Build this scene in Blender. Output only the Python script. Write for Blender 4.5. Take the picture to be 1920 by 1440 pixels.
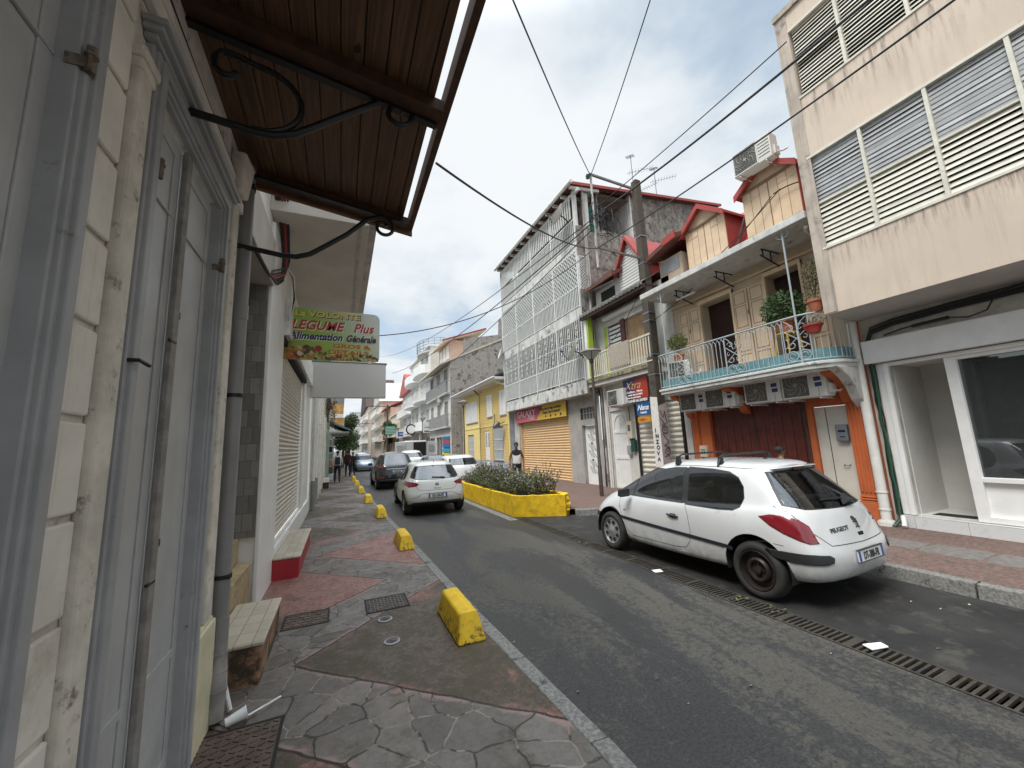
import bpy, bmesh, math, random
from mathutils import Vector, Matrix
from mathutils.bvhtree import BVHTree
from mathutils import interpolate
random.seed(7)
R = math.radians
SC = bpy.context.scene
COL = SC.collection
for o in list(bpy.data.objects): bpy.data.objects.remove(o)
# ---------------------------------------------------------------- camera
cam_d = bpy.data.cameras.new('camera'); cam = bpy.data.objects.new('camera', cam_d); COL.objects.link(cam)
cam_d.sensor_width = 36; cam_d.lens = 36*721/1920; cam_d.clip_start = 0.05; cam_d.clip_end = 3000
ROT = [[0.915172, 0.020947, 0.402518], [-0.400621, 0.157044, 0.902685], [-0.044305, -0.987369, 0.152114]]
def _cv(a, b, c): return Vector([sum(ROT[i][k]*(a, b, c)[k] for k in range(3)) for i in range(3)])
cx_, cy_, cz_ = _cv(1, 0, 0), _cv(0, -1, 0), _cv(0, 0, -1)
m = Matrix(((cx_.x, cy_.x, cz_.x, 0), (cx_.y, cy_.y, cz_.y, 0), (cx_.z, cy_.z, cz_.z, 1.87), (0, 0, 0, 1)))
cam.matrix_world = m
SC.camera = cam
# ---------------------------------------------------------------- world and sun
SC.view_settings.view_transform = 'Standard'; SC.view_settings.look = 'None'
SC.view_settings.exposure = 1.1; SC.view_settings.gamma = 1
W = bpy.data.worlds.new('World'); SC.world = W; W.use_nodes = True
SUN_EL, SUN_AZ = R(56), R(248)

class NT:
    def __init__(s, nt): s.t = nt; s.n = nt.nodes; s.l = nt.links
    def new(s, typ, **kw):
        n = s.n.new(typ)
        for k, v in kw.items(): setattr(n, k, v)
        return n
    def put(s, sock, v):
        if v is None: return
        if isinstance(v, bpy.types.NodeSocket): s.l.new(v, sock)
        elif isinstance(v, (tuple, list)) and len(v) == 3 and sock.type == 'RGBA': sock.default_value = (*v, 1)
        elif isinstance(v, (int, float)) and sock.type == 'RGBA': sock.default_value = (v, v, v, 1)
        else: sock.default_value = v
    def math(s, op, a, b=None, c=None, clamp=False):
        n = s.new('ShaderNodeMath', operation=op, use_clamp=clamp); s.put(n.inputs[0], a); s.put(n.inputs[1], b); s.put(n.inputs[2], c); return n.outputs[0]
    def vmath(s, op, a, b=None, scale=None):
        n = s.new('ShaderNodeVectorMath', operation=op); s.put(n.inputs[0], a); s.put(n.inputs[1], b)
        if scale is not None: s.put(n.inputs[3], scale)
        return n.outputs[0]
    def noise(s, vec, scale, detail=5, rough=.6, dist=0):
        n = s.new('ShaderNodeTexNoise'); s.put(n.inputs['Vector'], vec); n.inputs['Scale'].default_value = scale
        n.inputs['Detail'].default_value = detail; n.inputs['Roughness'].default_value = rough; n.inputs['Distortion'].default_value = dist
        return n.outputs['Fac']
    def voro(s, vec, scale, feature='F1', rnd=1.0, out='Distance', dim='3D'):
        n = s.new('ShaderNodeTexVoronoi', feature=feature, voronoi_dimensions=dim); s.put(n.inputs['Vector'], vec); n.inputs['Scale'].default_value = scale
        n.inputs['Randomness'].default_value = rnd; return n.outputs[out]
    def ramp(s, f, a, b, lo=0., hi=1.):
        n = s.new('ShaderNodeMapRange'); s.put(n.inputs[0], f); n.inputs[1].default_value = a; n.inputs[2].default_value = b
        n.inputs[3].default_value = lo; n.inputs[4].default_value = hi; n.interpolation_type = 'SMOOTHSTEP'; return n.outputs[0]
    def mix(s, f, a, b, mode='MIX'):
        n = s.new('ShaderNodeMix', data_type='RGBA', blend_type=mode); s.put(n.inputs[0], f); s.put(n.inputs[6], a); s.put(n.inputs[7], b); return n.outputs[2]
    def sep(s, v):
        n = s.new('ShaderNodeSeparateXYZ'); s.put(n.inputs[0], v); return n.outputs
    def comb(s, x, y, z):
        n = s.new('ShaderNodeCombineXYZ'); s.put(n.inputs[0], x); s.put(n.inputs[1], y); s.put(n.inputs[2], z); return n.outputs[0]
    def pos(s, space='world'):
        if space == 'world': return s.new('ShaderNodeNewGeometry').outputs['Position']
        return s.new('ShaderNodeTexCoord').outputs['Object']
    def bump(s, h, strength=.3, dist=.01):
        n = s.new('ShaderNodeBump'); n.inputs['Strength'].default_value = strength; n.inputs['Distance'].default_value = dist; s.put(n.inputs['Height'], h); return n.outputs[0]

w = NT(W.node_tree); w.n.clear()
tc = w.new('ShaderNodeTexCoord').outputs['Generated']
sky = w.new('ShaderNodeTexSky', sky_type='NISHITA'); sky.sun_disc = False; sky.sun_elevation = SUN_EL; sky.sun_rotation = SUN_AZ
X, Y, Z = w.sep(tc)
zz = w.math('ADD', w.math('MAXIMUM', Z, 0.0), 0.22)
cc = w.comb(w.math('DIVIDE', X, zz), w.math('DIVIDE', Y, zz), w.math('MULTIPLY', Z, .6))
n1 = w.noise(cc, 1.1, 6, .55, .3); n2 = w.noise(cc, 3.1, 5, .55)
clsum = w.math('ADD', w.math('MULTIPLY', n1, .7), w.math('MULTIPLY', n2, .3))
shade = w.ramp(clsum, .38, .60)
ccol = w.mix(shade, (2.85, 3.35, 3.75), (4.35, 4.5, 4.62))
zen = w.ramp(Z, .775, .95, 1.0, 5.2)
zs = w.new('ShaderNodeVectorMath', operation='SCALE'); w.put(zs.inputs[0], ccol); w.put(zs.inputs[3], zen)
cover = w.ramp(clsum, .36, .50, .60, .98)
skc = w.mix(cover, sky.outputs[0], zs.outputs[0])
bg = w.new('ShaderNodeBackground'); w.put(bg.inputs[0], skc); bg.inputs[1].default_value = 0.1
wo = w.new('ShaderNodeOutputWorld'); w.l.new(bg.outputs[0], wo.inputs[0])
sd = bpy.data.lights.new('sun', 'SUN'); sd.energy = 1.5; sd.angle = R(25); sd.color = (1, .965, .91)
so = bpy.data.objects.new('sun', sd); COL.objects.link(so)
# sky texture sun direction: rotation measured clockwise from +Y
dv = Vector((math.sin(SUN_AZ)*math.cos(SUN_EL), math.cos(SUN_AZ)*math.cos(SUN_EL), math.sin(SUN_EL)))
so.rotation_euler = dv.to_track_quat('Z', 'Y').to_euler(); so.location = dv*60
SC.cycles.max_bounces = 8; SC.cycles.diffuse_bounces = 6; SC.cycles.transparent_max_bounces = 12

# ---------------------------------------------------------------- materials
MATS = {}
def mat(name, col, rough=.7, metal=0., var=.25, vs=3., streak=0., dirt=None, bump=0., bs=60., space='world', spec=.5, vcol=None, extra=None, coat=0., trans=0.):
    """var: amount of tonal mottling; streak: dark vertical run-off; dirt=(colour, threshold, scale)"""
    if name in MATS: return MATS[name]
    m = bpy.data.materials.new(name); m.use_nodes = True; t = NT(m.node_tree)
    b = t.n['Principled BSDF']; P = t.pos(space); c = tuple(col)
    n0 = t.noise(P, vs, 6, .62)
    dark = tuple(x*(1-var) for x in c); lite = tuple(min(x*(1+var*.5), .92) for x in c)
    out = t.mix(t.ramp(n0, .3, .7), dark, lite)
    if vcol: out = t.mix(t.ramp(t.noise(P, vs*2.3, 5, .6), .52, .66), out, vcol)
    if streak:
        sv = t.vmath('MULTIPLY', P, (5., 5., .35)); sn = t.noise(sv, 1.4, 7, .68)
        out = t.mix(t.math('MULTIPLY', t.ramp(sn, .47, .68), streak), out, tuple(x*.22 for x in (.5, .48, .44)))
    if dirt:
        out = t.mix(t.ramp(t.noise(P, dirt[2], 7, .72), dirt[1]-.02, dirt[1]+.13), out, dirt[0])
    if extra: out = extra(t, P, out, b)
    t.put(b.inputs['Base Color'], out)
    b.inputs['Roughness'].default_value = rough; b.inputs['Metallic'].default_value = metal
    b.inputs['Specular IOR Level'].default_value = spec; b.inputs['Coat Weight'].default_value = coat
    if bump: t.put(b.inputs['Normal'], t.bump(t.noise(P, bs, 4, .6), bump, .01))
    MATS[name] = m; return m
def glass(name, tint=(.03, .035, .035), see=.25, tcol=(.55, .6, .58), rough=.02):
    if name in MATS: return MATS[name]
    m = bpy.data.materials.new(name); m.use_nodes = True; t = NT(m.node_tree); t.n.clear()
    tr = t.new('ShaderNodeBsdfTransparent'); t.put(tr.inputs[0], tcol)
    df = t.new('ShaderNodeBsdfDiffuse'); t.put(df.inputs[0], tint)
    gl = t.new('ShaderNodeBsdfGlossy'); gl.inputs['Roughness'].default_value = rough; t.put(gl.inputs[0], (.95, .97, 1))
    m1 = t.new('ShaderNodeMixShader'); m1.inputs[0].default_value = see; t.l.new(df.outputs[0], m1.inputs[1]); t.l.new(tr.outputs[0], m1.inputs[2])
    fr = t.new('ShaderNodeFresnel'); fr.inputs[0].default_value = 1.5
    m2 = t.new('ShaderNodeMixShader'); t.put(m2.inputs[0], t.math('ADD', fr.outputs[0], .05)); t.l.new(m1.outputs[0], m2.inputs[1]); t.l.new(gl.outputs[0], m2.inputs[2])
    o = t.new('ShaderNodeOutputMaterial'); t.l.new(m2.outputs[0], o.inputs[0]); MATS[name] = m; return m
def flat(name, col, rough=.5, metal=0., spec=.5, coat=0.): return mat(name, col, rough, metal, var=.06, vs=9, spec=spec, coat=coat)

# ---------------------------------------------------------------- mesh builder
class MB:
    def __init__(s): s.v = []; s.f = []; s.mi = []; s.cur = 0
    def add(s, vs, fs):
        b = len(s.v); s.v += [tuple(p) for p in vs]
        for f in fs: s.f.append(tuple(b+i for i in f)); s.mi.append(s.cur)
        return s
    def quad(s, *p): return s.add(p, [tuple(range(len(p)))])
    def hexa(s, p):  # 8 points: bottom 4 ccw, top 4
        return s.add(p, [(0, 3, 2, 1), (4, 5, 6, 7), (0, 1, 5, 4), (1, 2, 6, 5), (2, 3, 7, 6), (3, 0, 4, 7)])
    def box(s, x0, x1, y0, y1, z0, z1):
        if x0 > x1: x0, x1 = x1, x0
        if y0 > y1: y0, y1 = y1, y0
        if z0 > z1: z0, z1 = z1, z0
        return s.hexa([(x0, y0, z0), (x1, y0, z0), (x1, y1, z0), (x0, y1, z0), (x0, y0, z1), (x1, y0, z1), (x1, y1, z1), (x0, y1, z1)])
    def bar(s, a, b, w, h=None, up=(0, 0, 1)):
        a = Vector(a); b = Vector(b); d = (b-a).normalized(); u = Vector(up)
        if abs(d.dot(u)) > .98: u = Vector((1, 0, 0))
        r = d.cross(u).normalized(); u = r.cross(d); h = h or w; r *= w/2; u = u*h/2
        return s.hexa([a-r-u, a+r-u, b+r-u, b-r-u, a-r+u, a+r+u, b+r+u, b-r+u])
    def tube(s, pts, r, n=8, cap=True, rs=None):
        pts = [Vector(p) for p in pts]; k = len(pts); b = len(s.v); prev = None
        for i, p in enumerate(pts):
            d = (pts[min(i+1, k-1)]-pts[max(i-1, 0)]).normalized()
            if prev is None:
                u = Vector((0, 0, 1)) if abs(d.z) < .9 else Vector((1, 0, 0))
            else: u = prev
            x = d.cross(u)
            if x.length < 1e-5: x = d.cross(Vector((0, 1, 0)))
            x.normalize(); u = x.cross(d).normalized(); prev = u; rr = rs[i] if rs else r
            for j in range(n):
                a = 2*math.pi*j/n; s.v.append(tuple(p+x*math.cos(a)*rr+u*math.sin(a)*rr))
        for i in range(k-1):
            for j in range(n):
                s.f.append((b+i*n+j, b+i*n+(j+1) % n, b+(i+1)*n+(j+1) % n, b+(i+1)*n+j)); s.mi.append(s.cur)
        if cap:
            s.f.append(tuple(b+j for j in reversed(range(n)))); s.mi.append(s.cur)
            s.f.append(tuple(b+(k-1)*n+j for j in range(n))); s.mi.append(s.cur)
        return s
    def lathe(s, c, prof, n=20, axis='z', cap=True):
        c = Vector(c); b = len(s.v); k = len(prof)
        for r, h in prof:
            for j in range(n):
                a = 2*math.pi*j/n; q = (r*math.cos(a), r*math.sin(a), h)
                if axis == 'x': q = (q[2], q[0], q[1])
                if axis == 'y': q = (q[1], q[2], q[0])
                s.v.append(tuple(c+Vector(q)))
        for i in range(k-1):
            for j in range(n):
                s.f.append((b+i*n+j, b+i*n+(j+1) % n, b+(i+1)*n+(j+1) % n, b+(i+1)*n+j)); s.mi.append(s.cur)
        if not cap: return s
        s.f.append(tuple(b+j for j in reversed(range(n)))); s.mi.append(s.cur)
        s.f.append(tuple(b+(k-1)*n+j for j in range(n))); s.mi.append(s.cur)
        return s
    def prism(s, poly, a, b, axis='x'):
        """poly in the two other axes (order y,z / x,z / x,y), extruded a..b along axis"""
        def P(q, t): return {'x': (t, q[0], q[1]), 'y': (q[0], t, q[1]), 'z': (q[0], q[1], t)}[axis]
        n = len(poly)
        return s.add([P(q, a) for q in poly]+[P(q, b) for q in poly],
                     [tuple(range(n)), tuple(reversed(range(n, 2*n)))]+[(i, i+n, (i+1) % n+n, (i+1) % n) for i in range(n)])
    def build(s, name, mats, parent=None, smooth=False, bevel=0, rel=True, segs=2, recalc=True):
        me = bpy.data.meshes.new(name); off = woff(parent) if (parent and rel) else Vector((0, 0, 0))
        me.from_pydata([(x-off.x, y-off.y, z-off.z) for x, y, z in s.v], [], s.f)
        if not isinstance(mats, (list, tuple)): mats = [mats]
        for q in mats: me.materials.append(q)
        if len(mats) > 1:
            for p, i in zip(me.polygons, s.mi): p.material_index = i
        if recalc:
            bm = bmesh.new(); bm.from_mesh(me); bmesh.ops.recalc_face_normals(bm, faces=bm.faces); bm.to_mesh(me); bm.free()
        if smooth:
            me.shade_smooth()
            try: me.set_sharp_from_angle(angle=R(42))
            except Exception: pass
        o = bpy.data.objects.new(name, me); COL.objects.link(o)
        if parent: o.parent = parent
        if bevel:
            md = o.modifiers.new('bevel', 'BEVEL'); md.width = bevel; md.segments = segs; md.limit_method = 'ANGLE'; md.angle_limit = R(40)
        return o
OFF = {}
def woff(o):
    v = Vector((0, 0, 0))
    while o: v += o.location; o = o.parent
    return v
def tag(o, label, cat=None, group=None, kind=None):
    if label: o['label'] = label
    if cat: o['category'] = cat
    if group: o['group'] = group
    if kind: o['kind'] = kind
    return o
def thing(name, label, cat, loc=(0, 0, 0), rz=0, group=None):
    o = bpy.data.objects.new(name, None); COL.objects.link(o); o.location = loc; o.rotation_euler = (0, 0, rz); o.empty_display_size = .2
    return tag(o, label, cat, group)
def copy_tree(o, parent=None):
    c = o.copy(); COL.objects.link(c)
    if parent: c.parent = parent
    for ch in list(o.children): copy_tree(ch, c)
    return c
def dup(o, loc, label, rz=None, scale=None):
    c = copy_tree(o); c.location = loc; c['label'] = label
    if rz is not None: c.rotation_euler = (0, 0, rz)
    if scale: c.scale = scale
    return c
def struct(o): o['kind'] = 'structure'; return o
FONT = None
def text(name, body, mt, size, at, xdir, updir, parent=None, off=.004, extr=.0015, bold=0., shear=0., align='LEFT', sx=1., spacing=1.):
    """raised lettering lying on a surface"""
    cu = bpy.data.curves.new(name, 'FONT'); cu.body = body; cu.size = size; cu.extrude = extr; cu.offset = bold; cu.shear = shear; cu.align_x = align
    cu.space_character = spacing; cu.resolution_u = 3
    tmp = bpy.data.objects.new('tmp', cu); COL.objects.link(tmp); bpy.context.view_layer.update()
    me = bpy.data.meshes.new_from_object(tmp.evaluated_get(bpy.context.evaluated_depsgraph_get())); bpy.data.objects.remove(tmp)
    xd = Vector(xdir).normalized(); ud = Vector(updir).normalized(); nd = xd.cross(ud); base = Vector(at)+nd*off
    ofs = woff(parent) if parent else Vector((0, 0, 0))
    for v in me.vertices:
        c = v.co; v.co = base+xd*c.x*sx+ud*c.y+nd*c.z-ofs
    me.materials.clear(); me.materials.append(mt)
    o = bpy.data.objects.new(name, me); COL.objects.link(o)
    if parent: o.parent = parent
    return o

class F:
    """facade frame. u runs along the street or wall, v is height, d outward"""
    def __init__(s, o, u, n): s.o = Vector(o); s.u = Vector(u); s.n = Vector(n)
    def p(s, u, v, d=0): return tuple(s.o+s.u*u+Vector((0, 0, 1))*v+s.n*d)
    def box(s, mb, u0, u1, v0, v1, d0, d1):
        return mb.hexa([s.p(u0, v0, d0), s.p(u1, v0, d0), s.p(u1, v0, d1), s.p(u0, v0, d1), s.p(u0, v1, d0), s.p(u1, v1, d0), s.p(u1, v1, d1), s.p(u0, v1, d1)])
    def wall(s, mb, u0, u1, v0, v1, holes=(), rev=.25, d=0):
        us = sorted({u0, u1, *[h[0] for h in holes], *[h[1] for h in holes]}); vs = sorted({v0, v1, *[h[2] for h in holes], *[h[3] for h in holes]})
        for a, b in zip(us, us[1:]):
            for c, e in zip(vs, vs[1:]):
                mu, mv = (a+b)/2, (c+e)/2
                if any(h[0] < mu < h[1] and h[2] < mv < h[3] for h in holes): continue
                mb.quad(s.p(a, c, d), s.p(b, c, d), s.p(b, e, d), s.p(a, e, d))
        for h in holes:
            a, b, c, e = h[:4]; r = d-(h[4] if len(h) > 4 else rev)
            mb.quad(s.p(a, c, d), s.p(a, e, d), s.p(a, e, r), s.p(a, c, r)); mb.quad(s.p(b, c, d), s.p(b, c, r), s.p(b, e, r), s.p(b, e, d))
            mb.quad(s.p(a, e, d), s.p(b, e, d), s.p(b, e, r), s.p(a, e, r)); mb.quad(s.p(a, c, d), s.p(a, c, r), s.p(b, c, r), s.p(b, c, d))
        return mb
def RF(x): return F((x, 0, 0), (0, 1, 0), (-1, 0, 0))     # facades on the right side of the street
def LF(x): return F((x, 0, 0), (0, 1, 0), (1, 0, 0))      # facades on the left
def roller(f, u0, u1, v0, v1, d, name, mt, parent, pitch=.085, amp=.012):
    mb = MB(); n = max(2, int((v1-v0)/pitch))
    for i in range(n):
        a = v0+(v1-v0)*i/n; b = v0+(v1-v0)*(i+1)/n; m_ = a+(b-a)*.72
        mb.quad(f.p(u0, a, d), f.p(u1, a, d), f.p(u1, a+(b-a)*.36, d+amp), f.p(u0, a+(b-a)*.36, d+amp))
        mb.quad(f.p(u0, a+(b-a)*.36, d+amp), f.p(u1, a+(b-a)*.36, d+amp), f.p(u1, m_, d), f.p(u0, m_, d))
        mb.quad(f.p(u0, m_, d), f.p(u1, m_, d), f.p(u1, m_, d-amp), f.p(u0, m_, d-amp))
        mb.quad(f.p(u0, m_, d-amp), f.p(u1, m_, d-amp), f.p(u1, b, d-amp), f.p(u0, b, d-amp))
        mb.quad(f.p(u0, b, d-amp), f.p(u1, b, d-amp), f.p(u1, b, d), f.p(u0, b, d))
    return mb.build(name, mt, parent, recalc=False)
def spiral(c, r0, r1, a0, a1, n=18, plane='yz'):
    out = []
    for i in range(n+1):
        t = i/n; r = r0+(r1-r0)*t; a = a0+(a1-a0)*t; p, q = r*math.cos(a), r*math.sin(a)
        out.append({'yz': (c[0], c[1]+p, c[2]+q), 'xz': (c[0]+p, c[1], c[2]+q), 'xy': (c[0]+p, c[1]+q, c[2])}[plane])
    return out
# ---------------------------------------------------------------- shared materials
def zigzag(t, P, out, b):
    x, y, z = t.sep(P)
    wob = t.math('MULTIPLY', t.math('SUBTRACT', t.noise(P, 5, 3, .5), .5), .07)
    ty = t.math('DIVIDE', t.math('SUBTRACT', t.math('ADD', y, wob), 3.95), 3.65)
    fr = t.math('SUBTRACT', t.math('FRACT', t.math('ADD', ty, .5)), .5); dy = t.math('MULTIPLY', t.math('ABSOLUTE', fr), 3.65)
    e1 = t.math('SUBTRACT', t.math('MULTIPLY', t.math('ADD', x, .33), .93), dy)
    e2 = t.math('SUBTRACT', t.math('MULTIPLY', t.math('SUBTRACT', .60, x), .93), t.math('SUBTRACT', 1.825, dy))
    e = t.math('MAXIMUM', e1, e2)                                   # >0 inside the cement triangles
    tri = t.ramp(e, -.004, .006)
    edge = t.math('SUBTRACT', 1., t.ramp(t.math('ABSOLUTE', e), .006, .022))
    # cement: pink with brown moss
    nb = t.noise(P, .9, 6, .7); nf = t.noise(P, 26, 4, .85); nm = t.noise(P, 4.5, 7, .75)
    pink = t.mix(t.ramp(nf, .35, .7), (.14, .068, .056), (.34, .175, .145)); brown = t.mix(t.ramp(nf, .3, .72), (.026, .018, .011), (.108, .075, .048))
    moss = t.mix(t.ramp(nm, .45, .6), brown, (.06, .052, .03))
    yb = t.ramp(t.math('ABSOLUTE', t.math('SUBTRACT', y, 7.2)), .6, 3.2, .28, -.02)
    ed = t.math('MULTIPLY', t.ramp(e, .14, .0), .10)
    pk = t.ramp(t.math('ADD', t.math('ADD', t.math('ADD', nb, yb), ed), t.math('MULTIPLY', t.math('SUBTRACT', nm, .5), .6)), .53, .72)
    cem = t.mix(pk, moss, pink)
    # flagstones
    pv = t.vmath('ADD', P, t.vmath('SCALE', t.comb(t.noise(P, 4.2, 2), t.noise(P, 4.9, 2), 0.), None, .10))
    de = t.voro(pv, 3.9, 'DISTANCE_TO_EDGE', dim='2D'); cellc = t.voro(pv, 3.9, 'F1', out='Color', dim='2D')
    cs = t.sep(cellc)[0]
    st = t.mix(cs, (.105, .093, .082), (.19, .170, .150)); st = t.mix(t.ramp(nf, .3, .75, 0, .55), st, (.055, .05, .045)); st = t.mix(t.ramp(nb, .5, .68, 0, .6), st, (.22, .165, .145)); st = t.mix(t.ramp(nm, .52, .64, 0, .65), st, (.105, .088, .070)); st = t.mix(t.ramp(t.math('ADD', t.math('MULTIPLY', e, 1.), t.math('MULTIPLY', t.math('SUBTRACT', nm, .5), .5)), -.07, -.0, 0, .8), st, (.30, .20, .175))
    jn = t.mix(t.ramp(t.noise(P, 5, 3, .6), .49, .55), (.040, .034, .029), (.24, .205, .18))
    jw = t.ramp(t.math('ADD', de, t.math('MULTIPLY', t.math('SUBTRACT', t.noise(P, 16, 3, .6), .5), .05)), .016, .034)
    band = t.mix(jw, jn, st)
    c = t.mix(tri, band, cem); c = t.mix(edge, c, (.022, .02, .017))
    c = t.mix(t.ramp(t.noise(P, 11, 5, .8), .64, .70, 0, .6), c, (.26, .2, .18)); c = t.mix(t.ramp(t.noise(P, 70, 2, .6), .70, .75, 0, .7), c, (.34, .30, .27)); c = t.mix(t.ramp(t.noise(P, 2.2, 7, .8), .56, .66, 0, .6), c, (.045, .036, .027))
    h = t.math('ADD', t.math('MULTIPLY', t.mix(tri, t.math('MULTIPLY', jw, 1.), .8), 1.), t.math('MULTIPLY', nf, .35)); h = t.math('SUBTRACT', h, t.math('MULTIPLY', edge, .8))
    t.put(b.inputs['Normal'], t.bump(h, .55, .012)); t.put(b.inputs['Roughness'], t.ramp(nm, .35, .7, .42, .85))
    return c
def road_fx(t, P, out, b):
    x, y, z = t.sep(P)
    # long worn strips, as wheels and water leave them
    q = t.comb(t.math('MULTIPLY', x, 1.), t.math('MULTIPLY', y, .3), 0.)
    a = t.noise(q, 1.05, 7, .66, .5); f = t.noise(P, 48, 3, .85); g = t.noise(P, 17, 6, .8)
    fine = t.mix(t.ramp(f, .34, .68), (.012, .0117, .0117), (.048, .047, .046))
    tan = t.mix(t.ramp(f, .3, .70), (.046, .041, .033), (.098, .089, .073))
    k = t.ramp(t.math('ADD', a, t.math('MULTIPLY', t.math('SUBTRACT', g, .5), .6)), .46, .57)
    c = t.mix(k, fine, tan)
    c = t.mix(t.ramp(t.noise(P, 60, 2, .5), .80, .84), c, (.4, .39, .36))
    c = t.mix(t.ramp(t.noise(q, .5, 4, .6), .5, .7, 0, .35), c, (.03, .03, .031)); c = t.mix(t.ramp(t.voro(t.vmath('ADD', P, t.vmath('SCALE', t.comb(t.noise(P, 1.3, 3), t.noise(P, 1.7, 3), 0.), None, .9)), .45, 'DISTANCE_TO_EDGE', dim='2D'), .0, .006, .5, 0), c, (.008, .008, .008))
    t.put(b.inputs['Normal'], t.bump(t.math('ADD', f, t.math('MULTIPLY', g, .6)), .35, .006)); t.put(b.inputs['Roughness'], t.ramp(a, .4, .62, .5, .82))
    return c
M_pave = mat('pavement_cement', (.1, .08, .07), .7, extra=zigzag)
M_road = mat('asphalt', (.05, .05, .05), .7, extra=road_fx)
M_lane = mat('old_asphalt', (.022, .021, .020), .8, var=.5, vs=1.6, vcol=(.050, .046, .038), dirt=((.014, .013, .012), .56, 2.2), bump=.5, bs=80)
M_kerb = mat('kerb_granite', (.21, .205, .19), .85, var=.45, vs=38, dirt=((.045, .045, .035), .55, 6), bump=.4, bs=50)
M_pinkpave = mat('pink_paving', (.165, .105, .086), .85, var=.45, vs=22, vcol=(.10, .078, .066), dirt=((.055, .045, .04), .60, 5), bump=.4, bs=60)
M_ground = mat('bare_ground', (.10, .09, .075), .95)
def wornfx(stain, chip, hi=1.1):
    def fx(t, P, out, b):
        x, y, z = t.sep(P); n = t.noise(P, 6, 7, .78); out = t.mix(t.math('MULTIPLY', t.ramp(z, hi, .1, 0, 1), t.ramp(n, .42, .60)), out, stain)
        s_ = t.noise(t.comb(t.math('MULTIPLY', y, 14), t.math('MULTIPLY', x, 14), t.math('MULTIPLY', z, .9)), 1.5, 6, .7); out = t.mix(t.ramp(s_, .55, .72, 0, .35), out, stain)
        return t.mix(t.ramp(t.noise(P, 21, 5, .75), .69, .715, 0, .9), out, chip)
    return fx
M_grey = mat('grey_door_paint', (.48, .49, .495), .42, var=.14, vs=2.2, extra=lambda t, P, out, b: wornfx((.38, .38, .37), (.20, .19, .18), .9)(t, P, out, b), dirt=((.16, .155, .15), .66, 3), bump=.04, bs=6)
M_greyframe = mat('grey_frame_paint', (.37, .378, .388), .45, var=.12, vs=5, dirt=((.14, .13, .12), .62, 9), bump=.15, bs=14)
M_plaster = mat('cream_masonry', (.80, .77, .70), .85, var=.14, vs=2.5, dirt=((.58, .53, .45), .57, 3.2), bump=.4, bs=9, extra=wornfx((.56, .50, .41), (.38, .34, .29)))
M_plaster2 = mat('worn_plaster', (.70, .66, .58), .85, var=.22, vs=5, dirt=((.22, .19, .15), .57, 9), bump=.35, bs=24)
M_creambase = mat('cream_base', (.66, .61, .43), .8, var=.15, vs=4, dirt=((.30, .26, .16), .58, 4), bump=.3, bs=20)
M_pipe = mat('grey_plastic', (.25, .25, .25), .4, var=.15, vs=4, dirt=((.35, .35, .34), .68, 4), spec=.6)
M_dark = flat('dark_gap', (.012, .011, .010), .8)
M_iron = mat('black_iron', (.012, .012, .013), .38, var=.3, vs=30, bump=.25, bs=40)
M_beam = mat('dark_wood_beam', (.085, .036, .017), .7, var=.4, vs=9)
def planks(t, P, out, b):
    x, y, z = t.sep(P)
    g = t.noise(t.comb(t.math('MULTIPLY', x, 26), t.math('MULTIPLY', y, 1.1), 0.), 1.4, 6, .7, 1.1)
    idx = t.math('FLOOR', t.math('DIVIDE', x, .125)); iv = t.noise(t.comb(idx, 0., 0.), 3.7, 1)
    c = t.mix(t.ramp(g, .35, .68), (.050, .025, .013), (.21, .110, .052)); c = t.mix(t.ramp(iv, .35, .65, 0, .5), c, (.13, .062, .03)); e_ = t.math('FRACT', t.math('DIVIDE', t.math('ADD', x, .8), .125)); c = t.mix(t.ramp(t.math('MINIMUM', e_, t.math('SUBTRACT', 1., e_)), .0, .06, 1, 0), c, (.012, .006, .004))
    kn = t.noise(P, 7.5, 3, .6); c = t.mix(t.ramp(kn, .67, .73), c, (.045, .018, .01))
    dk = t.noise(t.comb(t.math('MULTIPLY', x, 5), t.math('MULTIPLY', y, .9), 0.), 1.2, 4, .6); c = t.mix(t.ramp(dk, .52, .7, 0, .6), c, (.07, .028, .014))
    return c
M_plank = mat('varnished_planks', (.3, .15, .07), .5, extra=planks)
M_white = mat('white_wall', (.70, .69, .66), .75, var=.08, vs=2, dirt=((.44, .42, .38), .64, 3), bump=.1, bs=30)
M_whitep = mat('white_paint', (.78, .78, .76), .45, var=.06, vs=4, dirt=((.5, .48, .44), .69, 5))
M_creamsh = mat('cream_shutter', (.60, .56, .49), .5, var=.12, vs=3, dirt=((.42, .38, .32), .62, 4))
M_tile = mat('grey_tile', (.27, .26, .24), .4, var=.2, vs=2)
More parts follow.
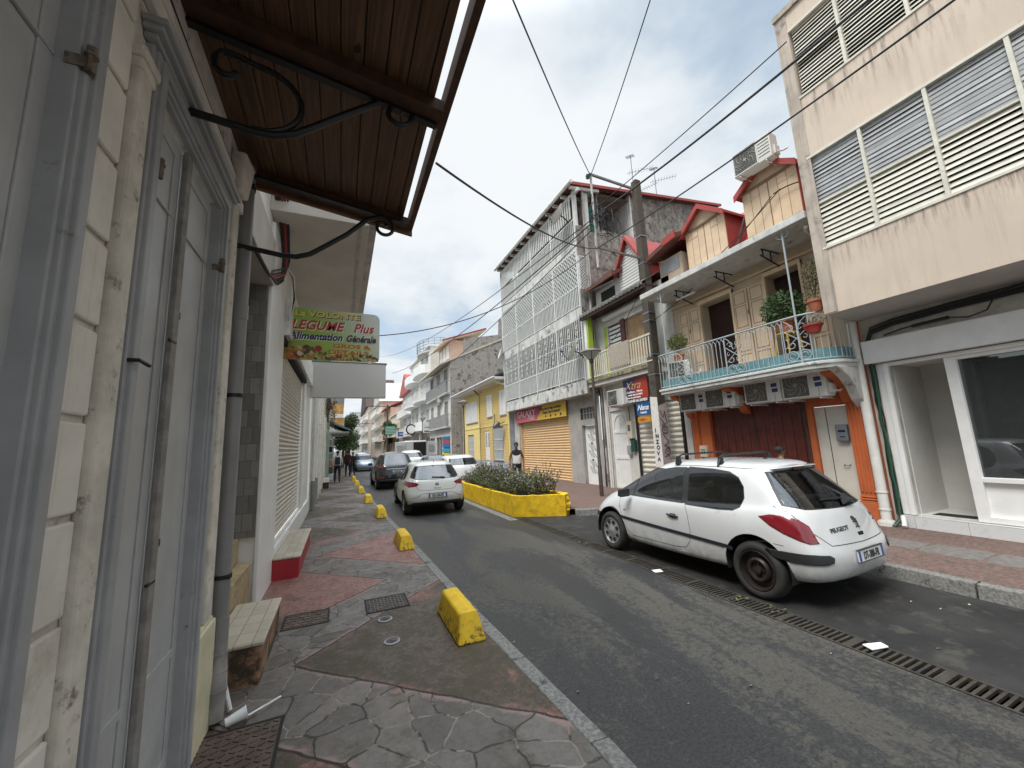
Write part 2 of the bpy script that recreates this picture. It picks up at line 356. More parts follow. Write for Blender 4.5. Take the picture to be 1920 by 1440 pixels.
def tile_fx(sz, grout, c0, c1, axes='yz', w_=.03):
    def fx(t, P, out, b):
        s3 = dict(zip('xyz', t.sep(P))); u, v = s3[axes[0]], s3[axes[1]]
        if axes == 'yz': u = t.math('ADD', u, s3['x'])
        row = t.math('FLOOR', t.math('DIVIDE', v, sz[1])); uo = t.math('ADD', t.math('DIVIDE', u, sz[0]), t.math('MULTIPLY', t.math('MODULO', row, 2.), sz[2]))
        fu = t.math('FRACT', uo); fv = t.math('FRACT', t.math('DIVIDE', v, sz[1]))
        eu = t.math('MULTIPLY', t.math('MINIMUM', fu, t.math('SUBTRACT', 1., fu)), sz[0]); ev = t.math('MULTIPLY', t.math('MINIMUM', fv, t.math('SUBTRACT', 1., fv)), sz[1])
        e = t.math('MINIMUM', eu, ev); k = t.ramp(e, w_*.04, w_*.16)
        iv = t.noise(t.comb(t.math('FLOOR', uo), row, 0.), 5.13, 1)
        c = t.mix(t.ramp(iv, .35, .65), c0, c1); c = t.mix(t.ramp(t.noise(P, 9, 5, .7), .5, .75, 0, .4), c, tuple(x*.55 for x in c0))
        t.put(b.inputs['Normal'], t.bump(k, .4, .004))
        return t.mix(k, grout, c)
    return fx
M_tile = mat('small_grey_tiles', (.2, .2, .2), .35, extra=tile_fx((.11, .2, .5), (.10, .095, .085), (.16, .15, .135), (.255, .24, .215)))
M_steptile = mat('beige_step_tiles', (.4, .35, .28), .45, extra=tile_fx((.12, .2, 0), (.20, .17, .13), (.43, .38, .30), (.52, .46, .37), 'xy'))
M_redpaint = mat('red_paint', (.36, .018, .028), .45, var=.15, vs=8)
M_stepside = mat('stained_step', (.33, .19, .11), .8, var=.3, vs=6, dirt=((.05, .035, .022), .47, 4), bump=.4, bs=30)
M_yellowst = mat('yellow_stained_render', (.42, .33, .19), .8, var=.35, vs=8, dirt=((.12, .09, .05), .56, 8))
def mould(t, P, out, b):
    x, y, z = t.sep(P); return t.mix(t.math('MULTIPLY', t.ramp(t.noise(P, 19, 6, .8), .50, .60), t.ramp(z, .13, .36, 1, 0)), t.mix(t.ramp(t.noise(P, 9, 7, .8), .62, .66), out, (.30, .27, .22)), (.035, .028, .016))
M_yellow = mat('yellow_road_paint', (.74, .47, .012), .6, var=.2, vs=5, extra=mould, dirt=((.10, .075, .03), .66, 8), bump=.3, bs=22)
M_cast = mat('cast_iron_cover', (.115, .10, .092), .55, metal=.3, var=.35, vs=14)
M_brown_cast = mat('brown_cast_cover', (.115, .082, .068), .6, metal=.2, var=.35, vs=9)
M_steel = flat('steel_cap', (.34, .36, .38), .35, .7)
M_paper = flat('white_litter', (.82, .83, .84), .6)
M_pvc = mat('white_pvc', (.72, .71, .67), .4, var=.1, vs=5, dirt=((.4, .37, .3), .66, 5))
M_cable = flat('black_cable', (.015, .015, .016), .55)
M_redcable = flat('red_conduit', (.28, .03, .025), .5)
M_conc = mat('stained_concrete', (.40, .375, .34), .9, var=.35, vs=1.6, streak=.75, dirt=((.10, .095, .085), .53, 1.5), bump=.3, bs=12)
M_concl = mat('pale_concrete', (.52, .505, .47), .9, var=.2, vs=2, streak=.4, dirt=((.24, .23, .21), .6, 3), bump=.2, bs=20)

# ---------------------------------------------------------------- ground, road, kerbs
struct(MB().quad((-1500, -1500, -.3), (1500, -1500, -.3), (1500, 1500, -.3), (-1500, 1500, -.3)).build('ground', M_ground))
KX = [(-9, 1.5), (2.1, 1.5), (4.1, 1.39), (7, 1.31), (10, 1.21), (14, 1.08), (18, .99), (24, .90), (34, .85), (44, .7), (70, .2), (120, -.6)]
def kx(y):
    for (a, p), (b, q) in zip(KX, KX[1:]):
        if y <= b: return p+(q-p)*(y-a)/(b-a)
    return KX[-1][1]
ys = [-9, 0, 2.1, 3, 4.1, 5.5, 7, 8.5, 10, 12, 14, 16, 18, 21, 24, 29, 34, 44, 56, 70, 95, 120]
mb = MB()
for a, b in zip(ys, ys[1:]): mb.quad((kx(a)-.2, a, 0), (4.03, a, 0), (4.03, b, 0), (kx(b)-.2, b, 0))
struct(mb.build('road', M_road))
mb = MB(); mb.quad((4.31, -9, 0), (6.4, -9, 0), (6.4, 9.3, 0), (4.31, 9.3, 0)); mb.quad((4.031, 9.3, 0), (6.4, 9.3, 0), (6.4, 120, 0), (4.031, 120, 0))
struct(mb.build('parking_lane', M_lane))
mb = MB()
for a, b in zip(ys, ys[1:]): mb.quad((-2.4, a, .13), (kx(a)-.14, a, .13), (kx(b)-.14, b, .13), (-2.4, b, .13))
struct(mb.build('pavement', M_pave))
mb = MB(); y = -6.
rk = random.Random(3)
while y < 60:
    L = 1.02 if y < 30 else 3; a, b = y+.006, min(y+L, 60)-.006
    if 2.7 < y < 3.4: pass
    j = rk.uniform(-.006, .006)
    mb.hexa([(kx(a)-.14, a, -.02), (kx(a), a, -.02), (kx(b), b, -.02), (kx(b)-.14, b, -.02), (kx(a)-.137, a, .134+j), (kx(a)-.012, a, .128+j), (kx(b)-.012, b, .128+j), (kx(b)-.137, b, .134+j)])
    y += L
struct(mb.build('kerb', M_kerb, bevel=.01))
# right pavement with the bulge that carries the planter
rp = [(6.42, -9), (6.42, 8.25), (5.42, 8.72), (4.12, 9.42), (4.12, 15.2), (6.42, 16.2), (6.42, 120), (16, 120), (16, -9)]
mb = MB(); mb.quad(*[(x, y, .15) for x, y in rp]); struct(mb.build('right_pavement', M_pinkpave))
mb = MB()
def kerbline(pts, w_=.15, h=.15, step=1.0):
    for (x0, y0), (x1, y1) in zip(pts, pts[1:]):
        d = Vector((x1-x0, y1-y0, 0)); L = d.length; n = max(1, round(L/step)); nn = Vector((d.y, -d.x, 0)).normalized()*w_
        for i in range(n):
            a = Vector((x0, y0, 0))+d*((i+.008)/n); b = Vector((x0, y0, 0))+d*((i+.992)/n)
            up = Vector((0, 0, h+.003)); dn = Vector((0, 0, -.02))
            mb.hexa([a+dn, a+nn+dn, b+nn+dn, b+dn, a+up-nn*.0+(nn*.12), a+nn+up, b+nn+up, b+up+(nn*.12)])
kerbline([(6.28, -6), (6.28, 8.15), (5.40, 8.56)]); kerbline([(6.28, 16.3), (6.28, 60)], step=2)
struct(mb.build('right_kerb', M_kerb, bevel=.012))
mb = MB(); mb.box(3.80, 4.02, 9.0, 15.5, -.02, .006); struct(mb.build('gutter', M_kerb))
# flagstone band and crack on the right pavement
mb = MB()
rr = random.Random(5)
for i in range(16):
    y0 = -2+i*.62; 
    mb.prism([(7.35+rr.uniform(-.04, .04), y0+rr.uniform(0, .05)), (7.9+rr.uniform(-.05, .05), y0+.02), (7.92+rr.uniform(-.05, .05), y0+.58), (7.62, y0+.6+rr.uniform(0, .04)), (7.33, y0+.57)], .14, .156, 'z')
struct(mb.build('paving_stones', mat('flagstone', (.17, .155, .14), .8, var=.3, vs=12, bump=.3), bevel=.006))

# drain grate
mb = MB(); mb.cur = 0
for x in (4.035, 4.285): mb.box(x, x+.022, -3, 9.28, -.03, .006)
y = -3.
k = 0
while y < 9.25:
    if k % 12 == 0: mb.box(4.057, 4.285, y, y+.045, -.02, .005)
    else: mb.box(4.057, 4.285, y, y+.020, -.02, .003)
    y += .048; k += 1
g = mb.build('drain_grate', mat('grate_iron', (.065, .056, .047), .7, metal=.3, var=.4, vs=7, dirt=((.06, .05, .035), .5, 5)))
tag(g, 'long rusty slotted drain grate set in the asphalt beside the parked hatchback', 'drain grate')
struct(MB().box(4.03, 4.31, -3, 9.28, -.2, -.14).build('drain_channel', M_dark))

# ---------------------------------------------------------------- left, nearest house
LX = -.8; f = LF(LX)
H = thing('masonry_house', 'near cream masonry house with tall grey double doors and a wooden canopy', 'house', (LX, 1., .13))
mb = MB()
holes = [(-1.2, 1.475, .13, 3.75, .12), (1.94, 2.96, .13, 3.55, .1)]
f.wall(mb, -4, 3.44, -.1, 6.6, holes)
mb.box(LX-3, LX, 3.436, 3.44, -.1, 6.6); mb.box(LX-3, LX-.14, -4, -3.9, -.1, 6.6)
mb.build('wall', M_plaster2, H)
# stone courses between the two doors and at the end
mb = MB(); zs = [.13+.3135*i for i in range(0, 13)]
def courses(u0, u1, z0, z1, d=.018, cut=.03):
    for a, b in zip(zs, zs[1:]):
        if b <= z0 or a >= z1: continue
        lo, hi = max(a, z0), min(b, z1)
        if hi-lo > .06: f.box(mb, u0, u1, lo+.012, hi-.012, -.002, d)
courses(1.575, 1.76, .13, 4.0)
o = mb.build('stone_courses', M_plaster, H, bevel=.009)
mb = MB(); courses(3.07, 3.19, .82, 3.9, .02); mb.build('stone_courses', M_plaster, H, bevel=.009)
mb = MB(); f.box(mb, 1.765, 1.87, .13, 3.45, 0, .045); f.box(mb, 1.745, 1.895, 3.45, 3.50, 0, .06); f.box(mb, 1.755, 1.88, 3.40, 3.45, 0, .052); mb.build('pilaster', M_plaster2, H, bevel=.012); mb = MB(); f.box(mb, 3.20, 3.35, .82, 4.15, 0, .035)
mb.build('pilaster', M_plaster2, H, bevel=.012)
mb = MB(); f.box(mb, 3.065, 3.40, .1, .80, -.004, .05); f.box(mb, 3.065, 3.39, .80, .82, 0, .035)
mb.build('plinth', M_creambase, H, bevel=.012)
mb = MB(); f.box(mb, 1.6, 3.44, 3.77, 3.86, 0, .04); f.box(mb, 1.6, 3.44, 3.90, 3.96, 0, .035)
mb.build('lintel_band', M_plaster, H, bevel=.008)
def moulding(mb, u0, u1, v0, v1, wd, layers=((0, 1, .02), (.12, .88, .035), (.3, .7, .05)), top=True):
    # stepped frame standing proud round an opening
    for a, b, d in layers:
        f.box(mb, u0+wd*a, u0+wd*b, v0, v1-(wd*a if top else 0), -.04+.002*d, d+.01); f.box(mb, u1-wd*b, u1-wd*a, v0, v1-(wd*a if top else 0), -.04+.002*d, d+.01)
        if top: f.box(mb, u0+wd*a+.003, u1-wd*a-.003, v1-wd*b, v1-wd*a, 0, d+.012)
for (u0, u1, v1, um, nm) in ((1.875, 3.055, 3.63, 2.42, 'b'), (-1.28, 1.57, 3.86, .1, 'a')):
    D = MB(); wd = .115
    moulding(D, u0, u1, .13, v1, wd)
    if nm == 'b':
        for k, (h_, e_) in enumerate(((0, .0), (.028, .02), (.052, .035))): f.box(D, u0-.03-e_, u1+.03+e_, v1+h_+.001, v1+h_+.027, .003, .05+e_*1.2)
    dr = D.build('door', M_greyframe, H, bevel=.005)
    if nm == 'b': dr['label'] = 'tall grey double door with raised panels'
    else: dr['label'] = 'nearest grey door with iron latch'
    lv = []
    for (a, b) in ((u0+wd-.019, um-.012), (um+.012, u1-wd+.019)):
        L = MB(); f.box(L, a, b, .15, v1-wd, -.09, -.035)
        st = .075
        f.box(L, a, a+st, .15, v1-wd, -.035, -.027); f.box(L, b-st, b, .15, v1-wd, -.035, -.027)
        for (c, d_) in ((.15, .30), (.80, .84), (v1-wd-.08, v1-wd)): f.box(L, a+st, b-st, c, d_, -.035, -.027)
        f.box(L, a+.02, b-.02, 3.095, 3.105, -.034, -.022); f.box(L, a+st+.03, b-st-.03, .88, 3.06, -.035, -.030)
        lf = L.build('leaf', M_grey, dr, bevel=.004); lv.append(lf)
    Q = MB(); f.box(Q, um-.02, um+.045, .15, v1-wd, -.015, .008); Q.build('cover_strip', mat('worn_strip', (.27, .255, .235), .7, var=.3, vs=12, dirt=((.5, .45, .4), .66, 14)), dr, bevel=.004)
    for z in (.80, 1.75, 2.35, 3.12):
        for u in (u0+wd*.9, u1-wd*.9):
            if (nm == 'a' and (z != 3.12 or u < 1)) or (nm == 'b' and (z not in (.80, 3.12, 2.35) or (u < 3 and z != 3.12) or (u > 3 and z == 3.12))): continue
            h = MB(); h.tube([f.p(u, z-.045, .052), f.p(u, z+.045, .052)], .014, 8); h.tube([f.p(u, z+.012, .052), f.p(u, z+.02, .052)], .018, 8); f.box(h, u-.018, u+.018, z-.04, z-.002, .0, .048)
            h.build('hinge', mat('rusty_hinge', (.20, .17, .14), .8, var=.4, vs=25, dirt=((.10, .05, .03), .5, 30)), dr)
    if nm == 'a':
        h = MB(); h.tube([f.p(1.30, 1.62, .0), f.p(1.30, 1.62, .045), f.p(1.34, 1.40, .045), f.p(1.34, 1.40, 0)], .007, 6); h.tube([f.p(1.28, 1.62, .03), f.p(1.40, 1.66, .035)], .006, 6); f.box(h, 1.27, 1.33, 1.58, 1.66, -.02, .006)
        h.build('latch', M_iron, dr)
    else:
        h = MB(); h.tube([f.p(1.90, 2.25, .02), f.p(1.90, 2.25, .08), f.p(1.96, 2.24, .09)], .008, 6); h.build('door_hook', M_iron, dr)
        for z in (1.45, 2.6): h = MB(); f.box(h, um+.06, um+.09, z, z+.035, -.02, -.002); h.build('keyhole', M_iron, dr); h = MB(); f.box(h, um-.05, um+.03, z-.15, z-.14, 0, .012); h.build('bolt', M_iron, dr)
# electric junction box on the wall under the canopy
b = MB(); b.hexa([f.p(3.18, 3.84, 0), f.p(3.35, 3.84, 0), f.p(3.35, 3.84, .09), f.p(3.18, 3.84, .07), f.p(3.16, 4.14, 0), f.p(3.38, 4.14, 0), f.p(3.38, 4.14, .12), f.p(3.16, 4.14, .10)])
b.build('wall_bracket', M_plaster2, H, bevel=.02)
c = MB(); c.tube([f.p(1.2, 4.02, .02), f.p(1.6, 3.99, .025), f.p(2.4, 3.98, .02), f.p(3.2, 3.95, .03), f.p(3.55, 3.9, .02), f.p(3.62, 3.4, .015)], .009, 6)
tag(c.build('wall_cable', M_cable, None), 'thin black cable stapled along the wall under the wooden canopy', 'cable')

# canopy
def cz(x): return 4.26-(x-LX)*.145        # underside of the planks
CAN = thing('wooden_canopy', 'dark varnished plank canopy over the pavement on scrolled black iron brackets', 'canopy', (LX, 2, 4.2))
mb = MB(); x = LX; 
while x < .49:
    x1 = min(x+.122, .50); mb.hexa([(x, -3, cz(x)), (x1, -3, cz(x1)), (x1, 3.62, cz(x1)), (x, 3.62, cz(x)), (x, -3, cz(x)+.022), (x1, -3, cz(x1)+.022), (x1, 3.62, cz(x1)+.022), (x, 3.62, cz(x)+.022)]); x += .125
mb.build('boarding', M_plank, CAN, bevel=.004)
mb = MB(); mb.hexa([(LX, -3, cz(LX)+.05), (.5, -3, cz(.5)+.05), (.5, 3.66, cz(.5)+.05), (LX, 3.66, cz(LX)+.05), (LX, -3, cz(LX)+.07), (.5, -3, cz(.5)+.07), (.5, 3.66, cz(.5)+.07), (LX, 3.66, cz(LX)+.07)])
mb.build('roof_sheet', flat('canopy_sheet', (.16, .10, .07), .6), CAN)
mb = MB(); mb.box(.555, .60, -3, 3.70, cz(.55)-.06, cz(.55)+.075); mb.build('fascia', M_beam, CAN, bevel=.004)
for y0, y1, h_ in ((2.12, 2.27, .085), (3.50, 3.62, .07), (.3, .45, .085), (-1.5, -1.35, .085)):
    mb = MB(); mb.hexa([(LX, y0, cz(LX)-h_), (.56, y0, cz(.56)-h_), (.56, y1, cz(.56)-h_), (LX, y1, cz(LX)-h_), (LX, y0, cz(LX)-.001), (.56, y0, cz(.56)-.001), (.56, y1, cz(.56)-.001), (LX, y1, cz(LX)-.001)])
    mb.build('beam', M_beam, CAN, bevel=.004)
mb = MB(); mb.hexa([(LX, 3.62, cz(LX)-.10), (.60, 3.62, cz(.6)-.10), (.60, 3.655, cz(.6)-.10), (LX, 3.655, cz(LX)-.10), (LX, 3.62, cz(LX)+.07), (.60, 3.62, cz(.6)+.07), (.60, 3.655, cz(.6)+.07), (LX, 3.655, cz(LX)+.07)])
mb.build('edge_board', mat('end_board', (.20, .10, .05), .6, var=.3, vs=6), CAN)
for yb, big in ((2.235, 1), (3.46, 0), (.42, 1)):
    z0 = cz(LX)-.62 if big else cz(LX)-.74
    B = MB(); B.bar((LX, yb, cz(LX)-.10), (.53, yb, cz(.53)-.10), .045, .02)
    dn = [(LX-.02, yb, z0), (LX+.15, yb, z0-.015), (LX+.32, yb, z0-.035), (LX+.42, yb, z0-.03), (LX+.52, yb, z0+.01), (LX+.62, yb, z0+.09), (LX+.80, yb, z0+.24), (LX+.98, yb, z0+.385), (LX+1.02, yb, z0+.415)]
    if not big: dn = [(p[0]*1., p[1], p[2]+.0) for p in dn[:-2]]+[(LX+.97, yb, z0+.42), (LX+1.05, yb, cz(.25)-.13)]
    B.tube(dn, .021, 10)
    ex = dn[-1]
    B.tube([ex]+spiral((ex[0]+.065, yb, ex[2]-.085), .10, .035, R(105), R(-330), 26, 'xz'), .016, 8)
    if big:
        B.tube([(LX+.32, yb, z0-.02)]+[(LX+.32+.23*math.sin(a), yb, z0+.175-.20*math.cos(a)) for a in [R(20+12*i) for i in range(14)]]+[(LX+.22, yb, z0+.405), (LX+.16, yb, z0+.40)]+spiral((LX+.20, yb, z0+.32), .085, .04, R(120), R(330), 12, 'xz'), .017, 8)
    B.build('scroll_bracket', M_iron, CAN, smooth=True)

# downpipe with swan-neck shoe
px, py = -.752, 3.50
DP = thing('downpipe', 'dark grey plastic downpipe at the corner of the masonry house, bent at its foot', 'drainpipe', (px, py, .13))
mb = MB(); mb.tube([(px, py, .62), (px, py, 2.3), (px, py, 4.45), (px-.05, py+.02, 4.9)], .05, 16); mb.tube([(px, py, .60), (px, py, .76)], .057, 16); mb.tube([(px, py, 2.92), (px, py, 3.04)], .056, 16)
mb.build('pipe', M_pipe, DP, smooth=True)
mb = MB(); pts = [(px, py, .66), (px, py, .56), (px+.008, py-.03, .47), (px+.02, py-.07, .38), (px+.022, py-.08, .30), (px+.015, py-.08, .16)]
mb.tube(pts, .056, 16)
for p in ((px+.002, py-.012, .53), (px+.012, py-.048, .43), (px+.022, py-.078, .33)): mb.tube([(p[0], p[1], p[2]-.012), (p[0], p[1], p[2]+.012)], .061, 16)
mb.build('shoe', mat('weathered_pipe', (.28, .265, .25), .6, var=.25, vs=9), DP, smooth=True)
for z in (1.03, 2.32, 4.05):
    mb = MB(); mb.tube([(px, py, z-.014), (px, py, z+.014)], .056, 16); mb.bar((px-.05, py-.02, z), (LX-.01, py-.06, z), .02, .026); mb.bar((px+.03, py-.055, z), (px+.055, py-.07, z), .012, .02); mb.build('clamp', M_iron, DP)
mb = MB(); mb.tube([(-.73, 3.575, .75), (-.725, 3.575, .5), (-.71, 3.55, .3), (-.66, 3.5, .15)], .014, 8); tag(mb.build('conduit', M_pvc, smooth=True), 'thin white conduit at the foot of the dark grey downpipe', 'conduit')

# left step bench (near) and red step
def stepbench(name, label, x0, x1, y0, y1, z1, side, front_in=.03):
    S = thing(name, label, 'step', ((x0+x1)/2, (y0+y1)/2, .13))
    a = MB(); a.hexa([(x0, y0, .1), (x1-.01, y0, .1), (x1-.01, y1, .1), (x0, y1, .1), (x0, y0-.01, z1-.03), (x1, y0-.01, z1-.03), (x1, y1, z1-.03), (x0, y1, z1-.03)]); a.build('base', side, S, bevel=.02, segs=3)
    a = MB(); a.box(x0, x1+.012, y0-.02, y1, z1-.029, z1); a.build('tread', M_steptile, S, bevel=.01, segs=3)
stepbench('door_step', 'tiled beige step with dirty brown sides beside the dark downpipe', -.9, -.53, 3.80, 4.78, .44, M_stepside)
stepbench('shop_step', 'long step with beige tiles on top and bright red sides below the roller shutter', -.9, -.51, 6.55, 8.7, .43, M_redpaint)

# ---------------------------------------------------------------- left, shop with roller shutter
LX2 = -.9; f2 = LF(LX2)
S2 = thing('shop_building', 'white shop building with closed cream roller shutter and a deep projecting slab', 'shop', (LX2, 8, .13))
mb = MB(); f2.wall(mb, 3.45, 13.2, -.1, 7.2, [(3.62, 5.52, .13, 4.3, .35), (6.75, 10.85, .55, 3.62, .12)])
mb.box(LX2-3, LX2-.001, 3.45, 3.46, -.1, 7.2); mb.build('wall', M_white, S2)
mb = MB(); f2.box(mb, 5.50, 6.70, .1, 4.9, 0, .05); f2.box(mb, 6.70, 13.1, .1, .52, 0, .045); f2.box(mb, 10.9, 11.5, .52, 4.2, 0, .03); mb.build('pilaster', M_whitep, S2, bevel=.012)
mb = MB(); mb.box(LX2-.36, LX2-.34, 3.6, 5.52, .93, 4.3); mb.box(LX2-.34, LX2-.0, 5.49, 5.515, .93, 4.3); mb.build('tiled_panel', M_tile, S2)
mb = MB(); mb.box(LX2-.36, LX2-.02, 3.72, 5.50, .13, .66); mb.box(LX2-.36, LX2-.15, 3.72, 5.505, .66, .93); mb.build('threshold', M_yellowst, S2, bevel=.01)
mb = MB(); f2.box(mb, 3.72, 5.5, 4.0, 4.6, -.3, .06); mb.build('shutter_housing', mat('greybeige_panel', (.42, .39, .35), .7, var=.1), S2, bevel=.01)
roller(f2, 6.76, 10.84, .56, 3.60, -.05, 'roller_shutter', M_creamsh, S2, pitch=.078, amp=.014)
mb = MB(); f2.box(mb, 6.72, 10.9, 3.60, 3.68, -.06, .06); mb.build('shutter_rail', M_dark, S2)
mb = MB(); f2.box(mb, 6.72, 12.2, 3.70, 4.3, 0, .12); mb.build('signboard', M_whitep, S2, bevel=.01)
mb = MB(); mb.box(LX2, .30, 5.35, 9.6, 4.98, 5.14); mb.box(LX2, .34, 5.35, 9.6, 5.14, 5.55); mb.build('projecting_slab', mat('slab_soffit', (.56, .53, .48), .85, var=.1, vs=1.2), S2, bevel=.01)
mb = MB(); mb.box(.30, .40, 5.3, 9.7, 5.0, 5.9); mb.box(.16, .20, 5.36, 9.6, 4.968, 4.981); mb.build('slab_edge', M_concl, S2)
# cables and red conduit under the slab
cb = thing('cable_bundle', 'black and red cables bundled down the white shop wall below the slab', 'cables', (LX2, 5.4, 4))
for i, (r, mt) in enumerate(((.022, M_cable), (.016, M_cable), (.018, M_redcable), (.012, M_cable), (.012, M_cable))):
    o = .035*i; mb = MB()
    mb.tube([(LX2+.05+o, 4.6, 5.9), (LX2+.06+o, 5.2, 5.2), (LX2+.08+o*.6, 5.75, 4.95), (LX2+.09+o*.5, 6.0, 4.6), (LX2+.08+o*.4, 6.02, 4.3+.05*i), (LX2+.07, 5.7-.1*i, 4.12), (LX2+.05, 5.2, 4.02), (LX2+.03, 4.5, 4.0)], r, 8)
    mb.build('cable', mt, cb, smooth=True)
for i in range(5):
    mb = MB(); r2 = random.Random(i+60); p0 = Vector((LX2+.12, 6.1, 4.55)); mb.tube([p0, p0+Vector((.05+.03*r2.random(), .15+.1*r2.random(), -.08)), p0+Vector((.02+.06*r2.random(), .35, -.3-.1*r2.random())), p0+Vector((-.02, .6+.2*r2.random(), -.25-.5*r2.random()))], .010, 6); mb.build('cable', M_cable if i % 2 else M_pvc, cb, smooth=True)

# signs across the pavement
SG = thing('shop_sign', 'green grocery sign with red and blue lettering and a strip of painted vegetables', 'sign', (-.2, 7.1, 3.4))
def sign_fx(t, P, out, b):
    x, y, z = t.sep(P)
    a = t.math('ADD', t.math('MULTIPLY', t.math('ADD', x, .9), .55), t.math('MULTIPLY', t.math('SUBTRACT', z, 3.4), .35)); a = t.math('ADD', a, t.math('MULTIPLY', t.math('SUBTRACT', t.noise(P, 3, 3), .5), .3))
    c = t.mix(t.ramp(a, .05, .5), (.25, .32, .05), (.30, .47, .07)); c = t.mix(t.ramp(a, .45, 1.05), c, (.62, .64, .60))
    return c
mb = MB(); 
pl = [(-.92, 3.40), (.50, 3.40)]+[(.50+.09*math.sin(R(a)), 3.49-.09*math.cos(R(a))) for a in range(10, 90, 16)]+[(.59, 4.17)]+[(.48+.11*math.cos(R(a)), 4.17+.11*math.sin(R(a))) for a in range(10, 91, 16)]+[(-.92, 4.29)]
mb.prism(pl, 7.10, 7.13, 'y'); mb.build('panel', mat('sign_green', (.3, .4, .1), .45, extra=sign_fx), SG)
Q = [((.86, .84, .80)), (.74, .60, .20), (.42, .035, .025), (.02, .035, .10), (.45, .12, .03), (.025, .02, .02)]
mw, mgold, mred, mblue, mor, mblk = [flat('ink%d' % i, c, .5) for i, c in enumerate(Q)]
XD, UD = (1, 0, 0), (0, 0, 1)
for (s, body, mt, mo, size, x, z, sh, sx, bd) in (('lettering', 'La VOLONTE', mgold, mblk, .135, -.76, 4.155, 0, 1.30, .005), ('lettering', 'LEGUME', mred, mw, .225, -.82, 3.925, .3, .95, .006), ('lettering', 'Plus', mred, mw, .225, .15, 3.925, .3, .90, .005), ('lettering', 'Alimentation', mblue, mw, .175, -.83, 3.75, .25, .88, .006), ('lettering', 'Générale', mblue, mgold, .165, .03, 3.75, .25, .80, .006), ('lettering', 'GROS &', mor, mgold, .10, -.17, 3.625, 0, 1.7, .003), ('lettering', 'DETAILS', mor, mgold, .10, -.24, 3.515, 0, 1.75, .003)):
    text('outline', body, mo, size, (x+.008, 7.10, z-.008), XD, UD, SG, off=.002, bold=bd+.003, shear=sh, sx=sx)
    text(s, body, mt, size, (x, 7.10, z), XD, UD, SG, off=.005, bold=bd, shear=sh, sx=sx)
rv = random.Random(11); vc = [flat('veg%d' % i, c, .5) for i, c in enumerate([(.45, .10, .03), (.30, .03, .03), (.06, .13, .03), (.50, .33, .10), (.55, .42, .22), (.03, .06, .02), (.40, .20, .05), (.6, .52, .38)])]
mb = MB()
for i in range(150):
    t_ = rv.random(); x = -.88+1.44*t_; top = .20 if t_ < .35 else .10
    z = 3.425+rv.random()**1.4*top; a = rv.uniform(.012, .045)*(1.3 if t_ < .35 else .85); b_ = a*rv.uniform(.4, 1); th = rv.uniform(0, 3.14); mb.cur = rv.randrange(8) if t_ > .12 else rv.choice([0, 0, 6, 3, 1])
    pts = [(x+a*math.cos(q)*math.cos(th)-b_*math.sin(q)*math.sin(th), 7.096-.00008*i*.3, max(3.405, z+a*math.cos(q)*math.sin(th)+b_*math.sin(q)*math.cos(th))) for q in [R(30*k) for k in range(12)]]
    mb.add(pts, [tuple(range(12))])
mb.build('vegetable_artwork', vc, SG, recalc=False)
mb = MB(); mb.box(-.95, -.925, 7.09, 7.15, 3.34, 4.33); [mb.tube([(-.94, 7.085, z), (-.94, 7.16, z)], .012, 6) for z in (3.45, 3.85, 4.22)]; mb.build('frame', mat('sign_post', (.45, .42, .38), .6), SG)
S3 = thing('blank_sign', 'blank grey-white sign box hanging beyond the green grocery sign', 'sign', (.1, 12.2, 3.4))
mb = MB(); mb.box(-.86, 1.20, 12.15, 12.35, 3.40, 4.44); mb.build('box', mat('sign_grey', (.50, .49, .47), .5, var=.05, vs=.8), S3, bevel=.012)
mb = MB(); mb.box(-.88, 1.23, 12.14, 12.36, 4.44, 4.47); mb.build('top_rail', flat('sign_rail', (.12, .12, .12), .5), S3)
mb = MB(); mb.tube([(.42, 7.14, 3.385), (.42, 7.0, 3.37)], .026, 12); mb.tube([(.42, 7.13, 3.42), (.42, 7.13, 3.38)], .012, 8); tag(mb.build('security_camera', M_whitep, smooth=True), 'small white camera fixed under the green grocery sign', 'camera')

# ---------------------------------------------------------------- covers and small things on the left pavement
def manhole(name, label, x0, x1, y0, y1, z, mt, nx, ny, frame=True):
    T = thing(name, label, 'cover', ((x0+x1)/2, (y0+y1)/2, z))
    if frame:
        a = MB(); e = .02; a.box(x0-e, x0, y0-e, y1+e, z-.01, z+.006); a.box(x1, x1+e, y0-e, y1+e, z-.01, z+.006); a.box(x0, x1, y0-e, y0, z-.01, z+.006); a.box(x0, x1, y1, y1+e, z-.01, z+.006); a.build('frame', M_dark, T)
    a = MB(); a.box(x0, x1, y0, y1, z-.01, z+.004)
    dx, dy = (x1-x0)/nx, (y1-y0)/ny
    for i in range(nx):
        for j in range(ny):
            cx, cy = x0+dx*(i+.5), y0+dy*(j+.5); s_ = 1 if (i+j) % 2 else -1
            a.bar((cx-dx*.32, cy-dy*.2*s_, z+.006), (cx+dx*.32, cy+dy*.2*s_, z+.006), dy*.24, .006)
    a.build('plate', mt, T)
manhole('manhole_cover', 'large brown patterned cover in the pavement below the downpipe', -.78, -.33, 2.35, 3.28, .13, M_brown_cast, 9, 19)
manhole('utility_cover', 'small grey checkered cover set in the flagstones left of the nearest yellow block', .30, .72, 4.74, 5.12, .131, M_cast, 11, 10)
manhole('drain_cover', 'narrow dark cover sunk in the pavement beside the tiled step', -.50, -.10, 4.75, 5.10, .129, M_brown_cast, 10, 5)
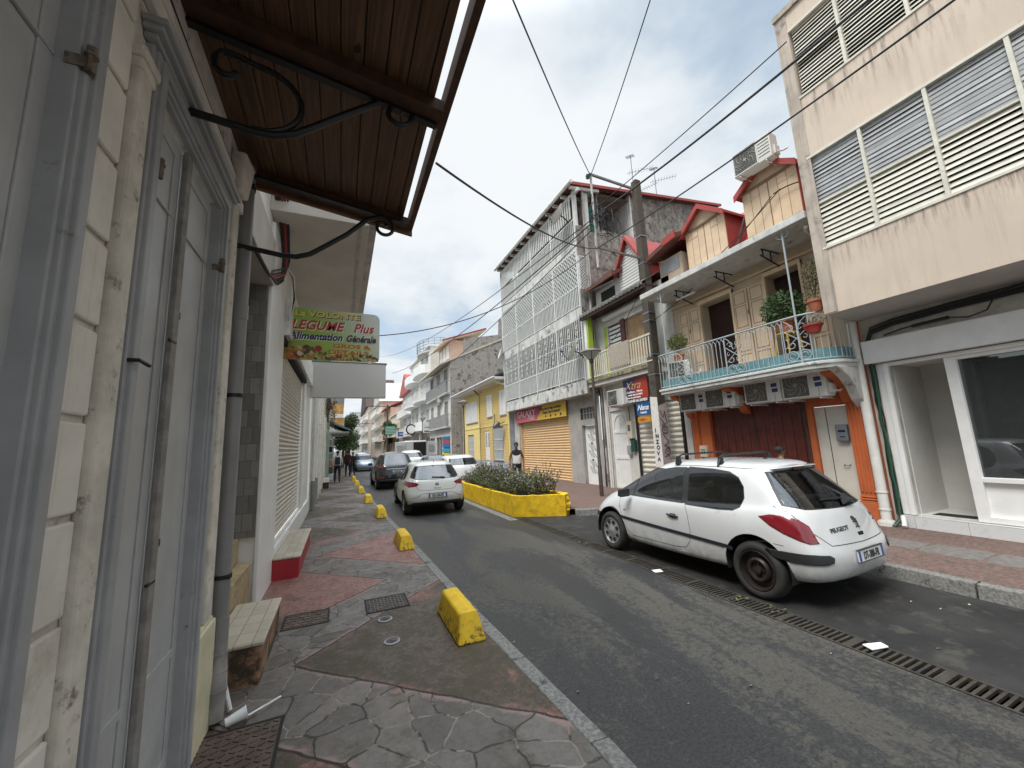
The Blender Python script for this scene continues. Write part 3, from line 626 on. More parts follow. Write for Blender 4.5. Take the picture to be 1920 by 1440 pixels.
for i, (x, y, l) in enumerate(((.45, 4.49, 'farther round steel water cap'), (.46, 3.98, 'nearer round steel water cap'))):
    T = thing('water_cap', l+' in the pink cement left of the nearest yellow block', 'cap', (x, y, .13), group='round water caps')
    a = MB(); a.lathe((x, y, .13), [(.072, -.01), (.072, .008), (.058, .010), (.057, .004), (.001, .004)], 28); a.build('ring', M_steel, T, smooth=True)
    a = MB(); a.lathe((x, y, .134), [(.052, 0), (.052, .004), (.001, .004)], 24); a.bar((x-.03, y+.01, .14), (x+.03, y-.012, .14), .014, .006); a.bar((x-.02, y-.02, .14), (x+.01, y-.03, .14), .01, .005); a.build('lid', M_cast, T)
# wheel stop blocks
BK = thing('pavement_block', 'nearest yellow painted concrete block on the pavement edge, chipped and mouldy at its end', 'kerb block', (1.10, 4.0, .13), group='yellow blocks along the left kerb')
mb = MB(); L, b0, b1, h_ = .43, .135, .085, .245
mb.add([(1.10-b0, 4-L, .13), (1.10+b0, 4-L, .13), (1.10+b0, 4+L, .13), (1.10-b0, 4+L, .13), (1.10-b1, 4-L+.10, .13+h_-.02), (1.10+b1, 4-L+.10, .13+h_-.02), (1.10+b1, 4+L-.08, .13+h_-.02), (1.10-b1, 4+L-.08, .13+h_-.02), (1.10, 4-L+.13, .13+h_), (1.10, 4+L-.12, .13+h_)],
       [(0, 3, 2, 1), (0, 1, 5, 4), (1, 2, 6, 5), (2, 3, 7, 6), (3, 0, 4, 7), (4, 5, 8), (5, 6, 9, 8), (6, 7, 9), (7, 4, 8, 9)])
mb.build('block', M_yellow, BK, bevel=.022, segs=3)
ordn = ['second', 'third', 'fourth', 'fifth', 'sixth', 'seventh', 'eighth']
for i, (x, y) in enumerate(((1.07, 7.55), (.99, 11.15), (.87, 14.3), (.78, 17.5), (.75, 21.2), (.70, 24.8))):
    dup(BK, (x, y, .13), '%s yellow painted block from the camera along the left kerb' % ordn[i])
# litter
T = thing('plastic_cup', 'white plastic cup lying by the foot of the dark downpipe', 'cup', (-.60, 3.36, .15))
a = MB(); ax = Vector((.93, .25, .18)).normalized(); p0 = Vector((-.65, 3.33, .165)); a.tube([p0, p0+ax*.115], .03, 16, True, [.024, .036]); a.tube([p0+ax*.112, p0+ax*.118], .039, 16); a.build('cup', M_paper, T, smooth=True)
a = MB(); a.tube([(-.53, 3.36, .16), (-.36, 3.50, .155)], .006, 6); a.build('spoon', M_paper, T)
T = thing('bottle', 'empty clear plastic bottle standing at the end of the red step', 'bottle', (-.62, 8.95, .13))
a = MB(); a.lathe((-.62, 8.95, .13), [(.033, 0), (.036, .02), (.036, .19), (.03, .22), (.013, .26), (.013, .285)], 14); a.build('body', mat('cloudy_plastic', (.55, .55, .52), .25), T, smooth=True)
a = MB(); a.lathe((-.62, 8.95, .41), [(.015, 0), (.015, .022)], 12); a.build('cap', M_whitep, T)
T = thing('takeaway_cup', 'white paper cup standing beyond the tiled brown step', 'cup', (-.66, 5.05, .13))
a = MB(); a.lathe((-.66, 5.05, .13), [(.045, 0), (.055, .13), (.058, .135), (.054, .137), (.050, .12), (.001, .118)], 18); a.build('cup', M_paper, T, smooth=True)
mb = MB(); mb.prism([(4.13, 2.06), (4.30, 2.02), (4.33, 2.09), (4.16, 2.145)], .008, .022, 'z'); o = mb.build('paper_scrap', M_paper, bevel=.006); tag(o, 'bright white paper scrap beside the drain grate in the foreground', 'litter')
mb = MB(); mb.prism([(4.02, 4.43), (4.14, 4.40), (4.17, 4.50), (4.05, 4.53)], .008, .014, 'z'); o = mb.build('paper_scrap', M_paper); tag(o, 'crumpled white paper scrap on the drain grate beside the hatchback', 'litter')
mb = MB(); rs = random.Random(4)
for i in range(60):
    x, y = rs.uniform(1.45, 6.2), rs.uniform(1.5, 9)
    a_ = rs.uniform(.006, .016); th = rs.uniform(0, 3.1); mb.add([(x+a_*math.cos(th+k*1.57), y+a_*.7*math.sin(th+k*1.57), .006+.003*k) for k in range(4)], [(0, 1, 2, 3)])
for i in range(30):
    x, y = rs.uniform(-.6, 1.3), rs.uniform(1.9, 8)
    a_ = rs.uniform(.005, .012); th = rs.uniform(0, 3.1); mb.add([(x+a_*math.cos(th+k*1.57), y+a_*.7*math.sin(th+k*1.57), .136+.003*k) for k in range(4)], [(0, 1, 2, 3)])
o = mb.build('leaf_litter', mat('litter_bits', (.35, .32, .25), .8, var=.5, vs=3), recalc=False); o['kind'] = 'stuff'; tag(o, 'tiny scattered pale bits on road and pavement', 'litter')
# weeds along the grate near the rear wheel
mb = MB()
for (cx, cy, n) in ((4.12, 3.25, 12), (4.18, 2.95, 9), (4.05, 6.2, 8)):
    for i in range(n):
        x, y = cx+rs.gauss(0, .05), cy+rs.gauss(0, .06); th = rs.uniform(0, 6.28); L = rs.uniform(.02, .055); z = rs.uniform(.02, .06)
        d = Vector((math.cos(th), math.sin(th), .4)); s_ = Vector((-math.sin(th), math.cos(th), 0))*L*.35; p = Vector((x, y, z*.5)); mb.add([p, p+d*L*.5+s_, p+d*L, p+d*L*.5-s_], [(0, 1, 2, 3)])
o = mb.build('weeds', mat('weed_green', (.10, .13, .04), .7, var=.4, vs=20), recalc=False); o['kind'] = 'stuff'; tag(o, 'small green weeds growing in the drain grate by the rear wheel', 'weeds')
# ---------------------------------------------------------------- right, beige building (nearest)
def sills(t, P, out, b):
    x, y, z = t.sep(P); sn = t.noise(t.comb(t.math('MULTIPLY', y, 9.), 0., t.math('MULTIPLY', z, .8)), 1.3, 7, .7); blot = t.noise(P, 3.2, 7, .75)
    for zs_, L_ in ((5.08, .55), (8.16, 1.0)):
        m_ = t.math('MULTIPLY', t.ramp(z, zs_-L_, zs_, 0, 1), t.math('LESS_THAN', z, zs_)); out = t.mix(t.math('MULTIPLY', m_, t.ramp(sn, .46, .66)), out, (.24, .20, .16))
    return t.mix(t.ramp(blot, .66, .74, 0, .5), out, (.25, .21, .17))
M_beige = mat('beige_render', (.63, .525, .425), .85, var=.08, vs=.8, streak=0.12, extra=sills, dirt=((.30, .25, .20), .655, 1.7), bump=.12, bs=30)
M_beige2 = mat('beige_edge', (.50, .43, .36), .85, var=.2, vs=2, streak=.5, dirt=((.16, .14, .12), .58, 2.6), bump=.2, bs=20)
M_louv = mat('cream_louvre', (.68, .655, .56), .5, var=.12, vs=7, dirt=((.34, .30, .22), .62, 6))
M_glou = mat('grey_glass_louvre', (.36, .365, .365), .25, var=.15, vs=4, spec=.8)
M_soff = mat('grey_soffit', (.44, .42, .39), .85, var=.12, vs=2, dirt=((.2, .19, .17), .64, 3))
BX = 7.94; fb = RF(BX); fs = RF(9.0)
B = thing('beige_building', 'beige concrete building with long bands of louvred windows above a white shop front', 'building', (9, 1, .15))
mb = MB(); r1 = (-6, 3.66, 5.10, 6.93); r2 = (-6, 3.60, 8.18, 9.68)
fb.wall(mb, -7, 3.80, 3.90, 10.16, [r1, r2], rev=.16)
mb.box(BX, 14, 3.797, 3.80, 3.90, 10.16); mb.box(BX, 14, -7, 3.80, 10.15, 10.165); mb.build('upper_wall', M_beige, B)
mb = MB(); fb.box(mb, 3.60, 3.81, 3.92, 10.16, 0, .012); fb.box(mb, -7, 3.82, 10.1, 10.22, 0, .05); mb.build('corner_strip', M_beige2, B)
mb = MB(); mb.quad((BX, -7, 3.90), (9.2, -7, 3.86), (9.2, 3.8, 3.86), (BX, 3.8, 3.90)); mb.build('soffit', M_soff, B)
rl = random.Random(12)
def louvres(u0, u1, v0, v1, n, mt, W_, wd, tilt):
    m_ = MB()
    for i in range(n):
        z = v0+(v1-v0)*(i+.5)/n+rl.gauss(0, .0025); tilt_ = tilt+(rl.gauss(0, .004) if rl.random() > .025 else .012)
        a, b_ = fb.p(u0, z-wd*.5, -.045+tilt_), fb.p(u1, z-wd*.5, -.045+tilt_)
        c_, d_ = fb.p(u1, z+wd*.5, -.045-tilt_), fb.p(u0, z+wd*.5, -.045-tilt_); t_ = .006
        m_.hexa([a, b_, c_, d_, (a[0]+t_, a[1], a[2]+t_), (b_[0]+t_, b_[1], b_[2]+t_), (c_[0]+t_, c_[1], c_[2]+t_), (d_[0]+t_, d_[1], d_[2]+t_)])
    return m_.build('louvres', mt, W_)
edges1 = [3.66, 2.88, 2.07, 1.27, .47, -.33, -1.13, -1.93]; edges2 = [3.60, 2.86, 2.04, 1.24, .44, -.36, -1.16]
for a, b_ in zip(edges1[1:], edges1):
    m_ = MB(); fb.box(m_, a-.035, a+.01, 5.1, 6.93, -.10, .012); fb.box(m_, a, b_, 6.90, 6.945, -.10, .02); fb.box(m_, a, b_, 5.08, 5.12, -.10, .02); fb.box(m_, b_-.03, b_-.012, 5.1, 6.93, -.10, -.01)
    Wn = m_.build('window', M_louv, B)
    louvres(a+.012, b_-.036, 5.99, 6.90, 12, M_glou, Wn, .084, .008); louvres(a+.012, b_-.036, 5.13, 5.97, 9, M_louv, Wn, .074, .014)
    m_ = MB(); fb.box(m_, a, b_, 5.97, 6.0, -.06, -.01); m_.build('rail', M_louv, Wn)
for a, b_ in zip(edges2[1:], edges2):
    m_ = MB(); fb.box(m_, a-.035, a+.01, 8.18, 9.68, -.10, .012); fb.box(m_, a, b_, 9.655, 9.70, -.10, .02); fb.box(m_, a, b_, 8.16, 8.2, -.10, .02)
    Wn = m_.build('window', M_louv, B); louvres(a+.012, b_-.036, 8.2, 9.66, 20, M_louv, Wn, .050, .014)
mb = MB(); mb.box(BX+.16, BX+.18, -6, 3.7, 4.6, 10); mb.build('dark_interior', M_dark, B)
# ground floor shop front
mb = MB(); fs.wall(mb, -7, 3.80, -.1, 3.9, [(-6, 3.48, .37, 2.96, .15)]); mb.build('lower_wall', mat('dirty_white_wall', (.55, .53, .48), .85, var=.2, vs=3, dirt=((.28, .25, .21), .58, 4), bump=.2), B)
mb = MB(); fs.box(mb, -6, 3.76, 3.02, 3.44, 0, .17); mb.build('shutter_box', M_whitep, B, bevel=.008)
mb = MB(); fs.box(mb, 3.48, 3.66, .36, 3.0, 0, .04); fs.box(mb, 3.48, 3.55, .36, 3.0, .04, .07); fs.box(mb, -6, 3.5, 2.94, 3.0, -.05, .06); mb.build('jamb', M_whitep, B, bevel=.006)
mb = MB(); fs.box(mb, -6, 3.70, .05, .35, 0, .10); fs.box(mb, 2.80, 3.48, .351, .36, -1.1, .0); mb.build('tiled_plinth', mat('white_floor_tile', (.6, .6, .58), .3, extra=tile_fx((.62, .34, 0), (.3, .3, .29), (.55, .56, .55), (.63, .64, .63))), B, bevel=.004)
mb = MB(); mb.box(9.3, 10.1, 3.47, 3.50, .36, 2.96); mb.box(10.1, 10.13, 2.5, 3.5, .36, 2.96); mb.box(9.15, 10.13, 2.78, 2.80, .36, 2.96); mb.box(9.1, 10.2, 2.6, 3.5, 2.96, 2.98); mb.box(9.1, 9.3, 3.47, 3.5, .36, 2.96); mb.build('entrance_niche', mat('niche_wall', (.62, .61, .57), .7, var=.05), B)
mb = MB(); mb.box(9.12, 9.42, 2.86, 3.36, .362, .37); mb.build('doormat', M_dark, B)
m_ = MB(); fs.box(m_, 2.66, 2.79, .36, 2.96, -.12, .02); fs.box(m_, -6, 2.66, .36, .45, -.12, .02); fs.box(m_, -6, 2.66, .96, 1.03, -.12, .02); fs.box(m_, -6, 2.66, 2.88, 2.96, -.12, .02)
for u in (.9, -1.): fs.box(m_, u, u+.1, .45, 2.88, -.12, .02)
SW = m_.build('shop_window', M_whitep, B, bevel=.005)
m_ = MB(); fs.box(m_, -6, 2.66, .45, .96, -.08, -.05); m_.build('lower_panel', M_whitep, SW)
m_ = MB(); m_.quad(fs.p(-6, 1.03, -.06), fs.p(2.66, 1.03, -.06), fs.p(2.66, 2.88, -.06), fs.p(-6, 2.88, -.06)); m_.build('pane', glass('shop_glass', (.05, .055, .055), .35, (.35, .4, .38), .01), SW)
m_ = MB(); m_.box(9.9, 9.93, -6, 2.7, .36, 2.9); m_.box(9.1, 9.9, -6, 2.7, .355, .36); m_.build('interior', mat('shop_interior', (.12, .12, .11), .8, var=.2), SW)
# white downpipe and cable bundle between beige and orange buildings
D2 = thing('downpipe', 'thick white downpipe between the orange house and the beige building', 'drainpipe', (8.86, 3.86, .15))
mb = MB(); mb.tube([(8.86, 3.86, .2), (8.86, 3.86, 3.85)], .075, 16); mb.build('pipe', M_pvc, D2, smooth=True)
for z in (.42, .72, 3.1):
    mb = MB(); mb.tube([(8.86, 3.86, z-.012), (8.86, 3.86, z+.012)], .085, 16); mb.build('collar', M_pvc, D2)
mb = MB(); mb.lathe((8.86, 3.86, .13), [(.16, 0), (.13, .08), (.09, .11)], 14); mb.build('foot', M_concl, D2)
CB = thing('cable_bundle', 'black and green cables running down the jamb beside the thick white downpipe', 'cables', (8.93, 3.72, .15))
rc = random.Random(9); greenc = flat('green_cable', (.02, .09, .045), .5)
for i in range(9):
    y0 = 3.70+rc.uniform(-.035, .035); x0 = 8.93-rc.uniform(0, .03); pts = []
    for k in range(9):
        z = 3.0-k*.33; pts.append((x0+rc.uniform(-.008, .008), y0+rc.uniform(-.018, .018), z))
    pts += [(x0-.02, y0-.03, .30), (x0-.10, y0+.03, .2), (x0-.15, y0+.05, .16)]
    mb = MB(); mb.tube(pts, .011 if i % 3 else .016, 6); mb.build('cable', greenc if i % 3 == 0 else M_cable, CB, smooth=True)
mb = MB(); mb.tube([(8.84, 3.62, .34), (8.79, 3.60, .24), (8.72, 3.58, .18)], .035, 10); mb.build('white_sleeve', M_pvc, CB, smooth=True)
CS = thing('cable_bundle', 'black cables hanging along the wall under the beige overhang above the white shutter box', 'cables', (8.95, 2, 3.6))
for i, (r, s) in enumerate(((.022, 0), (.018, .05), (.014, .1), (.01, .16), (.009, .2))):
    mb = MB(); mb.tube([(8.93, 3.70, 3.0), (8.93, 3.72, 3.35+s*.4), (8.94, 3.62, 3.58+s*.6), (8.94, 3.3, 3.66+s*.5), (8.95, 2.6, 3.70+s*.5), (8.95, 1.5, 3.72+s*.6), (8.95, 0, 3.75+s*.4), (8.95, -3, 3.78)], r, 8); mb.build('cable', M_cable, CS, smooth=True)
mb = MB(); mb.tube([(8.94, 3.45, 3.5), (8.9, 3.2, 3.54), (8.9, 2.95, 3.56)], .013, 6); mb.tube([(8.9, 3.05, 3.55), (8.9, 2.6, 3.56)], .028, 8); mb.tube([(8.9, 2.6, 3.56), (8.9, 2.4, 3.50), (8.92, 2.2, 3.55), (8.94, 2.1, 3.75)], .011, 6); mb.build('cable_joint', M_cable, CS, smooth=True)

# ---------------------------------------------------------------- orange house
M_or = mat('orange_paint', (.50, .125, .038), .75, var=.14, vs=2.5, dirt=((.30, .09, .04), .63, 5), bump=.12, bs=25)
M_bd = mat('beige_boards', (.66, .50, .34), .7, var=.10, vs=3, dirt=((.42, .30, .19), .64, 5))
M_bdsh = mat('beige_boards_wall', (.52, .42, .31), .75, var=.10, vs=3)
M_redw = mat('dark_red_boards', (.115, .022, .014), .5, var=.3, vs=6, dirt=((.05, .012, .01), .56, 5))
M_roof = mat('red_sheet_roof', (.36, .055, .045), .55, var=.2, vs=3, dirt=((.16, .05, .04), .62, 5))
M_roofd = mat('dark_roof_edge', (.06, .035, .03), .8, var=.3, vs=6)
M_wiron = mat('painted_ironwork', (.36, .41, .42), .5, var=.12, vs=9)
M_bluef = mat('blue_fascia', (.13, .285, .31), .6, var=.2, vs=6, dirt=((.08, .13, .13), .60, 6))
M_slab = mat('weathered_slab', (.60, .60, .57), .8, var=.15, vs=3, streak=.2, dirt=((.18, .18, .165), .565, 4.2), bump=.2)
OX = 8.95; fo = RF(OX); O = thing('orange_house', 'orange-fronted house with beige upper floor, red roof and ironwork balcony', 'house', (OX, 6, .15))
mb = MB(); fo.wall(mb, 3.81, 8.10, -.1, 3.0, [(4.22, 4.82, .12, 2.33, .10), (4.98, 7.28, .12, 2.9, .14), (7.86, 8.10, .12, 3.0, .05)]); mb.box(OX, 14, 3.805, 3.812, -.1, 6.2); mb.build('lower_wall', M_or, O)
mb = MB(); fo.wall(mb, 3.81, 8.12, 3.0, 6.05, [(6.20, 7.14, 3.15, 5.38, .3), (4.60, 5.34, 3.15, 5.42, .3)], d=-.02); mb.build('upper_wall', M_bdsh, O)
mb = MB()
for u0, u1 in ((3.93, 4.20),): # fluted pilaster
    fo.box(mb, u0, u1, .5, 2.45, 0, .05); fo.box(mb, u0-.03, u1+.03, .12, .50, 0, .09)
    for k in range(3): fo.box(mb, u0-.02+.006*k, u1+.02-.006*k, .50+.045*k, .53+.045*k, 0, .085-.008*k)
    for k in range(4): fo.box(mb, u0+.03+k*.06, u0+.062+k*.06, .68, 2.35, .05, .068)
    fo.box(mb, u0-.03, u1+.03, 2.40, 2.52, 0, .09)
mb.build('pilaster', M_or, O, bevel=.012); mb = MB()
for u0, u1 in ((7.30, 7.86),):
    fo.box(mb, 7.62, 7.82, .3, 2.45, 0, .05); 
    for k in range(3): fo.box(mb, 7.645+k*.055, 7.675+k*.055, .5, 2.35, .05, .066)
    fo.box(mb, 7.58, 7.86, 2.40, 2.50, 0, .085)
mb.build('pilaster', M_or, O, bevel=.012)
mb = MB(); fo.box(mb, 4.10, 4.86, 2.54, 2.70, 0, .05); mb.build('lintel', M_or, O, bevel=.012)
mb = MB(); fo.box(mb, 7.88, 8.08, .12, 2.9, -.04, .015); mb.build('white_post', M_concl, O)
# white door
m_ = MB(); fo.box(m_, 4.23, 4.81, .14, 2.32, -.09, -.06); d_ = m_.build('door', mat('offwhite_door', (.60, .57, .50), .55, var=.1, vs=2, dirt=((.36, .33, .27), .63, 4)), O); d_['label'] = 'off-white metal door in the orange front'
m_ = MB(); fo.box(m_, 4.60, 4.61, .15, 2.3, -.06, -.054); m_.build('door_seam', M_iron, d_)
m_ = MB(); m_.tube([fo.p(4.42, 1.18, -.06), fo.p(4.42, 1.16, -.02), fo.p(4.34, 1.155, -.02), fo.p(4.32, 1.18, -.06)], .008, 6); m_.build('handle', M_steel, d_)
m_ = MB(); fo.box(m_, 4.25, 4.45, 1.62, 1.95, -.06, .03); lb = m_.build('letterbox', mat('grey_letterbox', (.16, .18, .21), .5, var=.1), O, bevel=.02)
m_ = MB(); fo.box(m_, 4.28, 4.40, 1.80, 1.84, .03, .034); fo.box(m_, 4.30, 4.38, 1.70, 1.72, .03, .034); m_.build('slot', M_dark, lb)
m_ = MB(); fo.box(m_, 7.40, 7.62, 1.28, 1.58, 0, .10); lb = m_.build('letterbox', mat('cream_letterbox', (.58, .53, .42), .6, var=.1), O, bevel=.01)
m_ = MB(); fo.box(m_, 7.44, 7.58, 1.46, 1.48, .10, .104); fo.box(m_, 7.46, 7.49, 1.36, 1.44, .10, .104); fo.box(m_, 7.53, 7.56, 1.36, 1.44, .10, .104); m_.build('slot', M_dark, lb)
m_ = MB()
for k in range(23):
    u = 4.985+k*.1; fo.box(m_, u+.004, u+.096, .14, 2.9, -.12, -.095+(.012 if k % 2 else 0))
m_.build('gate', M_redw, O, bevel=.004)
m_ = MB(); fo.box(m_, 6.12, 6.15, .14, 2.9, -.10, -.075); m_.tube([fo.p(6.13, 1.3, -.07), fo.p(6.13, 1.24, -.07)], .012, 6); fo.box(m_, 4.93, 4.97, .2, 2.9, 0, .03); m_.build('gate_fitting', M_roofd, O)
# upper doors: dark openings with folded-back shutters
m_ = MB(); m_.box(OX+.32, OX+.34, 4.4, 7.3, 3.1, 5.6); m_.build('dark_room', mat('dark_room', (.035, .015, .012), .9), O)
for i, (u0, u1, ang) in enumerate(((7.16, 7.50, 0), (7.52, 7.86, 0), (5.80, 6.18, 0), (5.38, 5.77, 0), (4.20, 4.56, 0))):
    m_ = MB(); fo.box(m_, u0, u1, 3.18, 5.36, -.01, .035)
    sh = m_.build('shutter', M_bd, O, bevel=.004)
    m_ = MB()
    for a, c in ((3.25, 3.75), (3.82, 4.35), (4.42, 4.95), (5.0, 5.3)):
        for q in ((u0+.05, u1-.05, a, a+.012), (u0+.05, u1-.05, c-.012, c), (u0+.05, u0+.06, a, c), (u1-.06, u1-.05, a, c)): fo.box(m_, *q, .035, .041)
    fo.box(m_, u0+.0, u0+.02, 4.7, 4.8, .035, .05); m_.build('shutter_panelling', mat('panel_line', (.24, .17, .11), .7), sh)
m_ = MB(); fo.box(m_, 6.16, 6.22, 3.15, 5.46, -.02, .06); fo.box(m_, 7.12, 7.17, 3.15, 5.46, -.02, .06); fo.box(m_, 6.16, 7.17, 5.38, 5.48, -.02, .07); fo.box(m_, 4.55, 4.61, 3.15, 5.5, -.02, .06); fo.box(m_, 5.33, 5.38, 3.15, 5.5, -.02, .06); fo.box(m_, 4.55, 5.38, 5.42, 5.52, -.02, .07); fo.box(m_, 3.85, 8.1, 5.56, 5.62, -.02, .05); m_.build('door_frame', M_bd, O, bevel=.006)
m_ = MB(); m_.tube([(8.5, 6.9, 5.62), (8.5, 7.5, 5.62)], .03, 8); m_.build('tube_lamp', M_whitep, O, smooth=True)
# curved balcony slab
rad = .62; X0 = 7.97; Y0, Y1 = 3.83, 7.90
def balc_outline(o_=0., n=10):
    p = [(OX, Y1-o_), (X0+o_, Y1-o_)]
    c = (X0+o_+rad, Y0+o_+rad)
    p += [(c[0]-rad*math.cos(R(90*k/n)), c[1]-rad*math.sin(R(90*k/n))) for k in range(n+1)] + [(OX, Y0+o_)]
    return p
m_ = MB(); m_.prism(balc_outline(0), 2.99, 3.07, 'z'); m_.prism(balc_outline(-.03), 3.07, 3.13, 'z'); m_.prism(balc_outline(.05), 2.95, 2.989, 'z'); m_.build('balcony_slab', M_slab, O, bevel=.012)
ol = balc_outline(.05); m_ = MB()
path = ol[1:]
for (ax_, ay_), (bx, by) in zip(path, path[1:]): m_.hexa([(ax_, ay_, 3.13), (bx, by, 3.13), (bx+.02, by+.02, 3.13), (ax_+.02, ay_+.02, 3.13), (ax_, ay_, 3.38), (bx, by, 3.38), (bx+.02, by+.02, 3.38), (ax_+.02, ay_+.02, 3.38)])
m_.build('balcony_fascia', M_bluef, O)
# ironwork railing following the outline
pl = [Vector((x, y, 0)) for x, y in balc_outline(.02)[1:]]; cum = [0]
for a, b_ in zip(pl, pl[1:]): cum.append(cum[-1]+(b_-a).length)
def at(s):
    for i in range(len(pl)-1):
        if s <= cum[i+1] or i == len(pl)-2:
            t_ = (s-cum[i])/(cum[i+1]-cum[i]); return pl[i].lerp(pl[i+1], t_), (pl[i+1]-pl[i]).normalized()
def P3(s, z): p_, _ = at(max(0, min(cum[-1], s))); return (p_.x, p_.y, z)
zb, zt = 3.18, 4.06
RL = MB(); RL.tube([P3(cum[-1]*k/60, zt) for k in range(61)], .019, 6); RL.build('handrail', M_wiron, O, smooth=True)
RL = MB(); RL.tube([P3(cum[-1]*k/60, zb) for k in range(61)], .012, 6); RL.build('lower_rail', M_wiron, O, smooth=True)
RL = MB(); s = .0; panels = (.62, 2.02, 3.30); pw = .42
def ring(s0, z0, r, a0=0, a1=360, n=16, r1=None): return [P3(s0+(r+(0 if r1 is None else (r1-r)*k/n))*math.cos(R(a0+(a1-a0)*k/n)), z0+(r+(0 if r1 is None else (r1-r)*k/n))*math.sin(R(a0+(a1-a0)*k/n))) for k in range(n+1)]
SCR = MB()
while s < cum[-1]-.03:
    inp = any(p0-.01 < s < p0+pw+.01 for p0 in panels)
    if inp and RL.f: RL.build('balusters', M_wiron, O); RL = MB()
    if not inp:
        RL.tube([P3(s, zb), P3(s, zt-.10)], .009, 5); RL.tube([P3(s-.05, zt), P3(s-.042, zt-.05), P3(s, zt-.11)], .007, 4); RL.tube([P3(s+.05, zt), P3(s+.042, zt-.05), P3(s, zt-.11)], .007, 4); RL.tube([P3(s, zt-.17), P3(s, zt-.11)], .014, 5)
    s += .105
RL.build('balusters', M_wiron, O)
for p0 in panels:
    SCR = MB(); c = p0+pw/2
    for q in (p0-.01, p0+pw+.01): SCR.tube([P3(q, zb), P3(q, zt)], .01, 5)
    for q in (-1, 1):
        SCR.tube(ring(c+q*.10, zb+.11, .095), .009, 5); SCR.tube(ring(c+q*.10, zb+.11, .05, 0, 270), .007, 4)
        SCR.tube([P3(c+q*.20, zb+.28), P3(c-q*.20, zt-.26)], .009, 5)
        SCR.tube(ring(c+q*.085, zb+.33, .08, 200 if q < 0 else -20, 520 if q < 0 else -340, 16, .02), .008, 5)
        SCR.tube(ring(c+q*.085, zt-.22, .08, 160 if q < 0 else 20, -160 if q < 0 else 340, 16, .02), .008, 5)
        SCR.tube(ring(c+q*.14, (zb+zt)/2+.02, .05, 90, 90+q*-280, 10, .015), .007, 4)
        SCR.tube([P3(c+q*.02, zt-.33), P3(c+q*.10, zt-.12), P3(c+q*.19, zt-.04)], .008, 5)
    SCR.build('scroll_panel', M_wiron, O)
m_ = MB()
for (s_, top) in ((.30, 5.75), (3.55, 5.80)):
    p_, _ = at(s_); m_ = MB(); m_.tube([(p_.x, p_.y, 3.0), (p_.x, p_.y, top)], .018, 8)
    for q in (-1, 1): m_.tube([(p_.x, p_.y, top-.15)]+[(p_.x, p_.y+q*(.02+.09*math.sin(R(a))), top-.12+.09*(1-math.cos(R(a)))) for a in range(0, 200, 25)], .009, 5)
    m_.build('slender_post', M_wiron, O)
m_ = MB(); m_.hexa([(7.9, 3.84, 5.83), (9.02, 3.84, 5.83), (9.02, 8.27, 5.83), (7.9, 8.27, 5.83), (7.9, 3.84, 5.98), (9.02, 3.84, 6.0), (9.02, 8.27, 6.0), (7.9, 8.27, 5.98)]); m_.build('canopy_slab', M_slab, O, bevel=.015)
for y_ in (4.95, 6.1, 7.35):
    m_ = MB(); m_.bar((8.93, y_, 5.50), (8.25, y_, 5.68), .022); m_.bar((8.93, y_, 5.82), (8.3, y_, 5.82), .022); m_.bar((8.35, y_, 5.65), (8.35, y_, 5.82), .02); m_.bar((8.62, y_, 5.6), (8.62, y_, 5.82), .02); m_.build('canopy_bracket', M_iron, O)
m_ = MB(); m_.tube([(8.1, 3.95, 5.74), (8.3, 4.05, 5.74), (8.9, 4.05, 5.66), (8.92, 3.9, 5.5)], .035, 10); m_.build('gutter_pipe', M_pvc, O, smooth=True)
# orange S brackets under the balcony
for y_ in (4.02, 6.12, 7.72):
    pr = [(OX, 2.32), (OX, 2.98), (8.28, 2.98), (8.28, 2.90), (8.38, 2.86), (8.5, 2.84), (8.62, 2.78), (8.72, 2.66), (8.78, 2.5), (8.85, 2.38)]
    m_ = MB(); m_.prism(pr, y_, y_+.19, 'y'); m_.build('bracket', M_or, O, bevel=.01)
m_ = MB(); m_.prism([(OX, 2.2), (OX, 2.99), (8.1, 2.99), (8.25, 2.92), (8.45, 2.80), (8.62, 2.62), (8.74, 2.4)], 3.84, 4.015, 'y'); m_.build('bracket', M_slab, O, bevel=.01)
# roof and dormers
m_ = MB(); n = 44
for k in range(n):
    y0_ = 3.85+(8.2-3.85)*k/n; y1_ = 3.85+(8.2-3.85)*(k+1)/n; dz = .022 if k % 2 else 0
    m_.quad((9.0, y0_, 6.02+dz), (9.0, y1_, 6.02+(.022-dz)), (10.9, y1_, 8.4+(.022-dz)), (10.9, y0_, 8.4+dz))
m_.build('roof', M_roof, O, recalc=False)
m_ = MB(); m_.box(9.05, 12.6, 3.9, 8.1, 6.0, 6.01); m_.quad((9.0, 8.2, 6.0), (10.9, 8.2, 8.4), (12.8, 8.2, 6.0)); m_.quad((9.0, 3.85, 6.0), (10.9, 3.85, 8.4), (12.8, 3.85, 6.0)); m_.quad((12.8, 3.85, 6.0), (12.8, 8.2, 6.0), (10.9, 8.2, 8.4), (10.9, 3.85, 8.4)); m_.build('roof_back', M_roof, O)
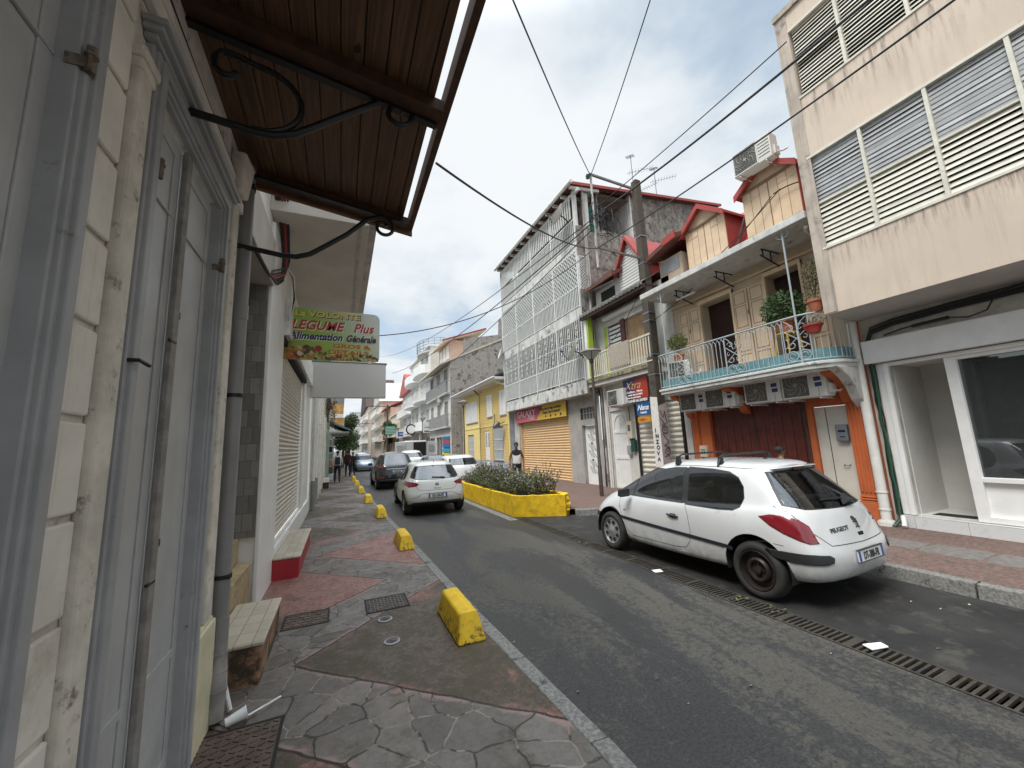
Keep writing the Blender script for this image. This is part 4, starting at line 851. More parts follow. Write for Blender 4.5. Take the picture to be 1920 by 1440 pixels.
def dormer(T, xf, y0, y1, z0, z1, zp, fm, rm, depth=1.8, over=.10, leaf=True):
    ym = (y0+y1)/2; m_ = MB(); m_.box(xf, xf+depth, y0, y1, z0, z1); m_.prism([(y0, z1), (y1, z1), (ym, zp)], xf+.001, xf+depth, 'x'); D_ = m_.build('dormer', fm, T)
    m_ = MB()
    for a, b_ in ((y0-over, ym), (y1+over, ym)):
        za = z1-(zp-z1)*over/(ym-y0)
        m_.hexa([(xf-.16, a, za-.02), (xf+depth, a, za-.02), (xf+depth, b_, zp-.02), (xf-.16, b_, zp-.02), (xf-.16, a, za+.05), (xf+depth, a, za+.05), (xf+depth, b_, zp+.05), (xf-.16, b_, zp+.05)])
        m_.hexa([(xf-.19, a, za-.09), (xf-.161, a, za-.09), (xf-.161, b_, zp-.09), (xf-.19, b_, zp-.09), (xf-.19, a, za+.06), (xf-.161, a, za+.06), (xf-.161, b_, zp+.06), (xf-.19, b_, zp+.06)])
    m_.build('dormer_roof', rm, D_)
    m_ = MB(); m_.box(xf+.02, xf+depth, y0-.012, y0, z0, z1); m_.build('dormer_side', rm, D_); m_ = MB(); m_.box(xf+.02, xf+depth, y1, y1+.012, z0, z1); m_.build('dormer_side', rm, D_)
    if leaf:
        m_ = MB(); g_ = flat('board_gap', (.20, .13, .08), .8)
        for k in range(1, 6): yy = y0+(y1-y0)*k/6; m_.box(xf-.004, xf, yy-(.011 if k == 3 else .004), yy+(.011 if k == 3 else .004), z0, z1-.02)
        m_.box(xf-.05, xf, y0-.04, y1+.04, z1-.03, z1+.02); m_.build('board_joints', g_, D_)
        [MB().box(xf-.012, xf-.003, a, b_, z, z+.02).build('strap_hinge', M_bd, D_) for z in (z0+.25, z1-.25) for a, b_ in ((y0+.03, y0+.4), (y1-.4, y1-.03))]
    return D_
dormer(O, 9.0, 6.15, 7.38, 6.3, 7.62, 8.12, M_bd, M_roof)
dormer(O, 9.0, 4.38, 5.62, 6.3, 7.70, 8.15, M_bd, M_roof)
m_ = MB(); m_.tube([(8.94, 6.0, 6.1), (9.05, 5.95, 6.5), (9.5, 5.95, 7.4)], .03, 6); m_.build('roof_flashing', M_roofd, O)
# outdoor air conditioning units
M_ac = mat('ac_casing', (.64, .63, .59), .5, var=.06, vs=3, dirt=((.38, .36, .31), .66, 5)); M_acg = flat('ac_grille', (.10, .098, .09), .6)
def ac_unit(name, label, c, w_=.80, h_=.56, d_=.30, group=None, old=False, logo=True):
    T = thing(name, label, 'air conditioner', (0, 0, 0), group=group)
    m_ = MB(); m_.box(-d_/2, d_/2, -w_/2, w_/2, 0, h_); m_.build('casing', M_ac, T, bevel=.015)
    fx = -d_/2; yc = w_*.16; zc = h_*.5; r = h_*.43
    m_ = MB(); m_.box(fx-.006, fx-.001, yc-r, yc+r, zc-r, zc+r); m_.build('fan_opening', M_acg, T, bevel=.0)
    m_ = MB()
    for k in range(1, 7): 
        rr_ = r*k/6.2; m_.tube([(fx-.018, yc+rr_*math.cos(R(a)), zc+rr_*math.sin(R(a))) for a in range(0, 361, 24)], .0035, 4)
    for a in range(0, 360, 45):
        m_.tube([(fx-.018, yc+r*.1*k*math.cos(R(a+k*9)), zc+r*.1*k*math.sin(R(a+k*9))) for k in range(1, 11)], .006, 4)
    m_.lathe((fx-.02, yc, zc), [(.035, 0), (.03, -.006)], 10, 'x'); m_.build('fan_grille', flat('ac_wire', (.33, .32, .29), .5), T)
    m_ = MB(); [m_.box(fx-.02, fx-.001, a, b_, p_, q_) for a, b_, p_, q_ in ((yc-r-.02, yc-r, zc-r-.02, zc+r+.02), (yc+r, yc+r+.02, zc-r-.02, zc+r+.02), (yc-r, yc+r, zc-r-.02, zc-r), (yc-r, yc+r, zc+r, zc+r+.02))]; m_.build('fan_frame', M_ac, T)
    if logo:
        m_ = MB(); m_.box(fx-.005, fx-.001, -w_/2+.07, -w_/2+.19, h_*.56, h_*.70); m_.box(fx-.005, fx-.001, -w_/2+.06, -w_/2+.18, h_*.36, h_*.50); m_.build('label', flat('blue_label', (.025, .03, .16), .4), T)
        m_ = MB(); [m_.box(fx-.004, fx-.001, -w_/2+.125, -w_/2+.129, a*h_, b_*h_) for a, b_ in ((.03, .35), (.7, .97))]; m_.build('casing_seam', M_dark, T)
    m_ = MB(); [m_.bar((-d_/2, y_, -.02), (d_/2+.35, y_, -.02), .03, .03) for y_ in (-w_*.35, w_*.35)]; [m_.bar((d_/2+.3, y_, -.03), (d_/2-.2, y_, -.02), .02) for y_ in (-w_*.35, w_*.35)]; m_.build('wall_bracket', M_ac, T)
    m_ = MB(); m_.box(-d_*.25, d_*.35, -w_/2-.05, -w_/2, h_*.1, h_*.45); m_.tube([(0, -w_/2-.03, h_*.2), (.05, -w_/2-.12, h_*.15), (.2, -w_/2-.14, h_*.3), (.35, -w_/2-.1, h_*.5)], .02, 6); m_.build('pipe_cover', M_ac, T, bevel=.01)
    T.location = c; return T
g = 'air conditioners hanging below the ironwork balcony'
a1 = ac_unit('air_conditioner', 'rightmost air conditioner under the ironwork balcony, nearest the thick white downpipe', (8.60, 4.64, 2.50), .80, .56, group=g)
dup(a1, (8.60, 5.47, 2.50), 'second air conditioner from the right below the ironwork balcony'); a3 = dup(a1, (8.60, 6.53, 2.50), 'third air conditioner from the right below the ironwork balcony, left of an orange bracket'); dup(a1, (8.60, 7.33, 2.50), 'leftmost air conditioner below the ironwork balcony')
ar = ac_unit('air_conditioner', 'air conditioner mounted high on the front of the right roof dormer', (8.72, 5.02, 7.92), .86, .60, logo=False); ar.rotation_euler = (0, 0, R(3))
m_ = MB(); [m_.box(-.157, -.151, -.40, -.16, z, z+.012) for z in (.12, .2, .28, .36, .44, .52)]; o_ = m_.build('vent_slots', M_acg, None); o_.parent = ar
ab = ac_unit('air_conditioner', 'old beige air conditioner above the arched white door', (8.62, 10.42, 2.96), .85, .55, .36, logo=False)
for mt_o in (ab,):
    pass
ac = ac_unit('air_conditioner', 'small white air conditioner standing inside the left end of the ironwork balcony', (8.35, 7.45, 3.40), .5, .45, .25, logo=False); ac.rotation_euler = (0, 0, R(20))
# plants on the balcony
M_leaf = mat('leaf_green', (.055, .105, .03), .6, var=.5, vs=9, space='object'); M_leaf2 = mat('leaf_yellowgreen', (.13, .16, .035), .6, var=.4, vs=9, space='object'); M_terra = mat('terracotta', (.42, .14, .07), .7, var=.15, vs=6)
def leaves(mb, c, rad_, n, L, rg, wid=.3, up=.3, shell=.0):
    for i in range(n):
        while True:
            v = Vector((rg.uniform(-1, 1), rg.uniform(-1, 1), rg.uniform(-1, 1)))
            if shell < v.length < 1: break
        p_ = Vector((c[0]+v.x*rad_[0], c[1]+v.y*rad_[1], c[2]+v.z*rad_[2]))
        d = (Vector((rg.gauss(0, 1), rg.gauss(0, 1), rg.gauss(0, 1)+up))+v*.8).normalized(); sd_ = d.cross(Vector((rg.gauss(0, 1), rg.gauss(0, 1), rg.gauss(0, 1)))).normalized()
        l = L*rg.uniform(.6, 1.3); mb.add([p_, p_+d*l*.5+sd_*l*wid/2, p_+d*l, p_+d*l*.5-sd_*l*wid/2], [(0, 1, 2, 3)])
def potted(name, label, c, rr_, ph, lrad, n, L, mt, zc, pot=None, seed=1, cat='potted plant'):
    rg = random.Random(seed); T = thing(name, label, cat, c)
    m_ = MB(); m_.lathe(c, [(rr_*.68, 0), (rr_*.95, ph*.8), (rr_*1.08, ph*.8), (rr_*1.08, ph), (rr_*.9, ph), (rr_*.85, ph*.9)], 18); m_.build('pot', pot or M_terra, T, smooth=True)
    m_ = MB(); leaves(m_, (c[0], c[1], c[2]+zc), lrad, n, L, rg); m_.build('foliage', mt, T, recalc=False)
    m_ = MB()
    for i in range(8): m_.tube([(c[0], c[1], c[2]+ph*.8), (c[0]+rg.uniform(-.5, .5)*lrad[0], c[1]+rg.uniform(-.5, .5)*lrad[1], c[2]+zc+rg.uniform(-.3, .5)*lrad[2])], .006, 4)
    m_.build('stems', mt, T); return T
potted('potted_plant', 'big bushy green potted plant on a yellow stand on the ironwork balcony', (8.35, 4.72, 3.85), .20, .28, (.30, .40, .36), 1500, .10, M_leaf, .52, seed=3)
S_ = thing('plant_stand', 'yellow metal stand under the bushy green plant on the ironwork balcony', 'plant stand', (8.35, 4.72, 3.13)); m_ = MB(); ys_ = flat('yellow_metal', (.62, .42, .06), .5)
m_.tube([(8.35+.2*math.cos(R(a)), 4.72+.2*math.sin(R(a)), 3.83) for a in range(0, 361, 20)], .018, 6)
for a in (30, 120, 210, 300): m_.tube([(8.35+.19*math.cos(R(a)), 4.72+.19*math.sin(R(a)), 3.83), (8.35+.26*math.cos(R(a)), 4.72+.26*math.sin(R(a)), 3.13)], .018, 6)
m_.build('frame', ys_, S_)
potted('potted_plant', 'terracotta pot with a tall wispy shrub at the right corner of the ironwork balcony', (8.22, 4.06, 4.08), .13, .24, (.13, .16, .42), 520, .055, mat('dull_leaf', (.07, .08, .035), .7, var=.4, vs=9), .68, seed=4)
potted('potted_plant', 'low red planter box hanging at the right corner of the ironwork balcony', (8.13, 4.12, 3.68), .15, .16, (.14, .2, .1), 200, .05, mat('dusty_leaf', (.16, .17, .13), .7, var=.4, vs=9), .22, flat('red_pot', (.36, .04, .03), .5), seed=5)
potted('potted_plant', 'round yellow-green plant in a red pot at the left end of the ironwork balcony', (8.4, 7.55, 3.85), .15, .2, (.24, .27, .24), 1100, .07, M_leaf2, .55, seed=6)
# ---------------------------------------------------------------- narrow house with green strip
M_gw = mat('grey_white_render', (.60, .59, .55), .8, var=.12, vs=3, dirt=((.30, .28, .25), .60, 4)); M_green = flat('lime_paint', (.38, .52, .05), .6)
GX = 8.95; fg = RF(GX); Gh = thing('narrow_house', 'narrow house with lime green strip, cream balcony rail and dark gabled dormers', 'house', (GX, 10, .15))
mb = MB(); fg.wall(mb, 8.10, 11.90, -.1, 6.7, [(8.12, 10.02, .12, 2.95, .10), (10.55, 11.42, .12, 2.85, .12), (10.42, 11.15, 4.7, 5.98, .12), (9.1, 10.30, 4.5, 6.0, .15)]); mb.build('wall', M_gw, Gh)
roller(fg, 8.16, 9.99, .14, 2.93, -.05, 'roller_shutter', mat('ivory_shutter', (.66, .63, .55), .5, var=.1, vs=4, dirt=((.4, .37, .3), .66, 5)), Gh, pitch=.15, amp=.02)
[fg.box(MB(), a, b, .12, 2.95, 0, .05).build('shutter_guide', M_iron, Gh) for a, b in ((9.98, 10.06), (8.10, 8.18))]
m_ = MB(); fg.box(m_, 10.56, 11.41, .14, 2.84, -.10, -.07); d_ = m_.build('door', M_whitep, Gh); d_['label'] = 'white door with arched top panel'
m_ = MB(); [fg.box(m_, *q, -.07, -.05) for q in ((10.56, 10.66, .14, 2.84), (11.31, 11.41, .14, 2.84), (10.66, 11.31, 1.15, 1.25), (10.66, 11.31, 2.05, 2.13), (10.66, 11.31, .14, .24))]
m_.tube([fg.p(10.985+.33*math.cos(R(a)), 2.2+.5*math.sin(R(a)), -.06) for a in range(0, 181, 15)], .02, 6); m_.tube([fg.p(10.985, 2.15, -.06), fg.p(10.985, 2.7, -.06)], .012, 6); m_.build('door_panelling', M_whitep, d_)
m_ = MB(); [fg.box(m_, *q) for q in ((10.16, 10.40, 1.85, 2.42, 0, .16), (10.42, 10.52, 2.0, 2.35, 0, .08))]; o_ = m_.build('meter_box', mat('ivory_box', (.56, .52, .43), .6, var=.1), Gh, bevel=.012)
m_ = MB(); fg.box(m_, 10.22, 10.34, 2.1, 2.3, .16, .165); m_.build('meter_window', M_acg, o_)
m_ = MB(); fg.box(m_, 10.36, 10.54, 1.30, 1.62, 0, .10); m_.build('letterbox', mat('grey_lb', (.33, .35, .36), .5), Gh, bevel=.01)
m_ = MB(); fg.box(m_, 10.12, 10.30, 1.42, 1.80, 0, .12); m_.build('letterbox', mat('green_lb', (.015, .08, .06), .5), Gh, bevel=.01)
mb = MB(); [mb.tube([(GX-.06, 10.3+.07*math.cos(R(a))+.01*k, 1.86-.02*k+.05*math.sin(R(a))) for a in range(150, 391, 24)], .012, 5) for k in range(3)]; mb.tube([(GX-.05, 10.32, 2.42), (GX-.05, 10.34, 2.9), (GX-.04, 10.5, 3.2)], .012, 5); mb.build('loose_wires', M_cable, Gh)
for i, (yy, r, mt_) in enumerate(((11.55, .045, M_pvc), (11.72, .04, M_conc), (11.82, .02, M_cable), (11.45, .025, M_pvc))):
    m_ = MB(); m_.tube([(GX-.07, yy, .15), (GX-.07, yy, 3.6), (GX-.12, yy, 3.95)], r, 10); m_.build('wall_pipe', mt_, Gh, smooth=True)
m_ = MB(); m_.box(8.38, GX, 8.50, 11.9, 3.94, 4.06); m_.build('balcony_slab', mat('mossy_slab', (.30, .27, .16), .9, var=.5, vs=6, dirt=((.07, .08, .03), .50, 7), bump=.5), Gh, bevel=.01)
m_ = MB(); m_.box(8.45, GX, 8.5, 11.9, 3.80, 3.939); m_.build('balcony_soffit', M_gw, Gh)
M_rl = mat('cream_rail', (.62, .58, .46), .6, var=.15, vs=6, dirt=((.25, .24, .18), .64, 8)); m_ = MB(); m_.box(8.36, 8.41, 8.5, 11.9, 4.90, 4.96); m_.box(8.36, 8.41, 8.5, 11.9, 4.10, 4.14); y_ = 8.55
while y_ < 11.85: m_.box(8.375, 8.395, y_, y_+.045, 4.14, 4.9); y_ += .115
m_.build('balcony_railing', M_rl, Gh)
o_ = MB(); 
for k in range(8): o_.hexa([(8.33-.01*(k % 2), 9.42+k*.13, 4.22), (8.33-.01*((k+1) % 2), 9.42+(k+1)*.13, 4.22), (8.35, 9.42+(k+1)*.13, 4.22), (8.35, 9.42+k*.13, 4.22), (8.33-.01*(k % 2), 9.42+k*.13, 4.99), (8.33-.01*((k+1) % 2), 9.42+(k+1)*.13, 4.99), (8.42, 9.42+(k+1)*.13, 5.0), (8.42, 9.42+k*.13, 5.0)])
tag(o_.build('rug', mat('shaggy_rug', (.42, .37, .30), .95, var=.35, vs=30, bump=1., bs=60)), 'beige shaggy rug hung over the cream balcony rail of the narrow house', 'rug')
m_ = MB(); m_.box(8.40, 8.60, 11.60, 11.68, 4.06, 6.6); m_.build('lime_pillar', M_green, Gh); m_ = MB(); m_.box(8.385, 8.46, 11.69, 11.84, 4.06, 6.6); m_.build('white_pillar', M_whitep, Gh)
m_ = MB(); fg.box(m_, 11.2, 11.36, 4.1, 6.0, -.02, .01); m_.build('lime_panel', M_green, Gh)
m_ = MB(); [fg.box(m_, 10.44, 11.13, 4.72+k*.155, 4.82+k*.155, -.09, -.05) for k in range(8)]; wn = m_.build('window', M_whitep, Gh); m_ = MB(); fg.box(m_, 10.36, 10.43, 4.66, 6.02, -.02, .02); fg.box(m_, 10.2, 10.36, 4.66, 6.02, -.02, .03); m_.build('window_shutter', M_redw, wn); m_ = MB(); fg.box(m_, 10.42, 11.15, 4.7, 5.98, -.13, -.115); m_.build('pane', M_dark, wn)
m_ = MB(); fg.box(m_, 9.12, 10.28, 4.52, 5.98, -.13, -.10); wn = m_.build('window', mat('plywood', (.47, .30, .16), .7, var=.25, vs=4), Gh); wn['label'] = 'boarded-up window in a white frame'; m_ = MB(); [fg.box(m_, *q, -.10, .02) for q in ((9.08, 9.14, 4.5, 6.04), (10.24, 10.30, 4.5, 6.04), (9.08, 10.3, 5.98, 6.05))]; m_.build('frame', M_whitep, wn)
m_ = MB(); m_.tube([(GX-.08, 9.0, 6.28), (GX-.08, 11.2, 6.28)], .11, 12); m_.build('awning_roll', M_whitep, Gh, smooth=True)
# lean-to roof of corrugated sheet and dormers
m_ = MB(); n = 36
for k in range(n):
    y0_, y1_ = 8.45+3.4*k/n, 8.45+3.4*(k+1)/n; a = .03*(k % 2); c = .03*((k+1) % 2)
    m_.quad((8.22, y0_, 6.55+a), (8.22, y1_, 6.55+c), (9.6, y1_, 7.3+c), (9.6, y0_, 7.3+a)); m_.quad((8.22, y0_, 6.55+a), (8.22, y1_, 6.55+c), (8.22, y1_, 6.43+c*2), (8.22, y0_, 6.43+a*2))
m_.build('lean_to_roof', mat('grey_sheet', (.19, .175, .155), .7, var=.3, vs=5, dirt=((.06, .05, .04), .55, 6)), Gh, recalc=False)
m_ = MB(); m_.box(8.26, 8.34, 8.45, 11.85, 6.36, 6.5); m_.box(8.34, 8.9, 8.45, 11.85, 6.47, 6.5); m_.build('eave_board', M_roofd, Gh)
m_ = MB(); m_.prism([(9.1, 6.6), (12.9, 6.6), (11., 9.0)], 8.21, 11.9, 'y'); m_.build('roof', mat('old_red_roof', (.20, .06, .045), .7, var=.4, vs=3), Gh)
m_ = MB(); m_.box(9.0, 10.2, 10.25, 11.75, 6.9, 7.55); D_ = m_.build('dormer', M_gw, Gh); m_ = MB(); m_.box(8.98, 8.995, 10.6, 11.4, 6.95, 7.4); m_.build('dormer_window', M_dark, D_)
m_ = MB(); m_.hexa([(8.55, 10.05, 7.52), (10.6, 10.05, 8.6), (10.6, 11.85, 8.6), (8.55, 11.85, 7.52), (8.55, 10.05, 7.66), (10.6, 10.05, 8.74), (10.6, 11.85, 8.74), (8.55, 11.85, 7.66)]); m_.box(8.5, 8.56, 10.1, 10.6, 7.5, 7.72); m_.build('dormer_roof', mat('brown_roof', (.13, .05, .035), .7, var=.3), D_)
D_ = dormer(Gh, 8.95, 9.05, 10.25, 6.75, 7.75, 8.75, M_whitep, M_roof, leaf=False)
m_ = MB(); 
for k in range(17): 
    z = 6.8+k*.105; hw = .58 if z < 7.75 else max(.03, .58*(8.75-z)/1.0); m_.box(8.935, 8.95, 9.65-hw, 9.65+hw, z, z+.018)
m_.build('siding_joint', flat('siding_joint_grey', (.42, .42, .40), .6), D_)  # grey strips along the joints of the white siding
m_ = MB(); m_.box(8.95, 10.3, 7.55, 8.4, 6.5, 7.2); D_ = m_.build('dormer', M_bdsh, Gh); m_ = MB(); m_.box(8.93, 8.948, 7.65, 8.3, 6.75, 7.15); m_.build('dormer_window', M_glou, D_)
m_ = MB(); m_.hexa([(8.5, 7.35, 7.45), (10.3, 7.35, 8.1), (10.3, 8.55, 7.8), (8.5, 8.75, 7.15), (8.5, 7.35, 7.58), (10.3, 7.35, 8.24), (10.3, 8.55, 7.94), (8.5, 8.75, 7.28)]); m_.build('dormer_roof', mat('brown_roof', (.13, .05, .035)), D_)
m_ = MB(); m_.hexa([(8.45, 7.30, 7.42), (8.50, 7.30, 7.42), (8.50, 7.75, 7.36), (8.45, 7.75, 7.36), (8.45, 7.30, 7.62), (8.5, 7.3, 7.62), (8.5, 7.75, 7.56), (8.45, 7.75, 7.56)]); m_.build('dormer_edge', M_roof, D_)
# business signs of the narrow house
SG2 = thing('shop_sign', 'blue and red salon sign with gold script above the ivory roller shutter', 'sign', (8.58, 9.6, 3.1))
def grad(t, P, out, b):
    x, y, z = t.sep(P); a = t.math('ADD', t.math('MULTIPLY', t.math('SUBTRACT', 10.15, y), .9), t.math('MULTIPLY', t.math('SUBTRACT', 3.5, z), .2))
    return t.mix(t.ramp(a, .25, .75), (.012, .015, .09), (.36, .035, .02))
m_ = MB(); m_.box(8.57, 8.60, 9.02, 10.12, 3.10, 3.76); m_.build('panel', mat('salon_sign', (.2, .1, .1), .4, extra=grad), SG2)
YD = (0, -1, 0); gold = flat('gold_ink', (.62, .45, .20), .4)
text('lettering', 'Xtra', gold, .36, (8.57, 10.06, 3.42), YD, UD, SG2, shear=.45, bold=-.002, sx=1.1); text('lettering', 'Coiffure . Mixte', mw, .095, (8.57, 9.98, 3.30), YD, UD, SG2, bold=.003, shear=.2, sx=1.2); text('lettering', 'vente de produits', mw, .085, (8.57, 9.92, 3.21), YD, UD, SG2, bold=.003, sx=1.1); text('lettering', 'tresses et perruques', mw, .075, (8.57, 10.06, 3.125), YD, UD, SG2, bold=.003, sx=1.15)
text('lettering', 'DU LUNDI AU SAMEDI', M_whitep, .11, (8.57, 10.06, 3.0), YD, UD, SG2, bold=.005, sx=.9)
S4 = thing('blue_sign', 'small blue sign with white script over a small orange plate on the ivory shutter', 'sign', (8.6, 9.3, 2.5)); m_ = MB(); m_.box(8.60, 8.62, 9.04, 9.62, 2.56, 2.96); m_.build('panel', flat('royal_blue', (.015, .09, .27), .4), S4); text('lettering', 'Nana', mw, .23, (8.60, 9.58, 2.72), YD, UD, S4, shear=.4, bold=.006); text('lettering', 'beauté', mw, .10, (8.60, 9.45, 2.61), YD, UD, S4, bold=.003)
m_ = MB(); m_.box(8.60, 8.62, 9.04, 9.60, 2.34, 2.50); m_.build('orange_plate', flat('orange_plate', (.62, .27, .02), .4), S4); text('lettering', 'HAIR +', mred, .10, (8.60, 9.52, 2.385), YD, UD, S4, bold=.003)
# ---------------------------------------------------------------- tall grilled building
GXF = 8.4; fq = RF(GXF); fgn = RF(8.9); ya, yb_ = 11.93, 19.85
M_grw = mat('white_grille_paint', (.66, .67, .645), .55, var=.12, vs=5, dirt=((.34, .33, .30), .66, 6)); M_slb = mat('stained_white_band', (.60, .60, .57), .85, var=.2, vs=2, streak=.55, dirt=((.13, .125, .12), .545, 2.6), bump=.25)
M_gback = mat('gallery_wall', (.30, .31, .30), .85, var=.15, vs=2)
T4 = thing('grilled_building', 'four storey building with white lattice and barred galleries above a peach roller shutter', 'building', (8.9, 16, .15))
mb = MB(); fgn.wall(mb, ya, yb_, -.1, 3.62, [(12.30, 13.20, .12, 2.45, .18), (12.25, 13.25, 2.68, 3.14, .10), (14.12, 19.1, .12, 2.95, .18)]); mb.build('lower_wall', mat('grey_render', (.37, .355, .33), .85, var=.2, vs=2, dirt=((.22, .21, .19), .60, 3), bump=.15), T4)
# party wall facing the camera, open at the top floor
fp = F((0, ya, 0), (1, 0, 0), (0, -1, 0)); M_party = mat('party_wall', (.30, .27, .24), .9, var=.35, vs=5, streak=.75, dirt=((.10, .09, .08), .50, 3.6), bump=.4, bs=16)
mb = MB(); fp.wall(mb, 8.42, 8.95, 6.4, 7.7, [], d=.012); fp.wall(mb, 8.42, 8.95, 9.1, 10.45, [], d=.012); fp.wall(mb, 8.42, 8.95, 3.6, 4.1, [], d=.012); fp.wall(mb, 8.95, 17, -.1, 12.14, [(9.10, 11.4, 10.45, 12.14, 2.5)], d=.012); mb.quad((11.4, ya-.012, 12.14), (17, ya-.012, 12.14), (17, ya-.012, 13.03), (11.4, ya-.012, 12.38)); mb.build('party_wall', M_party, T4)
[MB().box(*q).build('corner_post', M_grw, T4) for q in ((11.32, 11.4, ya-.02, ya+.3, 10.4, 12.5), (8.95, 9.10, ya-.016, ya+.2, 10.45, 12.2), (8.42, 8.54, ya-.02, ya+.12, 10.4, 12.0))]
mb = MB(); mb.box(9.1, 11.35, ya+2.4, ya+2.5, 10.4, 12.5); mb.box(11.30, 11.34, ya+.1, ya+2.5, 10.4, 12.4); mb.build('loggia_wall', M_gw, T4)
mb = MB()
for z0, z1, d_ in ((3.60, 4.12, .0), (6.55, 7.02, .0), (9.38, 9.78, .0)): mb.box(GXF-d_, 9.5, ya, yb_, z0, z1)
mb.build('floor_slab', M_slb, T4, bevel=.01)
mb = MB(); mb.box(9.6, 9.65, ya+.05, yb_, 4.1, 12.3); mb.box(8.5, 9.6, yb_-.1, yb_, 4.1, 11.6)
mb.build('gallery_wall', M_gback, T4)
rg = random.Random(21)
for (z0, z1) in ((4.12, 6.3), (7.02, 9.1), (9.8, 11.6)):
    for k in range(4):
        y0 = 12.4+k*1.9; m_ = MB(); m_.box(9.57, 9.60, y0, y0+.85, z0, z0+2.05); w_ = m_.build('door' if k % 2 else 'window', M_dark if (k+int(z0)) % 3 == 0 else flat('door_grey', (.22, .23, .22), .5), T4)
        m_ = MB(); [m_.box(9.55, 9.575, *q) for q in ((y0-.05, y0, z0, z0+2.1), (y0+.85, y0+.9, z0, z0+2.1), (y0, y0+.85, z0+2.05, z0+2.1), (y0+.4, y0+.45, z0, z0+2.05))]; m_.build('frame', M_grw, w_)
def bars(fr, T, name, u0, u1, v0, v1, pitch, w_=.022, mt=None, rails=True, d=0.):
    m_ = MB(); n = max(1, int((u1-u0)/pitch))
    for k in range(n+1):
        u = u0+(u1-u0)*k/n; fr.box(m_, u-w_/2, u+w_/2, v0, v1, d-.012, d+.012)
    if rails: fr.box(m_, u0, u1, v1-.02, v1+.03, d-.02, d+.02); fr.box(m_, u0, u1, v0, v0+.03, d-.018, d+.018)
    return m_.build(name, mt or M_grw, T)
def lattice(fr, T, u0, u1, v0, v1, pitch, w_=.02, mt=None, name='lattice', d=0.):
    m_ = MB(); Wd, Hh = u1-u0, v1-v0; k = -Hh
    while k < Wd:
        a0 = max(0, k); a1 = min(Wd, k+Hh)
        if a1 > a0+.02:
            m_.bar(fr.p(u0+a0, v0+(a0-k), d), fr.p(u0+a1, v0+(a1-k), d), w_, .01, up=tuple(fr.n)); m_.bar(fr.p(u0+a0, v1-(a0-k), d+.012), fr.p(u0+a1, v1-(a1-k), d+.012), w_, .01, up=tuple(fr.n))
        k += pitch
    fr.box(m_, u0-.02, u0+.02, v0, v1, d-.02, d+.02); fr.box(m_, u1-.02, u1+.02, v0, v1, d-.02, d+.02); fr.box(m_, u0, u1, v1-.02, v1+.02, d-.02, d+.02)
    return m_.build(name, mt or M_grw, T)
bays = [ya+.05, 13.9, 15.9, 17.9, yb_-.02]
for a, b_ in zip(bays, bays[1:]):
    a += .03; b_ -= .03
    bars(fq, T4, 'railing', a, b_, 4.2, 5.02, .115, .04); bars(fq, T4, 'railing', a, b_, 7.05, 7.88, .115, .04); bars(fq, T4, 'railing', a, b_, 9.82, 10.7, .12, .04)
    lattice(fq, T4, a, b_, 7.9, 9.36, .20, .042)
    # scroll grille on the first gallery
    m_ = MB(); n = int((b_-a)/.14)
    for k in range(n+1):
        u = a+(b_-a)*k/n; fq.box(m_, u-.016, u+.016, 5.05, 6.54, -.01, .01)
        if k % 4 == 2 and k < n:
            for j in range(5):
                z = 5.25+j*.26
                for q in (-1, 1): m_.tube([fq.p(u+.07+q*.055*math.cos(R(t_)), z+.06*math.sin(R(t_))+.0, 0) for t_ in range(0, 300, 40)], .017, 4)
    fq.box(m_, a, b_, 5.76, 5.79, -.01, .01); m_.build('scroll_grille', M_grw, T4)
for y_ in bays:
    m_ = MB(); m_.box(GXF-.02, GXF+.06, y_-.035, y_+.035, 4.12, 6.55); m_.box(GXF-.02, GXF+.06, y_-.035, y_+.035, 7.02, 9.4); m_.box(GXF-.02, GXF+.06, y_-.035, y_+.035, 9.78, 11.9); m_.build('post', M_grw, T4)
for k in range(30):
    pass
m_ = MB()
for k in range(44): 
    u = 12.2+k*.172; fq.box(m_, u, u+.085, 10.85, 11.9, -.02, .01)
m_.build('top_slats', M_grw, T4)
lattice(F((0, ya-.005, 0), (1, 0, 0), (0, -1, 0)), T4, 8.45, 8.93, 7.72, 9.1, .13, .03)
lattice(F((0, yb_, 0), (1, 0, 0), (0, -1, 0)), T4, 8.45, 9.5, 7.2, 9.1, .2)
# roof with rafters and gutter
m_ = MB(); n = 60
for k in range(n):
    y0_, y1_ = 11.70+8.15*k/n, 11.70+8.15*(k+1)/n; a = .03*(k % 2); c = .03*((k+1) % 2)
    m_.quad((8.12, y0_, 12.02+a), (8.12, y1_, 12.02+c), (17, y1_, 13.05+c), (17, y0_, 13.05+a))
m_.build('roof', mat('redbrown_roof', (.13, .06, .045), .7, var=.3, vs=3), T4, recalc=False)
m_ = MB(); m_.hexa([(8.12, 11.66, 12.0), (17, 11.66, 13.03), (17, 11.71, 13.03), (8.12, 11.71, 12.0), (8.12, 11.66, 12.12), (17, 11.66, 13.14), (17, 11.71, 13.14), (8.12, 11.71, 12.12)]); m_.build('verge_board', M_roof, T4)
m_ = MB(); m_.tube([(8.06, 11.5, 12.0), (8.06, 19.85, 12.0)], .075, 10); m_.build('gutter', M_grw, T4, smooth=True)
for k in range(13):
    y_ = 11.75+k*.66; m_ = MB(); m_.hexa([(8.15, y_, 11.86), (9.6, y_, 12.03), (9.6, y_+.07, 12.03), (8.15, y_+.07, 11.86), (8.15, y_, 11.98), (9.6, y_, 12.16), (9.6, y_+.07, 12.16), (8.15, y_+.07, 11.98)]); m_.build('rafter', M_grw, T4)
m_ = MB(); m_.box(8.40, 8.50, 11.6, 19.85, 11.75, 11.88); m_.build('wall_plate', M_grw, T4)
